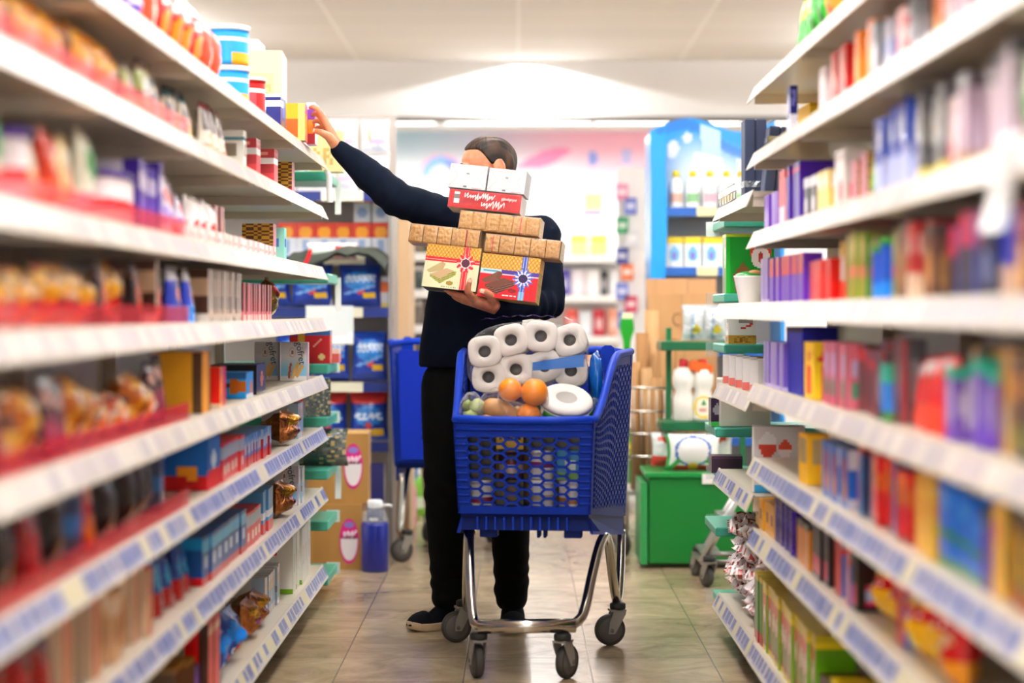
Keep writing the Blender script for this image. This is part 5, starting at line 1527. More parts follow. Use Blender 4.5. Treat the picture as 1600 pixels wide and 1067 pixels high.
# trousers
TR = '#060606'
t_ = MB()
rings(t_, [(-.165, 6.92, .84, .155, .1), (-.165, 6.92, .9, .16, .105), (-.17, 6.92, .98, .15, .1)], 28)
def leg(h, k, a, r):
    chain(t_, [h, h.lerp(k, .5), k, k.lerp(a, .5), k.lerp(a, .85), a + Vector((0, -.012, .015))], r, 20)
leg(hip_r, kne_r, ank_r, [.1, .092, .08, .074, .07, .069])
leg(hip_l, kne_l, ank_l, [.1, .088, .074, .068, .064, .064])
t_.v = [tuple(Vector(p) - man_off) for p in t_.v]
def tfold(p):
    w_ = p + man_off
    low = math.exp(-((w_.z - .15) / .11) ** 2)
    kn = math.exp(-((w_.z - .5) / .1) ** 2)
    return (.0032 * low * math.sin(w_.z * 95 + 5 * noise.noise(w_ * 7)) + .003 * kn * math.sin(w_.z * 90 + w_.x * 50) + .005 * noise.noise(Vector((w_.x * 10, w_.y * 10, w_.z * 5))))
fuse(t_, 'trousers', .0065, 5, TR, 'denim', man, tfold)

# shoes
def shoe(heel, toe):
    heel, toe = Vector(heel), Vector(toe)
    heel.z = toe.z = 0
    d = (toe - heel)
    ln = d.length
    ang = math.atan2(-d.x, d.y)
    root = bpy.data.objects.new('shoe', None)
    COL.objects.link(root)
    root.parent = man
    root.location = heel - man_off
    root.rotation_euler = (0, 0, ang)
    def outline(t):
        wdt = .034 + .012 * math.sin(PI * min(1, t * 1.15)) + (.004 if .55 < t < .85 else 0)
        e = 1 if t < .82 else math.sqrt(max(0, 1 - ((t - .82) / .18) ** 2))
        e *= 1 if t > .07 else math.sqrt(max(0, 1 - ((.07 - t) / .07) ** 2))
        return wdt * e
    def up(u, v):
        t = v
        w_ = outline(max(.004, min(.996, t))) * .96
        a = PI * u
        top = lerp(.1, .092, min(1, t / .3)) if t < .3 else lerp(.092, .045, sst((t - .3) / .38)) if t < .68 else .045 * math.sqrt(max(0, 1 - ((t - .68) / .32) ** 2)) + .022
        return Vector((math.cos(a) * w_, t * ln, .022 + (top - .02) * math.sin(a) ** .75))
    m = MB().surf(up, 18, 26, '#101116')
    m.build('shoe_upper', 'cloth', root)
    so = MB()
    vs, fs = [], []
    n = 30
    loop = [(outline(i / n) * 1.06, i / n) for i in range(n + 1)]
    ring = [(x, t) for x, t in loop] + [(-x, t) for x, t in reversed(loop[1:-1])]
    k = len(ring)
    for zz, s_ in ((0, .95), (.006, 1), (.024, 1), (.028, .97)):
        for x, t in ring:
            vs.append((x * s_, (t - .5) * ln * (1 + (s_ - 1)) + ln * .5 + (0 if t else -.004), zz + .012 * max(0, (t - .75) / .25) ** 2))
    for i in range(3):
        for j in range(k):
            fs.append((i * k + j, i * k + (j + 1) % k, (i + 1) * k + (j + 1) % k, (i + 1) * k + j))
    fs += [tuple(range(k - 1, -1, -1)), tuple(range(3 * k, 4 * k))]
    so.add(vs, fs, '#b39a78', True)
    so.build('sole', 'rubber', root)
    la = MB()
    for i in range(4):
        t = .4 + i * .07
        z = .022 + (lerp(.092, .045, sst((t - .3) / .38)) - .02) + .002
        la.tube([(-.02, t * ln, z - .008), (0, (t + .015) * ln, z), (.02, t * ln, z - .008)], .0022, '#1c1d22', 6)
    la.build('lace', 'cloth', root)
shoe(at(722, 978, 6.97), at(637, 985, 6.8))
shoe(at(800, 968, 7.06), at(803, 996, 6.74))

# ---------------------------------------------------------------- the boxes he carries
SR = Matrix.Rotation(R(-11), 3, 'Z') @ Matrix.Rotation(R(6.2), 3, 'Y') @ Matrix.Rotation(R(-9), 3, 'X')
SP = at(760, 380, 6.455)
def carried(name, label, cat, px, py, wd, h, d, front, side, nu, nv, mat='paper', top=None, sub=None, push=0.0):
    """centre of the front face at the picture point; the whole stack shares one lean"""
    X, Z = (px - 760) / 460, -(py - 380) / 460
    a, b_, c, e = SR[0][0], SR[0][2], SR[2][0], SR[2][2]
    det = a * e - b_ * c
    lx, lz = (X * e - b_ * Z) / det, (a * Z - c * X) / det
    t = thing(name, label, cat, SP + SR @ Vector((lx, push, lz - h / 2)), SR.to_euler())
    carton(wd, h, d, front, side, top, nu, nv).build('box' if name != 'wafer_multipack' else 'wrapped_wafers', mat, t)
    return t

def inpoly(pts, u, v):
    c = False
    j = len(pts) - 1
    for i in range(len(pts)):
        (xi, yi), (xj, yj) = pts[i], pts[j]
        if (yi > v) != (yj > v) and u < (xj - xi) * (v - yi) / (yj - yi) + xi: c = not c
        j = i
    return c
def waffle(u, v, n=15):
    a, b_ = (u * n + v * n * .75) % 1, (u * n - v * n * .75) % 1
    return L('#b9781c' if a < .28 or b_ < .28 else '#e9b04a')
def wafers(u, v, tones, ox, oy, s):
    u, v = (u - ox) / s, (v - oy) / s
    t1, t2, t3, t4 = tones
    if inpoly([(0, .52), (.5, .95), (.62, .86), (.55, .58), (.12, .42)], u, v):
        return mixc(t1, t4, .35) if (u + v * 1.7) % .07 < .02 else (L(t1) if not inpoly([(.5, .95), (.62, .86), (.55, .58), (.44, .66)], u, v) else L(t2))
    if inpoly([(.12, .36), (.66, .68), (.92, .6), (.5, .2)], u, v):
        return mixc(t2, t1, .5) if (u * 1.4 - v) % .08 < .03 else L(t2)
    if inpoly([(.14, .27), (.5, .0), (1.0, .42), (1.02, .55), (.9, .6), (.5, .2), (.14, .36)], u, v):
        q = (v - u * .55) % .085
        return L(t4) if q < .03 else L(t3)
    return None
def box_pist(u, v):
    if v > .71: c = waffle(u, v * .75)
    elif v > .6: c = L('#d6202a' if not .645 < v < .658 else '#f0b0a8')
    else: c = L('#dfe0b6')
    if v < .6:
        q = wafers(u, v, ('#c3b07a', '#c9a47c', '#a9b24e', '#7d6a38'), .05, .1, .54)
        if q: c = q
        if ((u - .5) / .065) ** 2 + ((v - .13) / .05) ** 2 < 1: c = L('#c98a3a' if (u * 31 + v * 17) % 1 < .6 else '#6a8a2a')
        if .35 < u < .62 and .03 < v < .05 and int(u * 70) % 3: c = L('#9a9a7a')
    if .69 < u < .80: c = L('#d81e2a' if not (.712 < u < .722 or .772 < u < .782) else '#f0a8a0')
    du, dv = (u - .745) * 1.3, v - .62
    r, a = math.hypot(du, dv), math.atan2(dv, du)
    if r < .20 + .03 * math.sin(a * 9) and r > .08: c = L('#d4202c' if math.sin(a * 9 + 1) > -.3 else '#f2b8b0')
    if r < .115: c = L('#f2e6e0')
    if r < .1: c = L('#5a1a34')
    return c
def box_choc(u, v):
    if v > .66: c = waffle(u, v * .75)
    elif v > .56: c = L('#4a2f8e') if u > .36 else (L('#b9dfe6') if not (.05 < u < .3 and .59 < v < .63) else L('#5a9ab0'))
    else: c = L('#dc0a1a')
    if .54 < v < .565: c = L('#e8c8d8')
    if v < .62:
        q = wafers(u, v, ('#7a4a34', '#6a3a28', '#4a2418', '#8a5a44'), .03, .08, .58)
        if q: c = q
        if ((u - .58) / .07) ** 2 + ((v - .2) / .05) ** 2 < 1 and (u * 37 + v * 23) % 1 < .6: c = L('#2a1410')
        if .4 < u < .66 and .07 < v < .095 and int(u * 60) % 4: c = L('#f6e6e0')
    if .69 < u < .79: c = L('#3a55b0' if not (.705 < u < .716 or .762 < u < .772) else '#c9d4f0')
    if .69 < u < .79 and v < .2: c = mixc(c, '#8ad0e6', .6)
    du, dv = (u - .74) * 1.3, v - .5
    r, a = math.hypot(du, dv), math.atan2(dv, du)
    if r < .2 + .035 * math.sin(a * 12) and r > .085: c = L('#4a62c0' if math.sin(a * 12 + 1) > -.2 else '#dfe6f6')
    if r < .115: c = L('#d8d4e8')
    if r < .1: c = L('#2c1450')
    return c
gold_side = lambda u, v: waffle(u * .5, v) if v > .7 else L('#b08a3a' if int(v * 60) % 3 else '#8a6420')
wb1 = carried('wafer_box', 'pistachio wafer gift box with red ribbon in his hand', 'biscuit box', 706, 417, .188, .148, .09, box_pist, lambda u, v: L('#8f9090' if v < .3 else '#b9b6a0'), 96, 76, top='#d8a848')
wb2 = carried('wafer_box', 'chocolate wafer gift box with blue ribbon in his hand', 'biscuit box', 795, 433, .2, .148, .075, box_choc, gold_side, 100, 76, top='#d8a848')
MB().grid((-.0935, .0002, -.0008), (.187, 0, 0), (0, .0895, 0), 8, 3, lambda u, v: L('#30333a' if v < .75 else '#55585c')).build('box_base', 'paper', wb1)
def multi(n, rb):
    def fn(u, v):
        q = (u * n) % 1
        c = mixc('#a8763c', '#c79a5e', .5 + .5 * noise.noise(Vector((u * 40, v * 14, n))))
        if q < .035 or q > .965: c = L('#4a2c12')
        elif .1 < q < .9 and .15 < v < .85: c = mixc(c, '#7a4c1e', .5 * max(0, noise.noise(Vector((u * 90, v * 30, 3)))))
        if abs(u - rb) < .006: c = L('#c83040')
        if v > .93: c = L('#8a5a2a')
        if v > .9 and .64 < u < .7: c = L('#1c140e')
        return c
    return fn
def crumple(t, wd, h, nu, nv, out):
    rnd = random.Random(int(wd * 1e4) + nu)
    vs = []
    for j in range(nv + 1):
        for i in range(nu + 1):
            e = 0 if i in (0, nu) or j in (0, nv) else 1
            vs.append(((i / nu - .5) * wd + e * rnd.uniform(-.3, .3) * wd / nu, -.001 - e * (out * .55 + rnd.uniform(-.0024, .0034)), j / nv * h + e * rnd.uniform(-.3, .3) * h / nv))
    fs = []
    for j in range(nv):
        for i in range(nu):
            a = j * (nu + 1) + i
            fs += [(a, a + 1, a + nu + 2), (a, a + nu + 2, a + nu + 1)] if (i + j) % 2 else [(a, a + 1, a + nu + 1), (a + 1, a + nu + 2, a + nu + 1)]
    MB().add(vs, fs, '#ffffff').build('film', 'crinkled_film', t)
def wsegs(t, wd, h, d, n):
    """cushioned segments of the transparent wrapper"""
    me = [c for c in t.children][0].data
    for v in me.vertices:
        if v.co.y < 1e-4:
            q = ((v.co.x / wd + .5) * n) % 1
            k = max(0, 4 * q * (1 - q)) ** .4 * max(0, 4 * (v.co.z / h) * (1 - v.co.z / h)) ** .3
            v.co.y -= .006 * float(k) + .0025 * k * noise.noise(Vector((v.co.x * 120, 0, v.co.z * 90)))
tan_side = lambda u, v: mixc('#b08a5a', '#e0cda8', .5 + .5 * noise.noise(Vector((u * 9, v * 30, 2))))
for nm, px, py, wd, d, n, rb, lab in (('wafer_multipack', 695, 368, .246, .075, 5, .82, 'wrapped wafer row sticking out over the pistachio box'),
                                  ('wafer_multipack', 816, 385, .262, .075, 5, .11, 'wrapped wafer row lying on the chocolate wafer box'),
                                  ('wafer_multipack', 780, 349, .278, .075, 6, .77, 'wrapped wafer row under the red biscuit box')):
    t = carried(nm, lab, 'wafers', px, py, wd, .063, d, multi(n, rb), tan_side, 84, 14, 'gloss', top='#c9a068')
    wsegs(t, wd, .063, d, n)
    crumple(t, wd, .063, n * 9, 11, .010)
def redfront(u, v):
    c = mixc('#c00c18', '#a00812', .5 + .5 * noise.noise(Vector((u * 10, v * 4, 1))))
    if .08 < u < .15 and .25 < v < .85: c = L('#d8d6d2' if int(v * 28) % 2 else '#6a6662')
    return c
rb = carried('biscuit_box', 'film wrapped red biscuit box with white writing in his stack', 'biscuit box', 757, 314, .25, .062, .1, redfront, lambda u, v: L('#cfc8c4'), 80, 16, 'gloss', top='#c8c0bc')
crumple(rb, .25, .062, 46, 11, .006)
lt = MB()
script_line(lt, -.075, .03, .036, .018, -.0004, '#f4dcd8', 5)
script_line(lt, -.015, .07, .012, .02, -.0004, '#f4dcd8', 8)
script_line(lt, .055, .11, .038, .01, -.0004, '#eec4c0', 11, .0009)
lt.build('lettering', 'paper', rb)
def wh(u, v):
    c = L('#bcbbbe')
    if abs(v - .48 - abs(u - .5) * .0) < .006 and abs(u - .5) < .28: c = L('#9d9b9d')
    if (abs(abs(u - .5) - .5 + (v if v < .5 else 1 - v) * .48) < .006): c = L('#a5a3a5')
    if .4 < u < .62 and .05 < v < .11: c = L('#5a5a5a' if int(u * 130) % 2 else '#e4e2e0')
    if .25 < u < .75 and .84 < v < .93 and (int(u * 44) * 3 + int(v * 60)) % 4: c = L('#b5b3b2')
    if .46 < u < .53 and .6 < v < .67: c = L('#7a7878')
    if .56 < u < .66 and .55 < v < .72 and int(v * 36) % 2: c = L('#bdbbba')
    if .62 < u < .9 and .02 < v < .035: c = L('#c06a6a')
    return c
carried('biscuit_box', 'white upturned biscuit box on top, beside his ear', 'biscuit box', 791.5, 283, .129, .08, .095, wh, lambda u, v: L('#b4b2b4'), 64, 44, top='#bfbdbf')
carried('biscuit_box', 'white upturned biscuit box on top, under his forehead', 'biscuit box', 731, 275.5, .13, .082, .095, wh, lambda u, v: L('#b4b2b4'), 64, 44, top='#bfbdbf')
# ---------------------------------------------------------------- helpers for the far displays
TEAL, NVY, GRN = '#3fa58c', '#1d2f7a', '#077a2a'
def good(mb, name, label, cat, loc, rz=0.0, mat='gloss', group=None, rx=0.0):
    o = mb.build(name, mat)
    o.location = loc
    o.rotation_euler = (rx, 0, rz)
    return tag(o, label, cat, group)
def dupe(o, label, loc, rz=None, group=None):
    c = copy_tree(o)
    c.location = loc
    if rz is not None: c.rotation_euler = (0, 0, rz)
    c['label'] = label
    if group: c['group'] = group
    return c
def px_x(px, Y): return (px - CX) * Y / F_PX
def py_z(py, Y): return CAM_Z - (py - CY) * Y / F_PX

# ---------------------------------------------------------------- end display beyond the snack shelves
ec = thing('end_display', 'teal shelved end display behind the snack shelving', 'display', (-1.15, 7.7, 0))
for x in (-.39, -.2):
    MB().box(x, x + .03, -.19, -.16, 0, 1.72, '#d8d0c0').build('upright', 'shelf_metal', ec)
for i, z in enumerate((1.685, 1.285, .93, .722, .515, .315, .1)):
    s_ = MB().box(-.4, .405, -.185, .2, z - .038, z, TEAL, .004).build('shelf', 'plastic', ec)
    if i in (0, 1, 4):
        MB().surf(lambda u, v: Vector((.395 + .025 * u, .2 + .002 + .01 * math.sin(v * 3), z - .01 - .14 * v)), 1, 8, '#f6f8f6').build('paper_strip', 'paper', s_)
    else:
        MB().box(.36, .415, .2, .203, z - .045, z + .004, '#e6ece8').build('price_card', 'paper', s_)
E_ = lambda px, Y, z: (px_x(px, Y), Y, z)
good(carton(.13, .16, .1, D('#eed49a', ('t', .1, .7, .2, .6, '#c9a860')), top='#f2dfae'), 'biscuit_box', 'cream yellow carton on the top teal shelf under the reaching hand', 'biscuit box', E_(510, 7.56, 1.686), 0, 'paper')
good(carton(.16, .13, .08, D('#c4121c', ('h', .84, 1, '#2a5a9a'), ('v', .22, .38, '#b8912a'), ('d', .58, .5, .78, .75, .015, '#e8c0a8'), ('o', .8, .2, .08, .1, '#d8c07a')), nu=24, nv=20), 'chocolate_box', 'red chocolate box with gold band on the teal end shelf', 'chocolate box', E_(484, 7.56, .931), 0, 'paper')
good(carton(.15, .055, .1, D('#d8605a', ('h', .7, 1, '#e8d0c8'))), 'chocolate_box', 'flat pink chocolate box hidden behind the red chocolate box', 'chocolate box', E_(500, 7.66, .931), 0)
def sweets_clear(u, v): 
    k = noise.noise(Vector((u * 9, v * 12, 4)))
    return L('#1c2a20' if k < -.05 else '#b99a5a' if k > .25 else '#3a4a34')
good(carton(.1, .15, .1, sweets_clear, nu=16, nv=22), 'sweet_box', 'clear pack of dark green sweets on the teal end shelf', 'sweets', E_(497, 7.56, .723), .2, 'film_wrap')
good(bag(.2, .15, .1, sweets_clear, 5), 'sweet_bag', 'clear bag of dark green and gold sweets on the fifth teal shelf', 'sweets', E_(505, 7.7, .516), .1, 'film_wrap')
big = good(carton(.2, .36, .25, D('#f0dcae', ('r', .15, .85, .2, .78, '#ecd596'), ('t', .2, .8, .3, .7, '#cdb070')), side=D('#f4ead4'), top='#e6cf9c', nu=20, nv=26), 'storage_carton', 'large cream printed carton on top of the snack shelving', 'carton', (-.965, 7.02, 1.7315), .05, 'paper')
good(carton(.12, .44, .2, D('#f7f5f2', ('t', .1, .8, .1, .3, '#c8c8cc'))), 'storage_carton', 'tall white carton behind the cream carton', 'carton', (-1.05, 7.3, 1.7315), .0, 'paper')

# cardboard cartons with pink oval labels
def oval(parent, x, z, w_, h_):
    m = MB()
    n = 36
    pts = lambda k, y: [(x + math.cos(2 * PI * i / n) * w_ * k, y, z + math.sin(2 * PI * i / n) * h_ * k) for i in range(n)]
    m.add(pts(1, -.001) + pts(.86, -.0012), [(i, (i + 1) % n, n + (i + 1) % n, n + i) for i in range(n)], '#d81e84')
    def f(u, v): 
        return Vector((x + (u - .5) * 2 * w_ * .86 * math.sqrt(max(0, 1 - (2 * v - 1) ** 2)), -.0012, z + (v - .5) * 2 * h_ * .86))
    m.surf(f, 10, 30, lambda u, v: L('#d81e84' if v > .58 else '#f1e7ea'), smooth=False)
    m.surf(lambda u, v: Vector((x + math.cos(2 * PI * u) * .022 * v, -.0016, z + h_ * .72 + math.sin(2 * PI * u) * .014 * v)), 20, 2, '#8a7ac8', closed_u=True, smooth=False)
    o = m.build('oval_label', 'gloss', parent)
    t = MB()
    script_line(t, x - .031, x + .026, z + h_ * .2, .034, -.0014, '#f6dcea', 21, .0042)
    script_line(t, x - .03, x + .03, z + h_ * .13, .008, -.0014, '#7a3a60', 22, .0014)
    t.build('lettering', 'paper', o)
def cbox(label, x0, x1, z0, h, Y, d, ov, rz=0):
    t = thing('cardboard_box', label, 'cardboard box', ((x0 + x1) / 2, Y, z0), (0, 0, rz))
    wd = x1 - x0
    carton(wd, h, d, lambda u, v: mixc('#b98a4e', '#ab7c42', .5 + .5 * noise.noise(Vector((u * 6, v * 3, h * 9)))), top='#c39a62', nu=8, nv=8).build('carton', 'card', t)
    MB().box(-wd / 2 + .002, wd / 2 - .002, d * .47, d * .53, h, h + .001, '#a8804a').build('tape', 'gloss', t)
    oval(t, *ov)
    return t
cbox('lower brown carton with pink oval label on the floor', -.97, -.69, 0, .285, 8.45, .32, (.085, .125, .043, .1))
cbox('upper brown carton with pink oval label, atop another carton', -.93, -.662, .287, .31, 8.47, .3, (.067, .165, .043, .1), .03)
bt = thing('cleaner_bottle', 'big blue liquid bottle with white cap by the brown cartons', 'bottle', (px_x(586, 8.4), 8.4, 0))
MB().lathe([(.052, 0), (.06, .006), (.06, .2), (.056, .215)], '#0b1c8c', 24).build('liquid_body', 'gloss', bt)
MB().lathe([(.056, .2155), (.058, .23), (.045, .262), (.03, .275), (.028, .28)], '#b8bce0', 24).build('clear_shoulder', 'clear_plastic', bt)
MB().lathe([(.032, .276), (.034, .28), (.034, .305), (.028, .312)], '#eef0f4', 20).build('cap', 'plastic', bt)
MB().tube(smooth_path([(.03, 0, .285), (.06, -.01, .29), (.075, -.01, .284)]), .006, '#f4f4f6', 8).build('spout', 'plastic', bt)
good(carton(.09, .44, .09, D('#141c6a', ('r', .3, .75, .1, .16, W_), ('d', .3, .14, .72, .42, .05, W_), ('r', .3, .75, .4, .46, W_)), nu=14, nv=40), 'cleaner_carton', 'tall navy carton with a white zigzag mark behind the blue bottle', 'carton', (px_x(584, 8.72), 8.72, 0), 0)

# ---------------------------------------------------------------- detergent shelving facing the aisle
Yd = 9.0
ds = thing('detergent_shelving', 'grey detergent shelving with navy rails behind the brown cartons', 'shelving', (-1.35, Yd, 0))
MB().box(-.85, .75, .42, .44, 0, 2.1, '#b5aca4').build('back_panel', 'shelf_metal', ds)
for x in (-.85, .74):
    MB().box(x, x + .02, 0, .42, 0, 1.72, '#8a8480').build('side_panel', 'shelf_metal', ds)
for i, z in enumerate((1.695, 1.395, 1.15, .80, .52, .12)):
    b_ = MB().box(-.83, .74, .12 if i == 1 else .0, .42, z - .03, z, '#d6d0ca').build('shelf', 'shelf_metal', ds)
    MB().grid((-.83, .114 if i == 1 else -.006, z - .042), (1.57, 0, 0), (0, 0, .046), 40, 2, lambda u, v: L('#efe9d0' if .8 < u < .93 or .3 < u < .38 else NVY)).build('price_rail', 'plastic', b_)
def deterg(base, red, yel):
    return D(base, ('h', .0, .16, '#1a3a9a'), ('o', .5, .62, .42, .22, '#2f86d8'), ('t', .12, .9, .58, .74, '#dfe9f6'), ('o', .55, .36, .1, .08, red), ('r', .6, .92, .2, .34, yel), ('h', .86, 1, '#1c46b0'), ('d', .1, .3, .9, .5, .03, '#7ab0ea'))
def row(mk, name, desc, cat, xs, Y, z, mat='gloss', group=None, jit=.05):
    """one kind of goods side by side, counted from the aisle side (larger x first)"""
    me = None
    for i, x in enumerate(sorted(xs, reverse=True)):
        if me is None:
            o = mk.build(name, mat)
            me = o
        else:
            o = me.copy(); COL.objects.link(o)
        o.location = (x, Y + random.uniform(0, .01), z)
        o.rotation_euler = (0, 0, random.uniform(-jit, jit))
        tag(o, (f'{desc}, {ordn[i]} from the wooden panel' if len(xs) > 1 else desc), cat, group)
dp = lambda w_, h, s: bag(w_, h, .12, deterg('#173fae', '#e04050', '#f2c21a'), s, wr=.1, nu=22, nv=24)
X9 = lambda px: px_x(px, Yd)
white_p = lambda s: bag(.142, .175, .09, D('#f4f2f4', ('r', .3, .9, .3, .45, '#e3b6dc'), ('o', .3, .55, .08, .2, '#b9b7a2'), ('h', .1, .2, '#d9dbe8'), ('o', .6, .2, .2, .08, '#c9cfe0')), s, wr=.06, nu=18, nv=20)
row(white_p(1), 'diaper_pack', 'white rounded pack low on the detergent top shelf', 'pack', [X9(582), X9(532), X9(482), X9(432)], Yd + .16, 1.702, group='white rounded packs')
row(white_p(2), 'diaper_pack', 'white rounded pack high in the second layer', 'pack', [X9(582), X9(532), X9(482)], Yd + .16, 1.879, group='white rounded packs')
rt = carton(.088, .165, .1, D('#e4e9f4', ('h', .58, 1, '#df3a1e'), ('o', .5, .72, .34, .16, '#f5a21c'), ('o', .5, .3, .2, .22, '#9db6de')), nu=12, nv=16)
row(rt, 'detergent_box', 'red and orange topped white detergent box', 'detergent', [X9(p) for p in (590, 560, 530, 500, 470, 440)], Yd + .2, 1.396, group='red topped detergent boxes')
wb_ = carton(.08, .12, .09, D('#e6ecf6', ('o', .5, .4, .3, .25, '#8fb0e0'), ('h', .8, 1, '#e2632a')), nu=10, nv=10)
row(wb_, 'detergent_box', 'pale blue detergent box atop the red topped boxes', 'detergent', [X9(p) for p in (590, 560)], Yd + .21, 1.5625, group='pale detergent boxes')
row(dp(.2, .2, 3), 'detergent_bag', 'royal blue detergent bag under the grey jacket', 'detergent', [X9(p) for p in (560, 484, 418)], Yd + .09, 1.157, group='blue detergent bags')
row(carton(.055, .15, .09, D('#eceaf0', ('h', .5, .85, '#ef6a22'), ('h', 0, .2, '#efd87a'))), 'detergent_box', 'narrow orange and white detergent box', 'detergent', [X9(602)], Yd + .1, 1.151)
row(dp(.17, .235, 6), 'detergent_bag', 'blue detergent bag with red base behind the white sign', 'detergent', [X9(p) for p in (575, 515, 455)], Yd + .09, .807, group='blue detergent bags')
for o in [q for q in COL.objects if q.name.startswith('detergent_bag')][3:6]:
    pass
rb_ = bag(.185, .238, .12, D('#173a9e', ('h', .74, 1, '#dc3a34'), ('o', .5, .48, .4, .2, '#2f7fd0'), ('t', .1, .9, .42, .56, '#e6eef8'), ('r', .55, .92, .1, .22, '#f2c21a'), ('o', .5, .3, .1, .06, '#e05050')), 8, wr=.1, nu=20, nv=22)
row(rb_, 'detergent_bag', 'blue detergent bag with red top, knee height', 'detergent', [X9(p) for p in (574, 510, 446)], Yd + .09, .527, group='red topped detergent bags')
sg = thing('paper_sign', 'white paper sign hanging before the blue detergent bags', 'sign', at(515, 508, 8.86))
MB().grid((-.105, 0, -.085), (.21, 0, 0), (0, .01, .17), 40, 30, lambda u, v: L('#c9c9d2' if ((.62 < v < .68 and .25 < u < .75) or (.5 < v < .55 and .3 < u < .8) or (.2 < v < .3 and .5 < u < .9)) and int(u * 60) % 3 else '#f7f7f9')).build('sheet', 'paper', sg)
MB().box(-.11, .11, .003, .006, -.09, .09, '#dfe6e6').build('backing', 'plastic', sg)
MB().tube([(0, .03, .08), (0, .13, .13)], .003, '#d0d0d0', 6).build('clip', 'plastic', sg)
# grey jacket thrown over the bags
jk = thing('jacket', 'grey jacket thrown over the blue detergent bags', 'jacket', at(528, 396, 8.97))
def jac(u, v):
    x = (u - .5) * .46
    n_ = noise.noise(Vector((u * 4, v * 3, 2))) * .03 + noise.noise(Vector((u * 9, v * 6, 5))) * .012
    y = -.1 + .2 * v + n_ * .6
    z = .05 * max(0, math.sin(PI * u)) ** .7 - .05 * (1 - v) ** 2 * (1 + .5 * math.sin(u * 7)) + n_ - .012
    return Vector((x, y, z))
jm = MB().surf(jac, 40, 20, '#4d514a')
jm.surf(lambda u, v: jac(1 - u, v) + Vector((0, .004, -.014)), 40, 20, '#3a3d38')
jm.build('fabric', 'cloth', jk)
MB().tube(smooth_path([jac(.05, .02) + Vector((0, -.02, -.01)), jac(.1, .0) + Vector((0, -.03, -.02)), jac(.2, .0) + Vector((0, -.03, .0)), jac(.25, .1) + Vector((0, -.03, .035))]), .009, '#d6202c', 8).build('red_trim', 'cloth', jk)
good(bag(.24, .08, .1, D('#f2eef0', ('r', .6, 1, .1, .8, '#dc2a34'), ('o', .3, .5, .2, .3, '#d8eede'), ('h', 0, .2, '#c9b0a8')), 11), 'snack_bag', 'white and red crumpled pack lying below the jacket', 'pack', (X9(520), 8.95, 1.375), 0, 'crinkle')

# ---------------------------------------------------------------- wooden end panel and white shelving behind it
wp = thing('wooden_panel', 'pale wooden end panel beside the detergent shelving', 'panel', (px_x(627, 9.56), 9.56, 0))
MB().box(-.04, .04, 0, .5, 0, 1.72, '#d9b58a', .004).build('board', 'paper', wp)
MB().box(-.045, .045, -.002, .502, 1.72, 1.74, '#c9a477', .003).build('top_trim', 'paper', wp)
ws = thing('white_shelving', 'white shelving seen beside the man above the dark cart', 'shelving', (px_x(690, 12), 12.0, 0))
MB().box(-.28, .32, .38, .4, 0, 1.75, '#b5ada2').build('back_panel', 'shelf_metal', ws)
for x in (-.28, .3, .02):
    MB().box(x, x + .03, .0, .38, 0, 1.75, '#dcc3a0').build('upright', 'paper', ws)
for z in (1.5, 1.27, 1.05, .8, .5, .12):
    MB().box(-.25, .3, -.01, .37, z - .05, z, '#f4f2ef').build('shelf', 'shelf_metal', ws)
for i, (px, z, c, lab) in enumerate(((655, 1.27, '#3a4a48', 'dark green jar'), (668, 1.27, '#e9e6e2', 'pale grey jar'), (655, 1.05, '#7a7068', 'brown jar'), (670, 1.5, '#4e5a50', 'olive jar'))):
    m = MB().lathe([(.03, 0), (.034, .005), (.034, .1), (.026, .115), (.026, .12)], c, 14)
    m.lathe([(.029, .12), (.029, .145), (.025, .147)], '#e6e2de', 14)
    good(m, 'jar', f'{lab} far off on the white shelving, {("third", "third", "fourth", "second")[i]} board from the floor side', 'jar', (px_x(px, 12.1), 12.1, z + .001), 0, 'gloss')

# ---------------------------------------------------------------- printed wall panel, cove lamps and wall shelving
def mural(u, v):
    c = mixc('#fdfdff', '#f6f3f6', v)
    tl, tr = L('#9fc3d6'), L('#ee8fae')
    top = mixc('#a5c6d8', '#eca6bb', sst(u * 1.15))
    k = sst((v - .62) / .38)
    c = mixc(c, top, k * .95)
    c = mixc(c, '#f7b4cc', .6 * sst((u - .45) / .4) * sst((v - .42) / .4))
    x, y = (u - .19) / .072, (v - .7) / .13
    r, a = math.hypot(x, y), math.atan2(y, x)
    if .62 < r < 1.02 and -.1 < a < PI + .35: c = mixc('#8fc4ff', '#7d7be0', max(0, math.cos(a)))
    elif r < 1.2 and r >= 1.0 and 0 < a < PI: c = mixc(c, '#f6b6e0', .7)
    q = (v - .79) - (u - .52) * .55
    if .47 < u < .68 and abs(q) < .05 * math.sin(PI * (u - .47) / .21) + .004: c = mixc(c, '#ef6fae', .75)
    if .72 < u < .79 and .48 < v < .6: c = L('#f6d98a')
    if .715 < u < .795 and .44 < v < .485: c = L('#ee8ab8')
    if .725 < u < .79 and .05 < v < .4 and (int(v * 40) % 5 == 0 or u < .735 or u > .78): c = L('#f0a8d0')
    if ((u - .755) / .02) ** 2 + ((v - .82) / .05) ** 2 < 1: c = L('#8a9ae0')
    if .86 < u < .9 and .78 < v < .88: c = L('#b9b6e2')
    if .9 < u < .93 and .5 < v < .62: c = L('#f4dc8a')
    if u < .36 and v < .06: c = mixc(c, '#c8ecec', .7)
    return c
mp_ = thing('wall_mural', 'pale pink and blue printed panel on the back wall', 'wall panel', (.05, BACK - .03, 1.36))
MB().grid((-1.13, 0, 0), (2.26, 0, 0), (0, 0, 1.29), 130, 74, mural).build('print', 'paper', mp_)
MB().box(-1.14, 1.14, .002, .028, -.01, 1.3, '#f4f4f4').build('backing', 'paper', mp_)
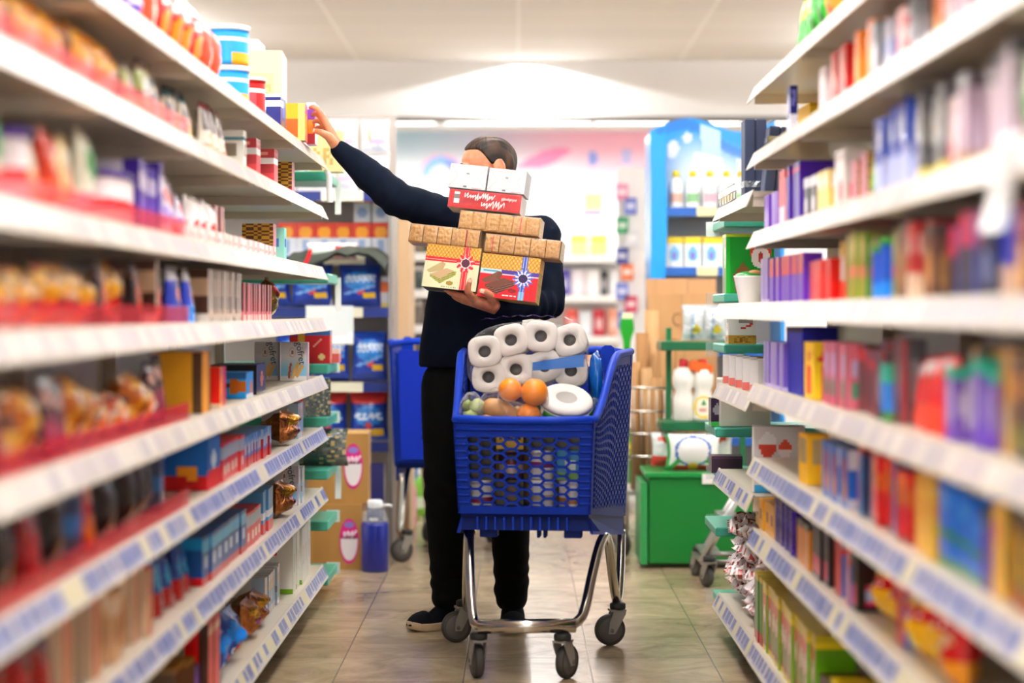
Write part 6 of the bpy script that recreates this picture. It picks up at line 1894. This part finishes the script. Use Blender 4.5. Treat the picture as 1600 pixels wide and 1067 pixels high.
for i, x in enumerate((-2.6, -1.2, .0, 1.15, 2.5)):
    t = thing('tube_lamp', ('tube lamp in the far cove above the detergent shelving', 'tube lamp in the far cove above the blue arc', 'tube lamp in the far cove above the middle of the mural', 'tube lamp in the far cove above the pink print', 'tube lamp in the far cove behind the toy shelving')[i], 'lamp', (x, 14.75, 2.62))
    MB().box(-.58, .58, -.05, .05, .0, .04, '#e8e8e8').build('housing', 'plastic', t)
    m = MB().tube([(-.56, 0, -.02), (.56, 0, -.02)], .026, '#ffffff', 12)
    m.build('tube', 'lamp', t)
def wall_shelving(label, xc, half, tops, Y0):
    t = thing('wall_shelving', label, 'shelving', (xc, Y0, 0))
    MB().box(-half, half, .33, .35, 0, 1.9, '#efece8').build('back_panel', 'shelf_metal', t)
    for x in (-half, half - .03):
        MB().box(x, x + .03, 0, .33, 0, 1.9, '#f2efea').build('upright', 'shelf_metal', t)
    for z in tops:
        MB().box(-half + .03, half - .03, -.01, .33, z - .05, z, '#f8f6f2').build('shelf', 'shelf_metal', t)
wtops = (1.58, 1.26, .93, .6, .15)
wall_shelving('white wall shelving under the pink print, beside the carrying arm', .72, .62, wtops, 15.4)
wall_shelving('white wall shelving hidden mostly by the man', -.55, .62, wtops, 15.4)
W15 = lambda px: px_x(px, 15.5)
far = [(905, 1.58, .075, .17, '#e8c07a', 'basket', 'straw coloured basket with green rim'), (937, 1.58, .075, .17, '#e2b46a', 'basket', 'straw coloured basket, partner of the other basket'),
       (882, 1.26, .09, .21, '#4a3aa8', 'soap_box', 'violet soap box'), (903, 1.26, .1, .2, '#f2e8f0', 'soap_box', 'pale pink soap box'), (926, 1.26, .11, .2, '#f6f0f2', 'soap_box', 'white soap box beside the pink one'), (944, 1.26, .06, .2, '#2a2c30', 'soap_box', 'black slim soap box'),
       (893, .93, .1, .22, '#e0584a', 'soap_box', 'coral red soap box'), (915, .93, .1, .2, '#e6eef8', 'soap_box', 'pale blue soap box'), (936, .93, .1, .22, '#c0182c', 'soap_box', 'crimson soap box'), (958, .93, .08, .22, '#e89a7a', 'soap_box', 'salmon soap box'),
       (960, 1.26, .07, .2, '#f0eef2', 'soap_box', 'white slim soap box at the shelf end'),
       (898, .6, .1, .2, '#b0489a', 'soap_box', 'magenta soap box low down'), (922, .6, .1, .2, '#f0b070', 'soap_box', 'apricot soap box low down'), (950, .6, .1, .2, '#e0504a', 'soap_box', 'red soap box low down')]
for i, (px, z, wd, h, c, nm, lab) in enumerate(far):
    if nm == 'basket':
        m = MB().box(-wd, wd * .9, 0, .16, 0, h * .75, c, .012)
        m.box(-wd * 1.02, wd * .92, -.004, .164, h * .75, h, '#c9d63a', .01)
    else:
        m = carton(wd, h, .12, D(c, ('o', .5, .45, .3, .22, mixc(c, '#ffffff', .45)), ('h', 0, .12, mixc(c, '#2a2a6a', .3))))
    good(m, nm, f'{lab} on the far white wall shelving', 'soap box' if nm == 'soap_box' else 'basket', (W15(px), 15.48, z + .001))
# tall stand with hanging packs
hs = thing('hanging_stand', 'narrow white stand of hanging packs before the wall shelving', 'display', (px_x(990, 11.8), 11.8, 0))
MB().box(-.1, .1, .0, .03, .0, 2.02, '#f2f0ee').build('board', 'plastic', hs)
MB().box(-.14, .14, -.12, .14, 0, .03, '#e0e0e0').build('foot_plate', 'plastic', hs)
for i, (px, py, c) in enumerate(((972, 300, '#e89ab8'), (985, 322, '#6a7ac8'), (972, 352, '#3aa06a'), (988, 372, '#e6e6ec'), (972, 400, '#3a4a9a'), (980, 425, '#e87a4a'), (972, 455, '#7a8ad8'), (986, 475, '#d04a6a'), (975, 500, '#4a6ac0'))):
    p = at(px, py, 11.76)
    m = carton(.075, .1, .025, D(c, ('o', .5, .5, .3, .2, mixc(c, '#ffffff', .6))), nu=6, nv=6)
    m.box(-.004, .004, .0, .05, .085, .092, '#cccccc')
    good(m, 'hanging_pack', f'{("pink", "periwinkle", "green", "white", "navy", "orange", "pale blue", "crimson", "mid blue")[i]} pack on the narrow white stand', 'pack', (p.x, 11.748, p.z - .05))

# ---------------------------------------------------------------- blue softener display
Yb = 9.66
bd = thing('softener_display', 'bright blue softener display with printed header', 'display', (.92, Yb, 0))
MB().surf(lambda u, v: Vector((-.255 + .078 * u + .004 * math.sin(v * 18), -.02 + .0 * u, .0 + v * 2.05 - (.05 * u * math.sin(PI * u) if v > .98 else 0))), 4, 40, '#0e97ee', smooth=False).build('side_panel', 'gloss', bd)
MB().box(-.255, -.235, -.018, .42, 0, 2.04, '#0e8fe4').build('side_wall', 'gloss', bd)
MB().box(-.24, .42, .4, .42, 0, 1.95, '#c9c4bf').build('back_panel', 'shelf_metal', bd)
MB().box(.40, .42, -.01, .4, 0, 1.95, '#0e8fe4').build('side_wall', 'gloss', bd)
for z in (1.655, 1.355, .95, .5, .1):
    b_ = MB().box(-.235, .4, -.0, .4, z - .03, z, '#c9c6c2').build('shelf', 'shelf_metal', bd)
    MB().grid((-.235, -.006, z - .04), (.635, 0, 0), (0, 0, .044), 30, 2, lambda u, v: L('#f0e4b0' if .32 < u < .5 else '#1c5fb8')).build('price_rail', 'plastic', b_)
def header(u, v):
    r = math.hypot((u - .45) * 1.1, (v - .1) * .9)
    c = mixc('#eafaff', '#1b93e6', sst((r - .25) / .5))
    if abs(v - .82 - .12 * math.sin(u * 5 + .6)) < .06: c = mixc(c, '#0a62c0', .6)
    if ((u - .16) / .05) ** 2 + ((v - .68) / .1) ** 2 < 1 or ((u - .28) / .04) ** 2 + ((v - .78) / .06) ** 2 < 1: c = L('#e6eef6')
    if ((u - .05) / .05) ** 2 + ((v - .5) / .08) ** 2 < 1: c = L('#d8b08a')
    b1 = abs(u - .45) < .1 + .05 * math.cos((v - .2) * 3) and v < .62
    if b1: c = L('#fbfdff')
    if abs(u - .47) < .07 + .05 * (v - .62) and .62 <= v < .95: c = L('#bfe4f8')
    if .68 < u < .98 and (.5 < v < .66 or .26 < v < .38) and (int(u * 60) * 5 + int(v * 40) * 3) % 7 < 5: c = L('#f2faff')
    if .68 < u < .98 and .1 < v < .22: c = mixc(c, '#2a9ae0', .5)
    return c
def hd_pt(u, v):
    top = .43 + .035 * math.sin(u * 7.5 - .6)
    return Vector((-.23 + .625 * u, .16, 1.66 + v * top))
hm = MB().surf(hd_pt, 60, 40, header, smooth=False)
hm.surf(lambda u, v: hd_pt(1 - u, v) + Vector((0, .012, 0)), 20, 4, '#e8eef2', smooth=False)
hm.build('header_sign', 'gloss', bd)
def bottle(capc, lab, bodyc='#f4f7fa', h=.18, r=.034, wide=False):
    m = MB()
    m.lathe([(r * .9, 0), (r, .006), (r, h * .16), (r, h * .4), (r, h * .62), (r * .7, h * .78), (r * .42, h * .84)], lambda a, i: L(lab if wide and i < 5 else mixc(lab, '#ffffff', .2) if i == 2 and (a < .14 or a > .86) else bodyc), 18)
    m.lathe([(r * .5, h * .84), (r * .5, h * .97), (r * .4, h)], capc, 14)
    return m
for i, px in enumerate((1058, 1084, 1111, 1137, 1160)):
    c = ('#c98a6a', '#4cae4a', '#e69ab0', '#e8c07a', '#5cb85a')[i]
    good(bottle('#f2d020', c, h=.19, r=.036), 'softener_bottle', f'white softener bottle with {("brown", "green", "pink", "gold", "leaf green")[i]} print, {ordn[i]} from the blue panel', 'bottle', (px_x(px, Yb), Yb + .06, 1.656), 0, 'plastic', 'softener bottles')
for i, px in enumerate((1055, 1084, 1113, 1140)):
    good(carton(.085, .155, .06, D('#e9f2f8', ('o', .5, .45, .32, .25, '#6fb8e6'), ('h', .8, 1, '#f2d422'), ('o', .5, .4, .12, .1, '#8a5ac8')), nu=10, nv=14), 'softener_pack', f'white and blue refill pack with yellow top, {ordn[i]} from the blue panel', 'softener pack', (px_x(px, Yb), Yb + .05, 1.356), 0, 'gloss', 'softener refills')

# ---------------------------------------------------------------- cardboard in the wire cage
cg = thing('wire_cage_cart', 'wire cage cart full of flattened cardboard behind the blue cart', 'cage cart', (.655, 9.12, 0))
m = MB()
for z in (.46, .565, .67, .78):
    m.tube([(-.19, -.2, z), (.2, -.2, z), (.2, .22, z), (-.19, .22, z)], .006, '#c9c4bb', 6, closed=True)
m.build('wire_frame', 'chrome', cg)
m = MB()
for i in range(12):
    x = -.19 + i * .0355
    m.tube([(x, -.2, .3), (x, -.2, .78)], .0028, '#c0bbb2', 5)
m.build('wire_grating', 'chrome', cg)
MB().box(-.19, .2, -.2, .22, .28, .3, '#b8b4ac').build('base_plate', 'steel', cg)
for x, y in ((-.17, -.16), (.18, -.16), (-.17, .18), (.18, .18)):
    MB().tube([(x, y, .12), (x, y, .3)], .012, '#b8b4ac', 8).build('leg', 'chrome', cg)
    caster(cg, (x, y - .03, 0), R(30))
for i, (px, py, Y, r, lean) in enumerate(((993, 565, 9.02, .022, 0), (1003, 520, 9.12, .03, .0), (1018, 485, 9.2, .034, -.0), (1041, 540, 9.08, .034, .0), (1052, 528, 9.18, .03, -.03), (1010, 575, 8.99, .026, .03), (1026, 590, 8.98, .028, -.02), (1046, 600, 8.98, .024, .0))):
    p = at(px, py, Y)
    m = MB().tube([(p.x + lean, Y, .302), (p.x, Y, p.z)], r, ('#b98d60', '#a87b50', '#c49a6c')[i % 3], 14)
    tag(m.build('cardboard_roll', 'card'), f'{("slim pale", "tall tan", "tall thick", "pale thick", "leaning tan", "short crossed", "short thick", "low bent")[i]} cardboard roll standing in the wire cage', 'cardboard')
def sheet(label, px0, px1, pyt, Y, z0, tilt, c, rz=0):
    x0, x1, zt = px_x(px0, Y), px_x(px1, Y), py_z(pyt, Y)
    t = thing('cardboard_box', label, 'cardboard box', ((x0 + x1) / 2, Y, z0), (R(-4), R(tilt), rz))
    wd = x1 - x0
    carton(wd, zt - z0, .06, lambda u, v: mixc(c, '#a87d50', .35 + .35 * noise.noise(Vector((u * 5, v * 3, px0)))), top=mixc(c, '#ffffff', .2), nu=12, nv=12).build('carton', 'card', t)
    MB().box(wd * .08, wd * .1, -.0015, 0, .02, zt - z0 - .005, mixc(c, '#7a5838', .5)).build('crease', 'card', t)
    return t
sheet('large folded tan carton standing behind the other carton', 1012, 1122, 434, 9.43, .0, 0, '#d0a378')
s2 = sheet('folded tan carton with a dark ring mark in front', 1028, 1118, 458, 9.34, .0, -2, '#c79a6c')
MB().tube([(.0 + .022 * math.cos(a), -.002, 1.1 + .03 * math.sin(a)) for a in [k * PI / 10 for k in range(3, 18)]], .0025, '#6b5038', 5).build('ring_mark', 'card', s2)
gp = thing('dustpan', 'green dustpan hanging by the cardboard', 'dustpan', at(980, 525, 9.38))
MB().prism([(-.03, .085), (.03, .085), (.034, .03), (.018, -.02), (.012, -.1), (-.012, -.1), (-.02, -.02), (-.034, .03)], 0, .02, '#0ca01c').build('pan', 'plastic', gp)
MB().prism([(-.028, .086), (.028, .086), (.024, .115), (-.024, .115)], 0, .016, '#e9edc0').build('brush', 'plastic', gp)
MB().tube([(0, .01, -.1), (0, .01, -1.015)], .008, '#c0bbb2', 8).build('pole', 'plastic', gp)

# ---------------------------------------------------------------- green promotion stand
gs = thing('promotion_stand', 'green promotion counter with cleaning goods beside the toy shelving', 'display', (.74, 8.48, 0))
gb = MB()
gb.box(-.165, .3, 0, .4, .02, .4, GRN, .006)
gb.build('counter', 'plastic', gs)
MB().box(-.18, .31, -.012, .41, .4, .425, '#128a3c', .004).build('counter_top', 'plastic', gs)
MB().grid((.07, -.0135, .375), (.13, 0, 0), (0, 0, .045), 8, 3, lambda u, v: L('#e6d23a' if u > .5 and .2 < v < .8 else '#f2f0ea')).build('price_card', 'paper', gs)
MB().box(-.2, -.17, .0, .38, .02, .38, '#2c9a50').build('door', 'plastic', gs)
for x in (-.06, .28):
    MB().box(x, x + .025, .36, .385, .425, 1.06, '#1a7a48').build('post', 'plastic', gs)
for z in (.64, 1.0):
    MB().box(-.1, .31, .12, .39, z - .04, z, '#14643c', .003).build('shelf', 'plastic', gs)
def big_bottle(label, px, capc, lab):
    Y = 8.66
    t = thing('detergent_bottle', label, 'bottle', (px_x(px, Y), Y, .641))
    MB().lathe([(.04, 0), (.048, .008), (.046, .1), (.036, .14), (.047, .165), (.05, .2), (.042, .232), (.02, .245)], '#f4f2ea', 22).build('bottle_body', 'plastic', t)
    MB().lathe([(.018, .245), (.02, .25), (.02, .275), (.014, .28)], capc, 14).build('cap', 'plastic', t)
    if lab:
        l_ = MB()
        l_.surf(lambda u, v: Vector((.0486 * math.sin((u - .5) * 2.3), -.0486 * math.cos((u - .5) * 2.3), .015 + .1 * v)), 22, 20, lambda u, v: L('#f6f2dc' if ((u - .5) / .34) ** 2 + ((v - .5) / .42) ** 2 < 1 else '#f2d21e' if ((u - .5) / .46) ** 2 + ((v - .5) / .5) ** 2 < 1 else '#f4f2ea'))
        lo = l_.build('label', 'paper', t)
        k_ = MB()
        text_into(k_, 'ABC', .026, Matrix.Translation((0, -.0492, .052)), '#d8302a', .8)
        k_.add([(-.012, -.0494, .074), (.012, -.0494, .074), (0, -.0494, .1)], [(0, 1, 2)], '#1a8a3a')
        k_.build('lettering', 'paper', lo)
    return t
big_bottle('white detergent bottle with red cap on the green stand', 1068, '#dc2430', False)
big_bottle('white detergent bottle with yellow label on the green stand', 1098, '#e8342a', True)
sp = good(MB().prism([(-.05, .0), (.03, -.025), (.05, -.012), (.052, .02), (-.035, .045), (-.055, .03)], 0, .03, '#f0641a'), 'orange_scraper', 'orange plastic scraper lying on the detergent bottle caps', 'scraper', at(1096, 576, 8.62) + Vector((0, 0, -.005)), .1, 'plastic')
gb_ = bag(.25, .165, .1, D('#f2f2ee', ('o', .5, .52, .36, .4, '#2a62b8'), ('o', .5, .52, .31, .36, '#e6e3e2'), ('h', 0, .14, '#dc3a30'), ('o', .5, .1, .1, .1, '#f0b030'), ('v', 0, .06, '#3a9a4a'), ('d', .95, .0, .75, .3, .05, '#3aa04a'), ('d', .05, .0, .25, .3, .05, '#3aa04a')), 3, wr=.05, nu=34, nv=30)
good(gb_, 'rice_bag', 'white bag with round blue ringed window on the green counter', 'bag', (px_x(1082, 8.55), 8.545, .431), 0, 'gloss')
row2 = [(1045, 'white bag with red print crumpled behind the ringed bag', '#eef0ee'), (1118, 'white bag with red corner behind the ringed bag', '#f2eeea')]
for i, (px, lab, c) in enumerate(row2):
    good(bag(.16, .155, .08, D(c, ('h', 0, .3, '#dc4038'), ('o', .5, .8, .35, .1, '#e8503a')), 5 + i, wr=.2), 'rice_bag', lab, 'bag', (px_x(px, 8.72), 8.74, .431), 0, 'crinkle')
for i, px in enumerate((1085, 1117)):
    good(bag(.11, .16, .07, D('#eef2f4', ('v', .3, .5, '#a8c0d8'), ('o', .6, .3, .2, .12, '#e8d030'), ('h', .75, 1, '#dfe6ea')), 8 + i, wr=.3), 'sponge_bag', f'shiny white bag {("beside the folded carton", "beside the teal shelf")[i]} on the upper green shelf', 'bag', (px_x(px, 8.7), 8.72, 1.006), 0, 'film_wrap')
# green and yellow packs further back
lowt = thing('low_stand', 'low white stand with green and yellow packs beyond the cage cart', 'stand', (px_x(998, 11), 11.0, 0))
MB().box(-.14, .14, 0, .3, .04, .12, '#e9ece8', .006).build('base_tray', 'plastic', lowt)
MB().box(-.12, -.1, .1, .12, .12, .3, '#dfe4de').build('post', 'plastic', lowt)
MB().box(-.14, .14, 0, .3, .3, .32, '#2a9a40').build('shelf', 'plastic', lowt)
good(carton(.15, .13, .12, D('#2fa23c', ('h', 0, .45, '#f0dc1c'), ('o', .6, .7, .25, .2, '#f2e4e0'))), 'cleaner_box', 'green and yellow cleaner box on the low white stand', 'box', (px_x(997, 11.1), 11.05, .321))
good(carton(.14, .16, .12, D('#1f9638', ('o', .5, .5, .25, .3, '#e8ece4'))), 'cleaner_box', 'green cleaner box at the foot of the low white stand', 'box', (px_x(1000, 11.1), 11.05, .121))
# bottles on the floor behind the second cart
for i, (px, Yq, c, h, cc) in enumerate(((616, 10.1, '#e0489a', .26, '#f0e6ec'), (636, 10.2, '#e85aa4', .3, '#e83a90'), (650, 10.9, '#1c6aa8', .3, '#e9eef2'), (660, 10.7, '#7ac23a', .26, '#f2f2ea'))):
    good(bottle(cc, mixc(c, '#ffffff', .5), c, h, .05), 'cleaner_bottle', f'{("pale pink capped", "tall pink", "blue", "lime green")[i]} cleaner bottle on the floor behind the second cart', 'bottle', (px_x(px, Yq), Yq, 0), 0, 'plastic')

# ---------------------------------------------------------------- steel step trolley
tr = thing('step_trolley', 'silver step trolley with grey wheels by the green counter', 'trolley', (.86, 7.95, 0))
def T_(px, py, Y): return at(px, py, Y) - Vector((.86, 7.95, 0))
for dy, dx in ((0, 0), (.26, 10)):
    MB().tube([T_(1096 + dx, 878, 7.95) + Vector((0, dy, 0)), T_(1172 + dx, 742, 7.95) + Vector((0, dy, 0))], .016, '#c9c9c6', 10).build('side_rail', 'steel', tr)
for k in (.1, .5, .9):
    a, b_ = T_(1096, 878, 7.95), T_(1172, 742, 7.95)
    p = a.lerp(b_, k)
    MB().box(p.x - .02, p.x + .06, 0, .27, p.z - .006, p.z + .006, '#b9bab8').build('step', 'steel', tr)
MB().tube([T_(1096, 878, 7.95), T_(1096, 878, 7.95) + Vector((0, .26, 0)), T_(1106, 878, 7.95) + Vector((.25, .26, 0)), T_(1106, 878, 7.95) + Vector((.25, 0, 0))], .012, '#b0b0ae', 8, closed=True).build('base_bar', 'steel', tr)
for px, Yq in ((1104, 7.93), (1088, 8.25)):
    p = at(px, 905, Yq) - Vector((.86, 7.95, 0)); p.z = 0
    caster(tr, p, R(200), .045)

# ---------------------------------------------------------------- second cart, handle end towards the camera
c2 = thing('shopping_cart', 'second blue shopping cart standing empty behind the man', 'shopping cart')
c2.matrix_world = Matrix.Translation((-.29, 9.5, 0)) @ Matrix.Rotation(PI, 4, 'Z')
make_basket(c2, (10, 8))
g2 = MB()
g2.prism([(-.24, .47), (.24, .47), (.25, .96), (-.25, .96)], .835, .85, '#0a2cae')
for r_ in range(7):
    for q in range(8):
        g2.box(-.13 + q * .036, -.13 + q * .036 + .024, .85, .853, .56 + r_ * .036, .56 + r_ * .036 + .022, '#061a66')
g2.build('gate_lattice', 'cart_plastic', c2)
m = MB()
for s in (-1, 1):
    m.tube(smooth_path([(s * .24, .78, .4), (s * .25, .8, .2), (s * .245, .79, .15), (s * .22, .6, .4), (s * .18, .2, .42), (s * .16, .03, .16)]), .0135, '#cfcac0', 10)
m.tube([(-.16, .03, .16), (.16, .03, .16)], .0135, '#cfcac0', 10)
m.build('chassis', 'chrome', c2)
for x, y in ((-.24, .79), (.24, .79), (-.155, .03), (.155, .03)):
    caster(c2, (x, y, 0), R(120 if y > .4 else 160))

# ---------------------------------------------------------------- end display beyond the toy shelving
er = thing('end_display', 'teal shelved end display beyond the toy shelving', 'display', (1.1, 6.96, 0))
for x in (.2, .37):
    MB().box(x, x + .03, -.2, -.17, 0, 1.5, '#d8d0c0').build('upright', 'shelf_metal', er)
for i, z in enumerate((1.465, 1.2, 1.02, .725, .56, .375, .1)):
    s_ = MB().box(-.375 - (.03 if i in (3, 5) else 0), .4, -.195, .2, z - .032, z, TEAL, .004).build('shelf', 'plastic', er)
    MB().box(-.4, -.35, .2, .204, z - .05, z + .005, '#dfe9e6').build('price_card', 'clear_plastic' if i else 'paper', s_)
F_ = lambda px, Y, z: (px_x(px, Y), Y, z)
def gbox(u, v):
    c = L('#0f9a2a') if u > .08 else L('#14b030')
    if v > .94: c = L('#b8d020')
    if .5 < u < .95 and .62 < v < .92: c = L('#e0483a')
    if ((u - .72) / .2) ** 2 + ((v - .6) / .18) ** 2 < 1: c = L('#f2e6e4')
    if ((u - .72) / .05) ** 2 + ((v - .6) / .09) ** 2 < 1: c = L('#c83a34')
    if inpoly([(.2, 0), (.14, .3), (.34, .52), (.6, .3), (.6, 0)], u, v): c = L('#8a5f30')
    return c
good(carton(.17, .21, .12, gbox, nu=34, nv=40), 'coffee_box', 'green box with red badge on the teal end display', 'box', F_(1172, 6.8, 1.201), 0, 'gloss')
good(carton(.1, .035, .08, D('#1c1814', ('d', .4, .2, .9, .8, .12, '#e0a02a')), nu=16, nv=6), 'chocolate_box', 'flat black and gold box below the green box', 'box', F_(1155, 6.86, 1.162 + .0395), 0)
good(carton(.1, .03, .06, D('#d0a040', ('t', .2, .8, .2, .8, '#8a5a1a'))), 'chocolate_box', 'flat golden packet tucked under the white cup', 'box', F_(1160, 6.8, 1.0215), .1)
cup = MB().lathe([(.035, 0), (.036, .003), (.052, .085), (.054, .09)], '#f2f0ee', 22)
cup.ball((0, 0, .088), .05, '#1f8a34', 20, (1, 1, .35))
cup.ball((.012, -.03, .1), .018, '#c98a5a', 10, (1.2, .6, .5))
good(cup, 'snack_cup', 'white cup with green lid on the stepped bay shelf', 'cup', F_(1172, 6.2, 1.1615), 0)
good(carton(.1, .1, .07, D('#e6e8e2', ('r', .35, .9, .45, .8, '#8d8a84'), ('d', .4, .2, .9, .4, .04, '#d8302a')), nu=16, nv=14), 'gift_box', 'white gift box with small window on the teal display', 'gift box', F_(1160, 6.8, 1.0215 + .031), .0, 'paper')
good(carton(.13, .075, .1, D('#cf9a62'), top='#d8a870'), 'cardboard_box', 'small tan carton under the teal board beside purple cases', 'cardboard box', F_(1165, 6.82, .9), 0, 'card')
good(MB().box(-.09, .09, 0, .14, 0, .172, '#d9d0c0', .004), 'storage_carton', 'plain beige carton below the small tan carton', 'carton', F_(1165, 6.82, .726), 0, 'card')
for i, px in enumerate((1122, 1140)):
    good(carton(.05, .1, .09, D('#2a1430', ('h', 0, .15, ('#3ab04a', '#2a8ad0')[i]), ('o', .4, .6, .25, .2, '#8a8a90')), nu=8, nv=12), 'lamp_box', f'dark purple lamp box with {("green", "blue")[i]} foot on the teal display', 'box', F_(px, 6.86, .726), .0)
good(carton(.11, .06, .1, D('#3a2238', ('h', .8, 1, '#5a3a58'))), 'lamp_box', 'low dark plum box on the fifth teal board', 'box', F_(1136, 6.84, .561), 0)

# ---------------------------------------------------------------- goods of the stepped end bay
for i, (Y, h, px, lean) in enumerate(((6.05, .245, 1166, 0), (5.88, .205, 1196, 5))):
    t = thing('folder_box', ('tall navy box standing at the edge behind the wire fence', 'navy box with silver band leaning behind the tall navy box')[i], 'box', (px_x(px, Y) + .03, Y, 1.4985), (0, R(lean), 0))
    m = MB()
    for q in (-1, 1):
        m.box(q * .018 - .0165, q * .018 + .0165, 0, .1, 0, h, '#243050', .003)
    m.box(-.03, .03, .004, .096, .002, h - .004, '#18203c')
    m.build('box', 'paper', t)
    MB().box(-.0365, .0365, -.0015, .1015, .03 if i == 0 else h - .05, .05 if i == 0 else h - .03, '#9aa2ac').build('silver_band', 'foil', t)
fe = thing('wire_fence', 'small wire fence on the shelf edge before the navy boxes', 'wire fence', (.7, 6.2, 1.4985))
m = MB()
for z in (.002, .028, .052): m.tube([(0, -.02, z), (0, .5, z)], .0022, '#c9c9c6', 6)
for q in range(7): m.tube([(0, -.02 + q * .0866, 0), (0, -.02 + q * .0866, .053)], .0022, '#c9c9c6', 6)
m.build('wire_lattice', 'chrome', fe)
good(carton(.2, .055, .1, D('#f0cf2a'), top='#f4d83a'), 'gift_box', 'flat yellow box lying below the navy boxes', 'gift box', (.83, 5.85, 1.4985), R(-90), 'paper')
for i, px in enumerate((1130, 1139, 1149, 1160, 1172)):
    Y = .715 * F_PX / (px - CX)
    good(carton(.03, .1, .07, D('#e9e4e2', ('h', 0, .26, '#e0402a'), ('v', .4, .6, '#c8c4c4')), nu=5, nv=12), 'sweet_pack', f'slim clear pack with red foot, {ordn[4 - i]} from the entrance on the stepped bay', 'sweets', (.715, Y, .8865), R(-90), 'gloss', 'slim red footed packs')
good(carton(.26, .085, .12, D('#eeeeec', ('o', .5, .3, .04, .06, '#3a3a3a')), nu=20, nv=14), 'storage_carton', 'white carton behind the slim red footed packs', 'carton', (.83, 6.1, .8865), R(-90), 'paper')
def eggs(u, v):
    c = L('#d9d4d4')
    for (a, b_, r, col1, col2) in ((.3, .72, .17, '#f0eeee', '#e0402a'), (.62, .66, .12, '#e8502a', '#f0e6e4'), (.35, .34, .15, '#f4f2f2', '#dc3a30'), (.66, .3, .12, '#f2f0f0', '#e05040')):
        if ((u - a) / r) ** 2 + ((v - b_) / (r * 1.1)) ** 2 < 1: c = L(col1 if v > b_ else col2)
    if v < .1: c = L('#2aa0d8')
    if u < .06: c = L('#f2eee6')
    return c
egg_side = lambda u, v: L('#3a2a24') if u > .85 else L('#c8443a') if ((u - .4) / .2) ** 2 + (((v * 3) % 1 - .5) / .3) ** 2 < 1 else L('#ece6e2')
def egg_box(label, X, Y, z, h, rz):
    t = thing('toy_egg_box', label, 'toy box', (X, Y, z), (0, 0, rz))
    carton(.16, h, .11, eggs, egg_side, '#e6e2e0', 24, 26).build('box', 'paper', t)
    for (x, zz, c1, c2) in ((-.03, .05, '#f4f2f2', '#dc3830'), (.035, .045, '#f2f0f0', '#2a8ac8')):
        MB().ball((x, -.022, zz), .022, c1, 14, (1, 1, 1.25)).build('toy_egg', 'gloss', t)
        MB().lathe([(.0225, -.006), (.0232, -.002), (.0232, .004), (.0225, .008)], c2, 14, c=(x, -.022, zz)).build('egg_band', 'gloss', t)
egg_box('white toy egg box on the stepped bay beside the shelf rail', .79, 5.83, .5865, .2, R(-8))
egg_box('white toy egg box behind the yellow window box', .845, 4.72, .7015, .155, R(-10))
# clear sweet bags heaped on the bottom shelf
def clearsweets(s):
    def fn(u, v):
        k = noise.noise(Vector((u * 7 + s * 5, v * 8, s)))
        return L('#b8342c') if k > .26 else L('#8a3e28') if k < -.3 else mixc('#f2ecec', '#d9c4c0', .5 + .5 * noise.noise(Vector((u * 16, v * 15, s + 9))))
    return fn
protos = []
for s in range(3):
    mb = bag(.2, .15, .072, clearsweets(s), s + 2, wr=.35, nu=20, nv=18)
    mb.v = [(x, z - .075, y + .0) for x, y, z in mb.v]
    me = mb.mesh('sweet_bag')
    me.materials.append(M['crinkle'])
    protos.append(me)
n = 0
for layer, (zz, ys) in enumerate(((.2, (5.96, 6.17, 6.38, 6.58)), (.275, (5.98, 6.18, 6.38, 6.57)), (.35, (6.02, 6.28, 6.52)), (.42, (6.2, 6.44)))):
    for k, y in enumerate(ys):
        o = bpy.data.objects.new('sweet_bag', protos[n % 3])
        COL.objects.link(o)
        o.location = (.797 + .01 * (n % 3) - .02 * (layer % 2), y, zz)
        o.rotation_euler = (random.uniform(-.12, .12), random.uniform(-.25, .1), R(90) + random.uniform(-.3, .3))
        tag(o, f'clear bag of red and white sweets, {("bottom", "second", "third", "topmost")[layer]} layer of its heap, {ordn[k]} from the entrance', 'sweets', 'heaped clear sweet bags')
        n += 1
# curled white strip and hanging strips of the shelf ends
def strip(label, pts, wd, axis, name='shelf_strip'):
    p = smooth_path(pts, 6)
    ax = Vector(axis) * wd / 2
    vs, fs = [], []
    for q in p:
        vs += [q - ax, q + ax, q + ax + Vector((0, .002, 0)), q - ax + Vector((0, .002, 0))]
    for i in range(len(p) - 1):
        a = i * 4
        fs += [(a, a + 1, a + 5, a + 4), (a + 2, a + 3, a + 7, a + 6), (a + 1, a + 2, a + 6, a + 5), (a + 3, a, a + 4, a + 7)]
    o = MB().add(vs, fs, '#f8f8fa', True).build(name, 'paper')
    return tag(o, label, 'paper strip')
strip('curled white paper strip hanging off the near toy shelf', [(.69, 2.62, 1.385), (.674, 2.635, 1.37), (.672, 2.65, 1.33), (.668, 2.67, 1.285), (.656, 2.66, 1.25)], .05, (.5, -.85, 0))
strip('white paper strip hanging off the end of the top snack shelf', [(-.745, 7.445, 1.685), (-.735, 7.45, 1.66), (-.735, 7.455, 1.6), (-.732, 7.455, 1.56)], .022, (1, .1, 0))
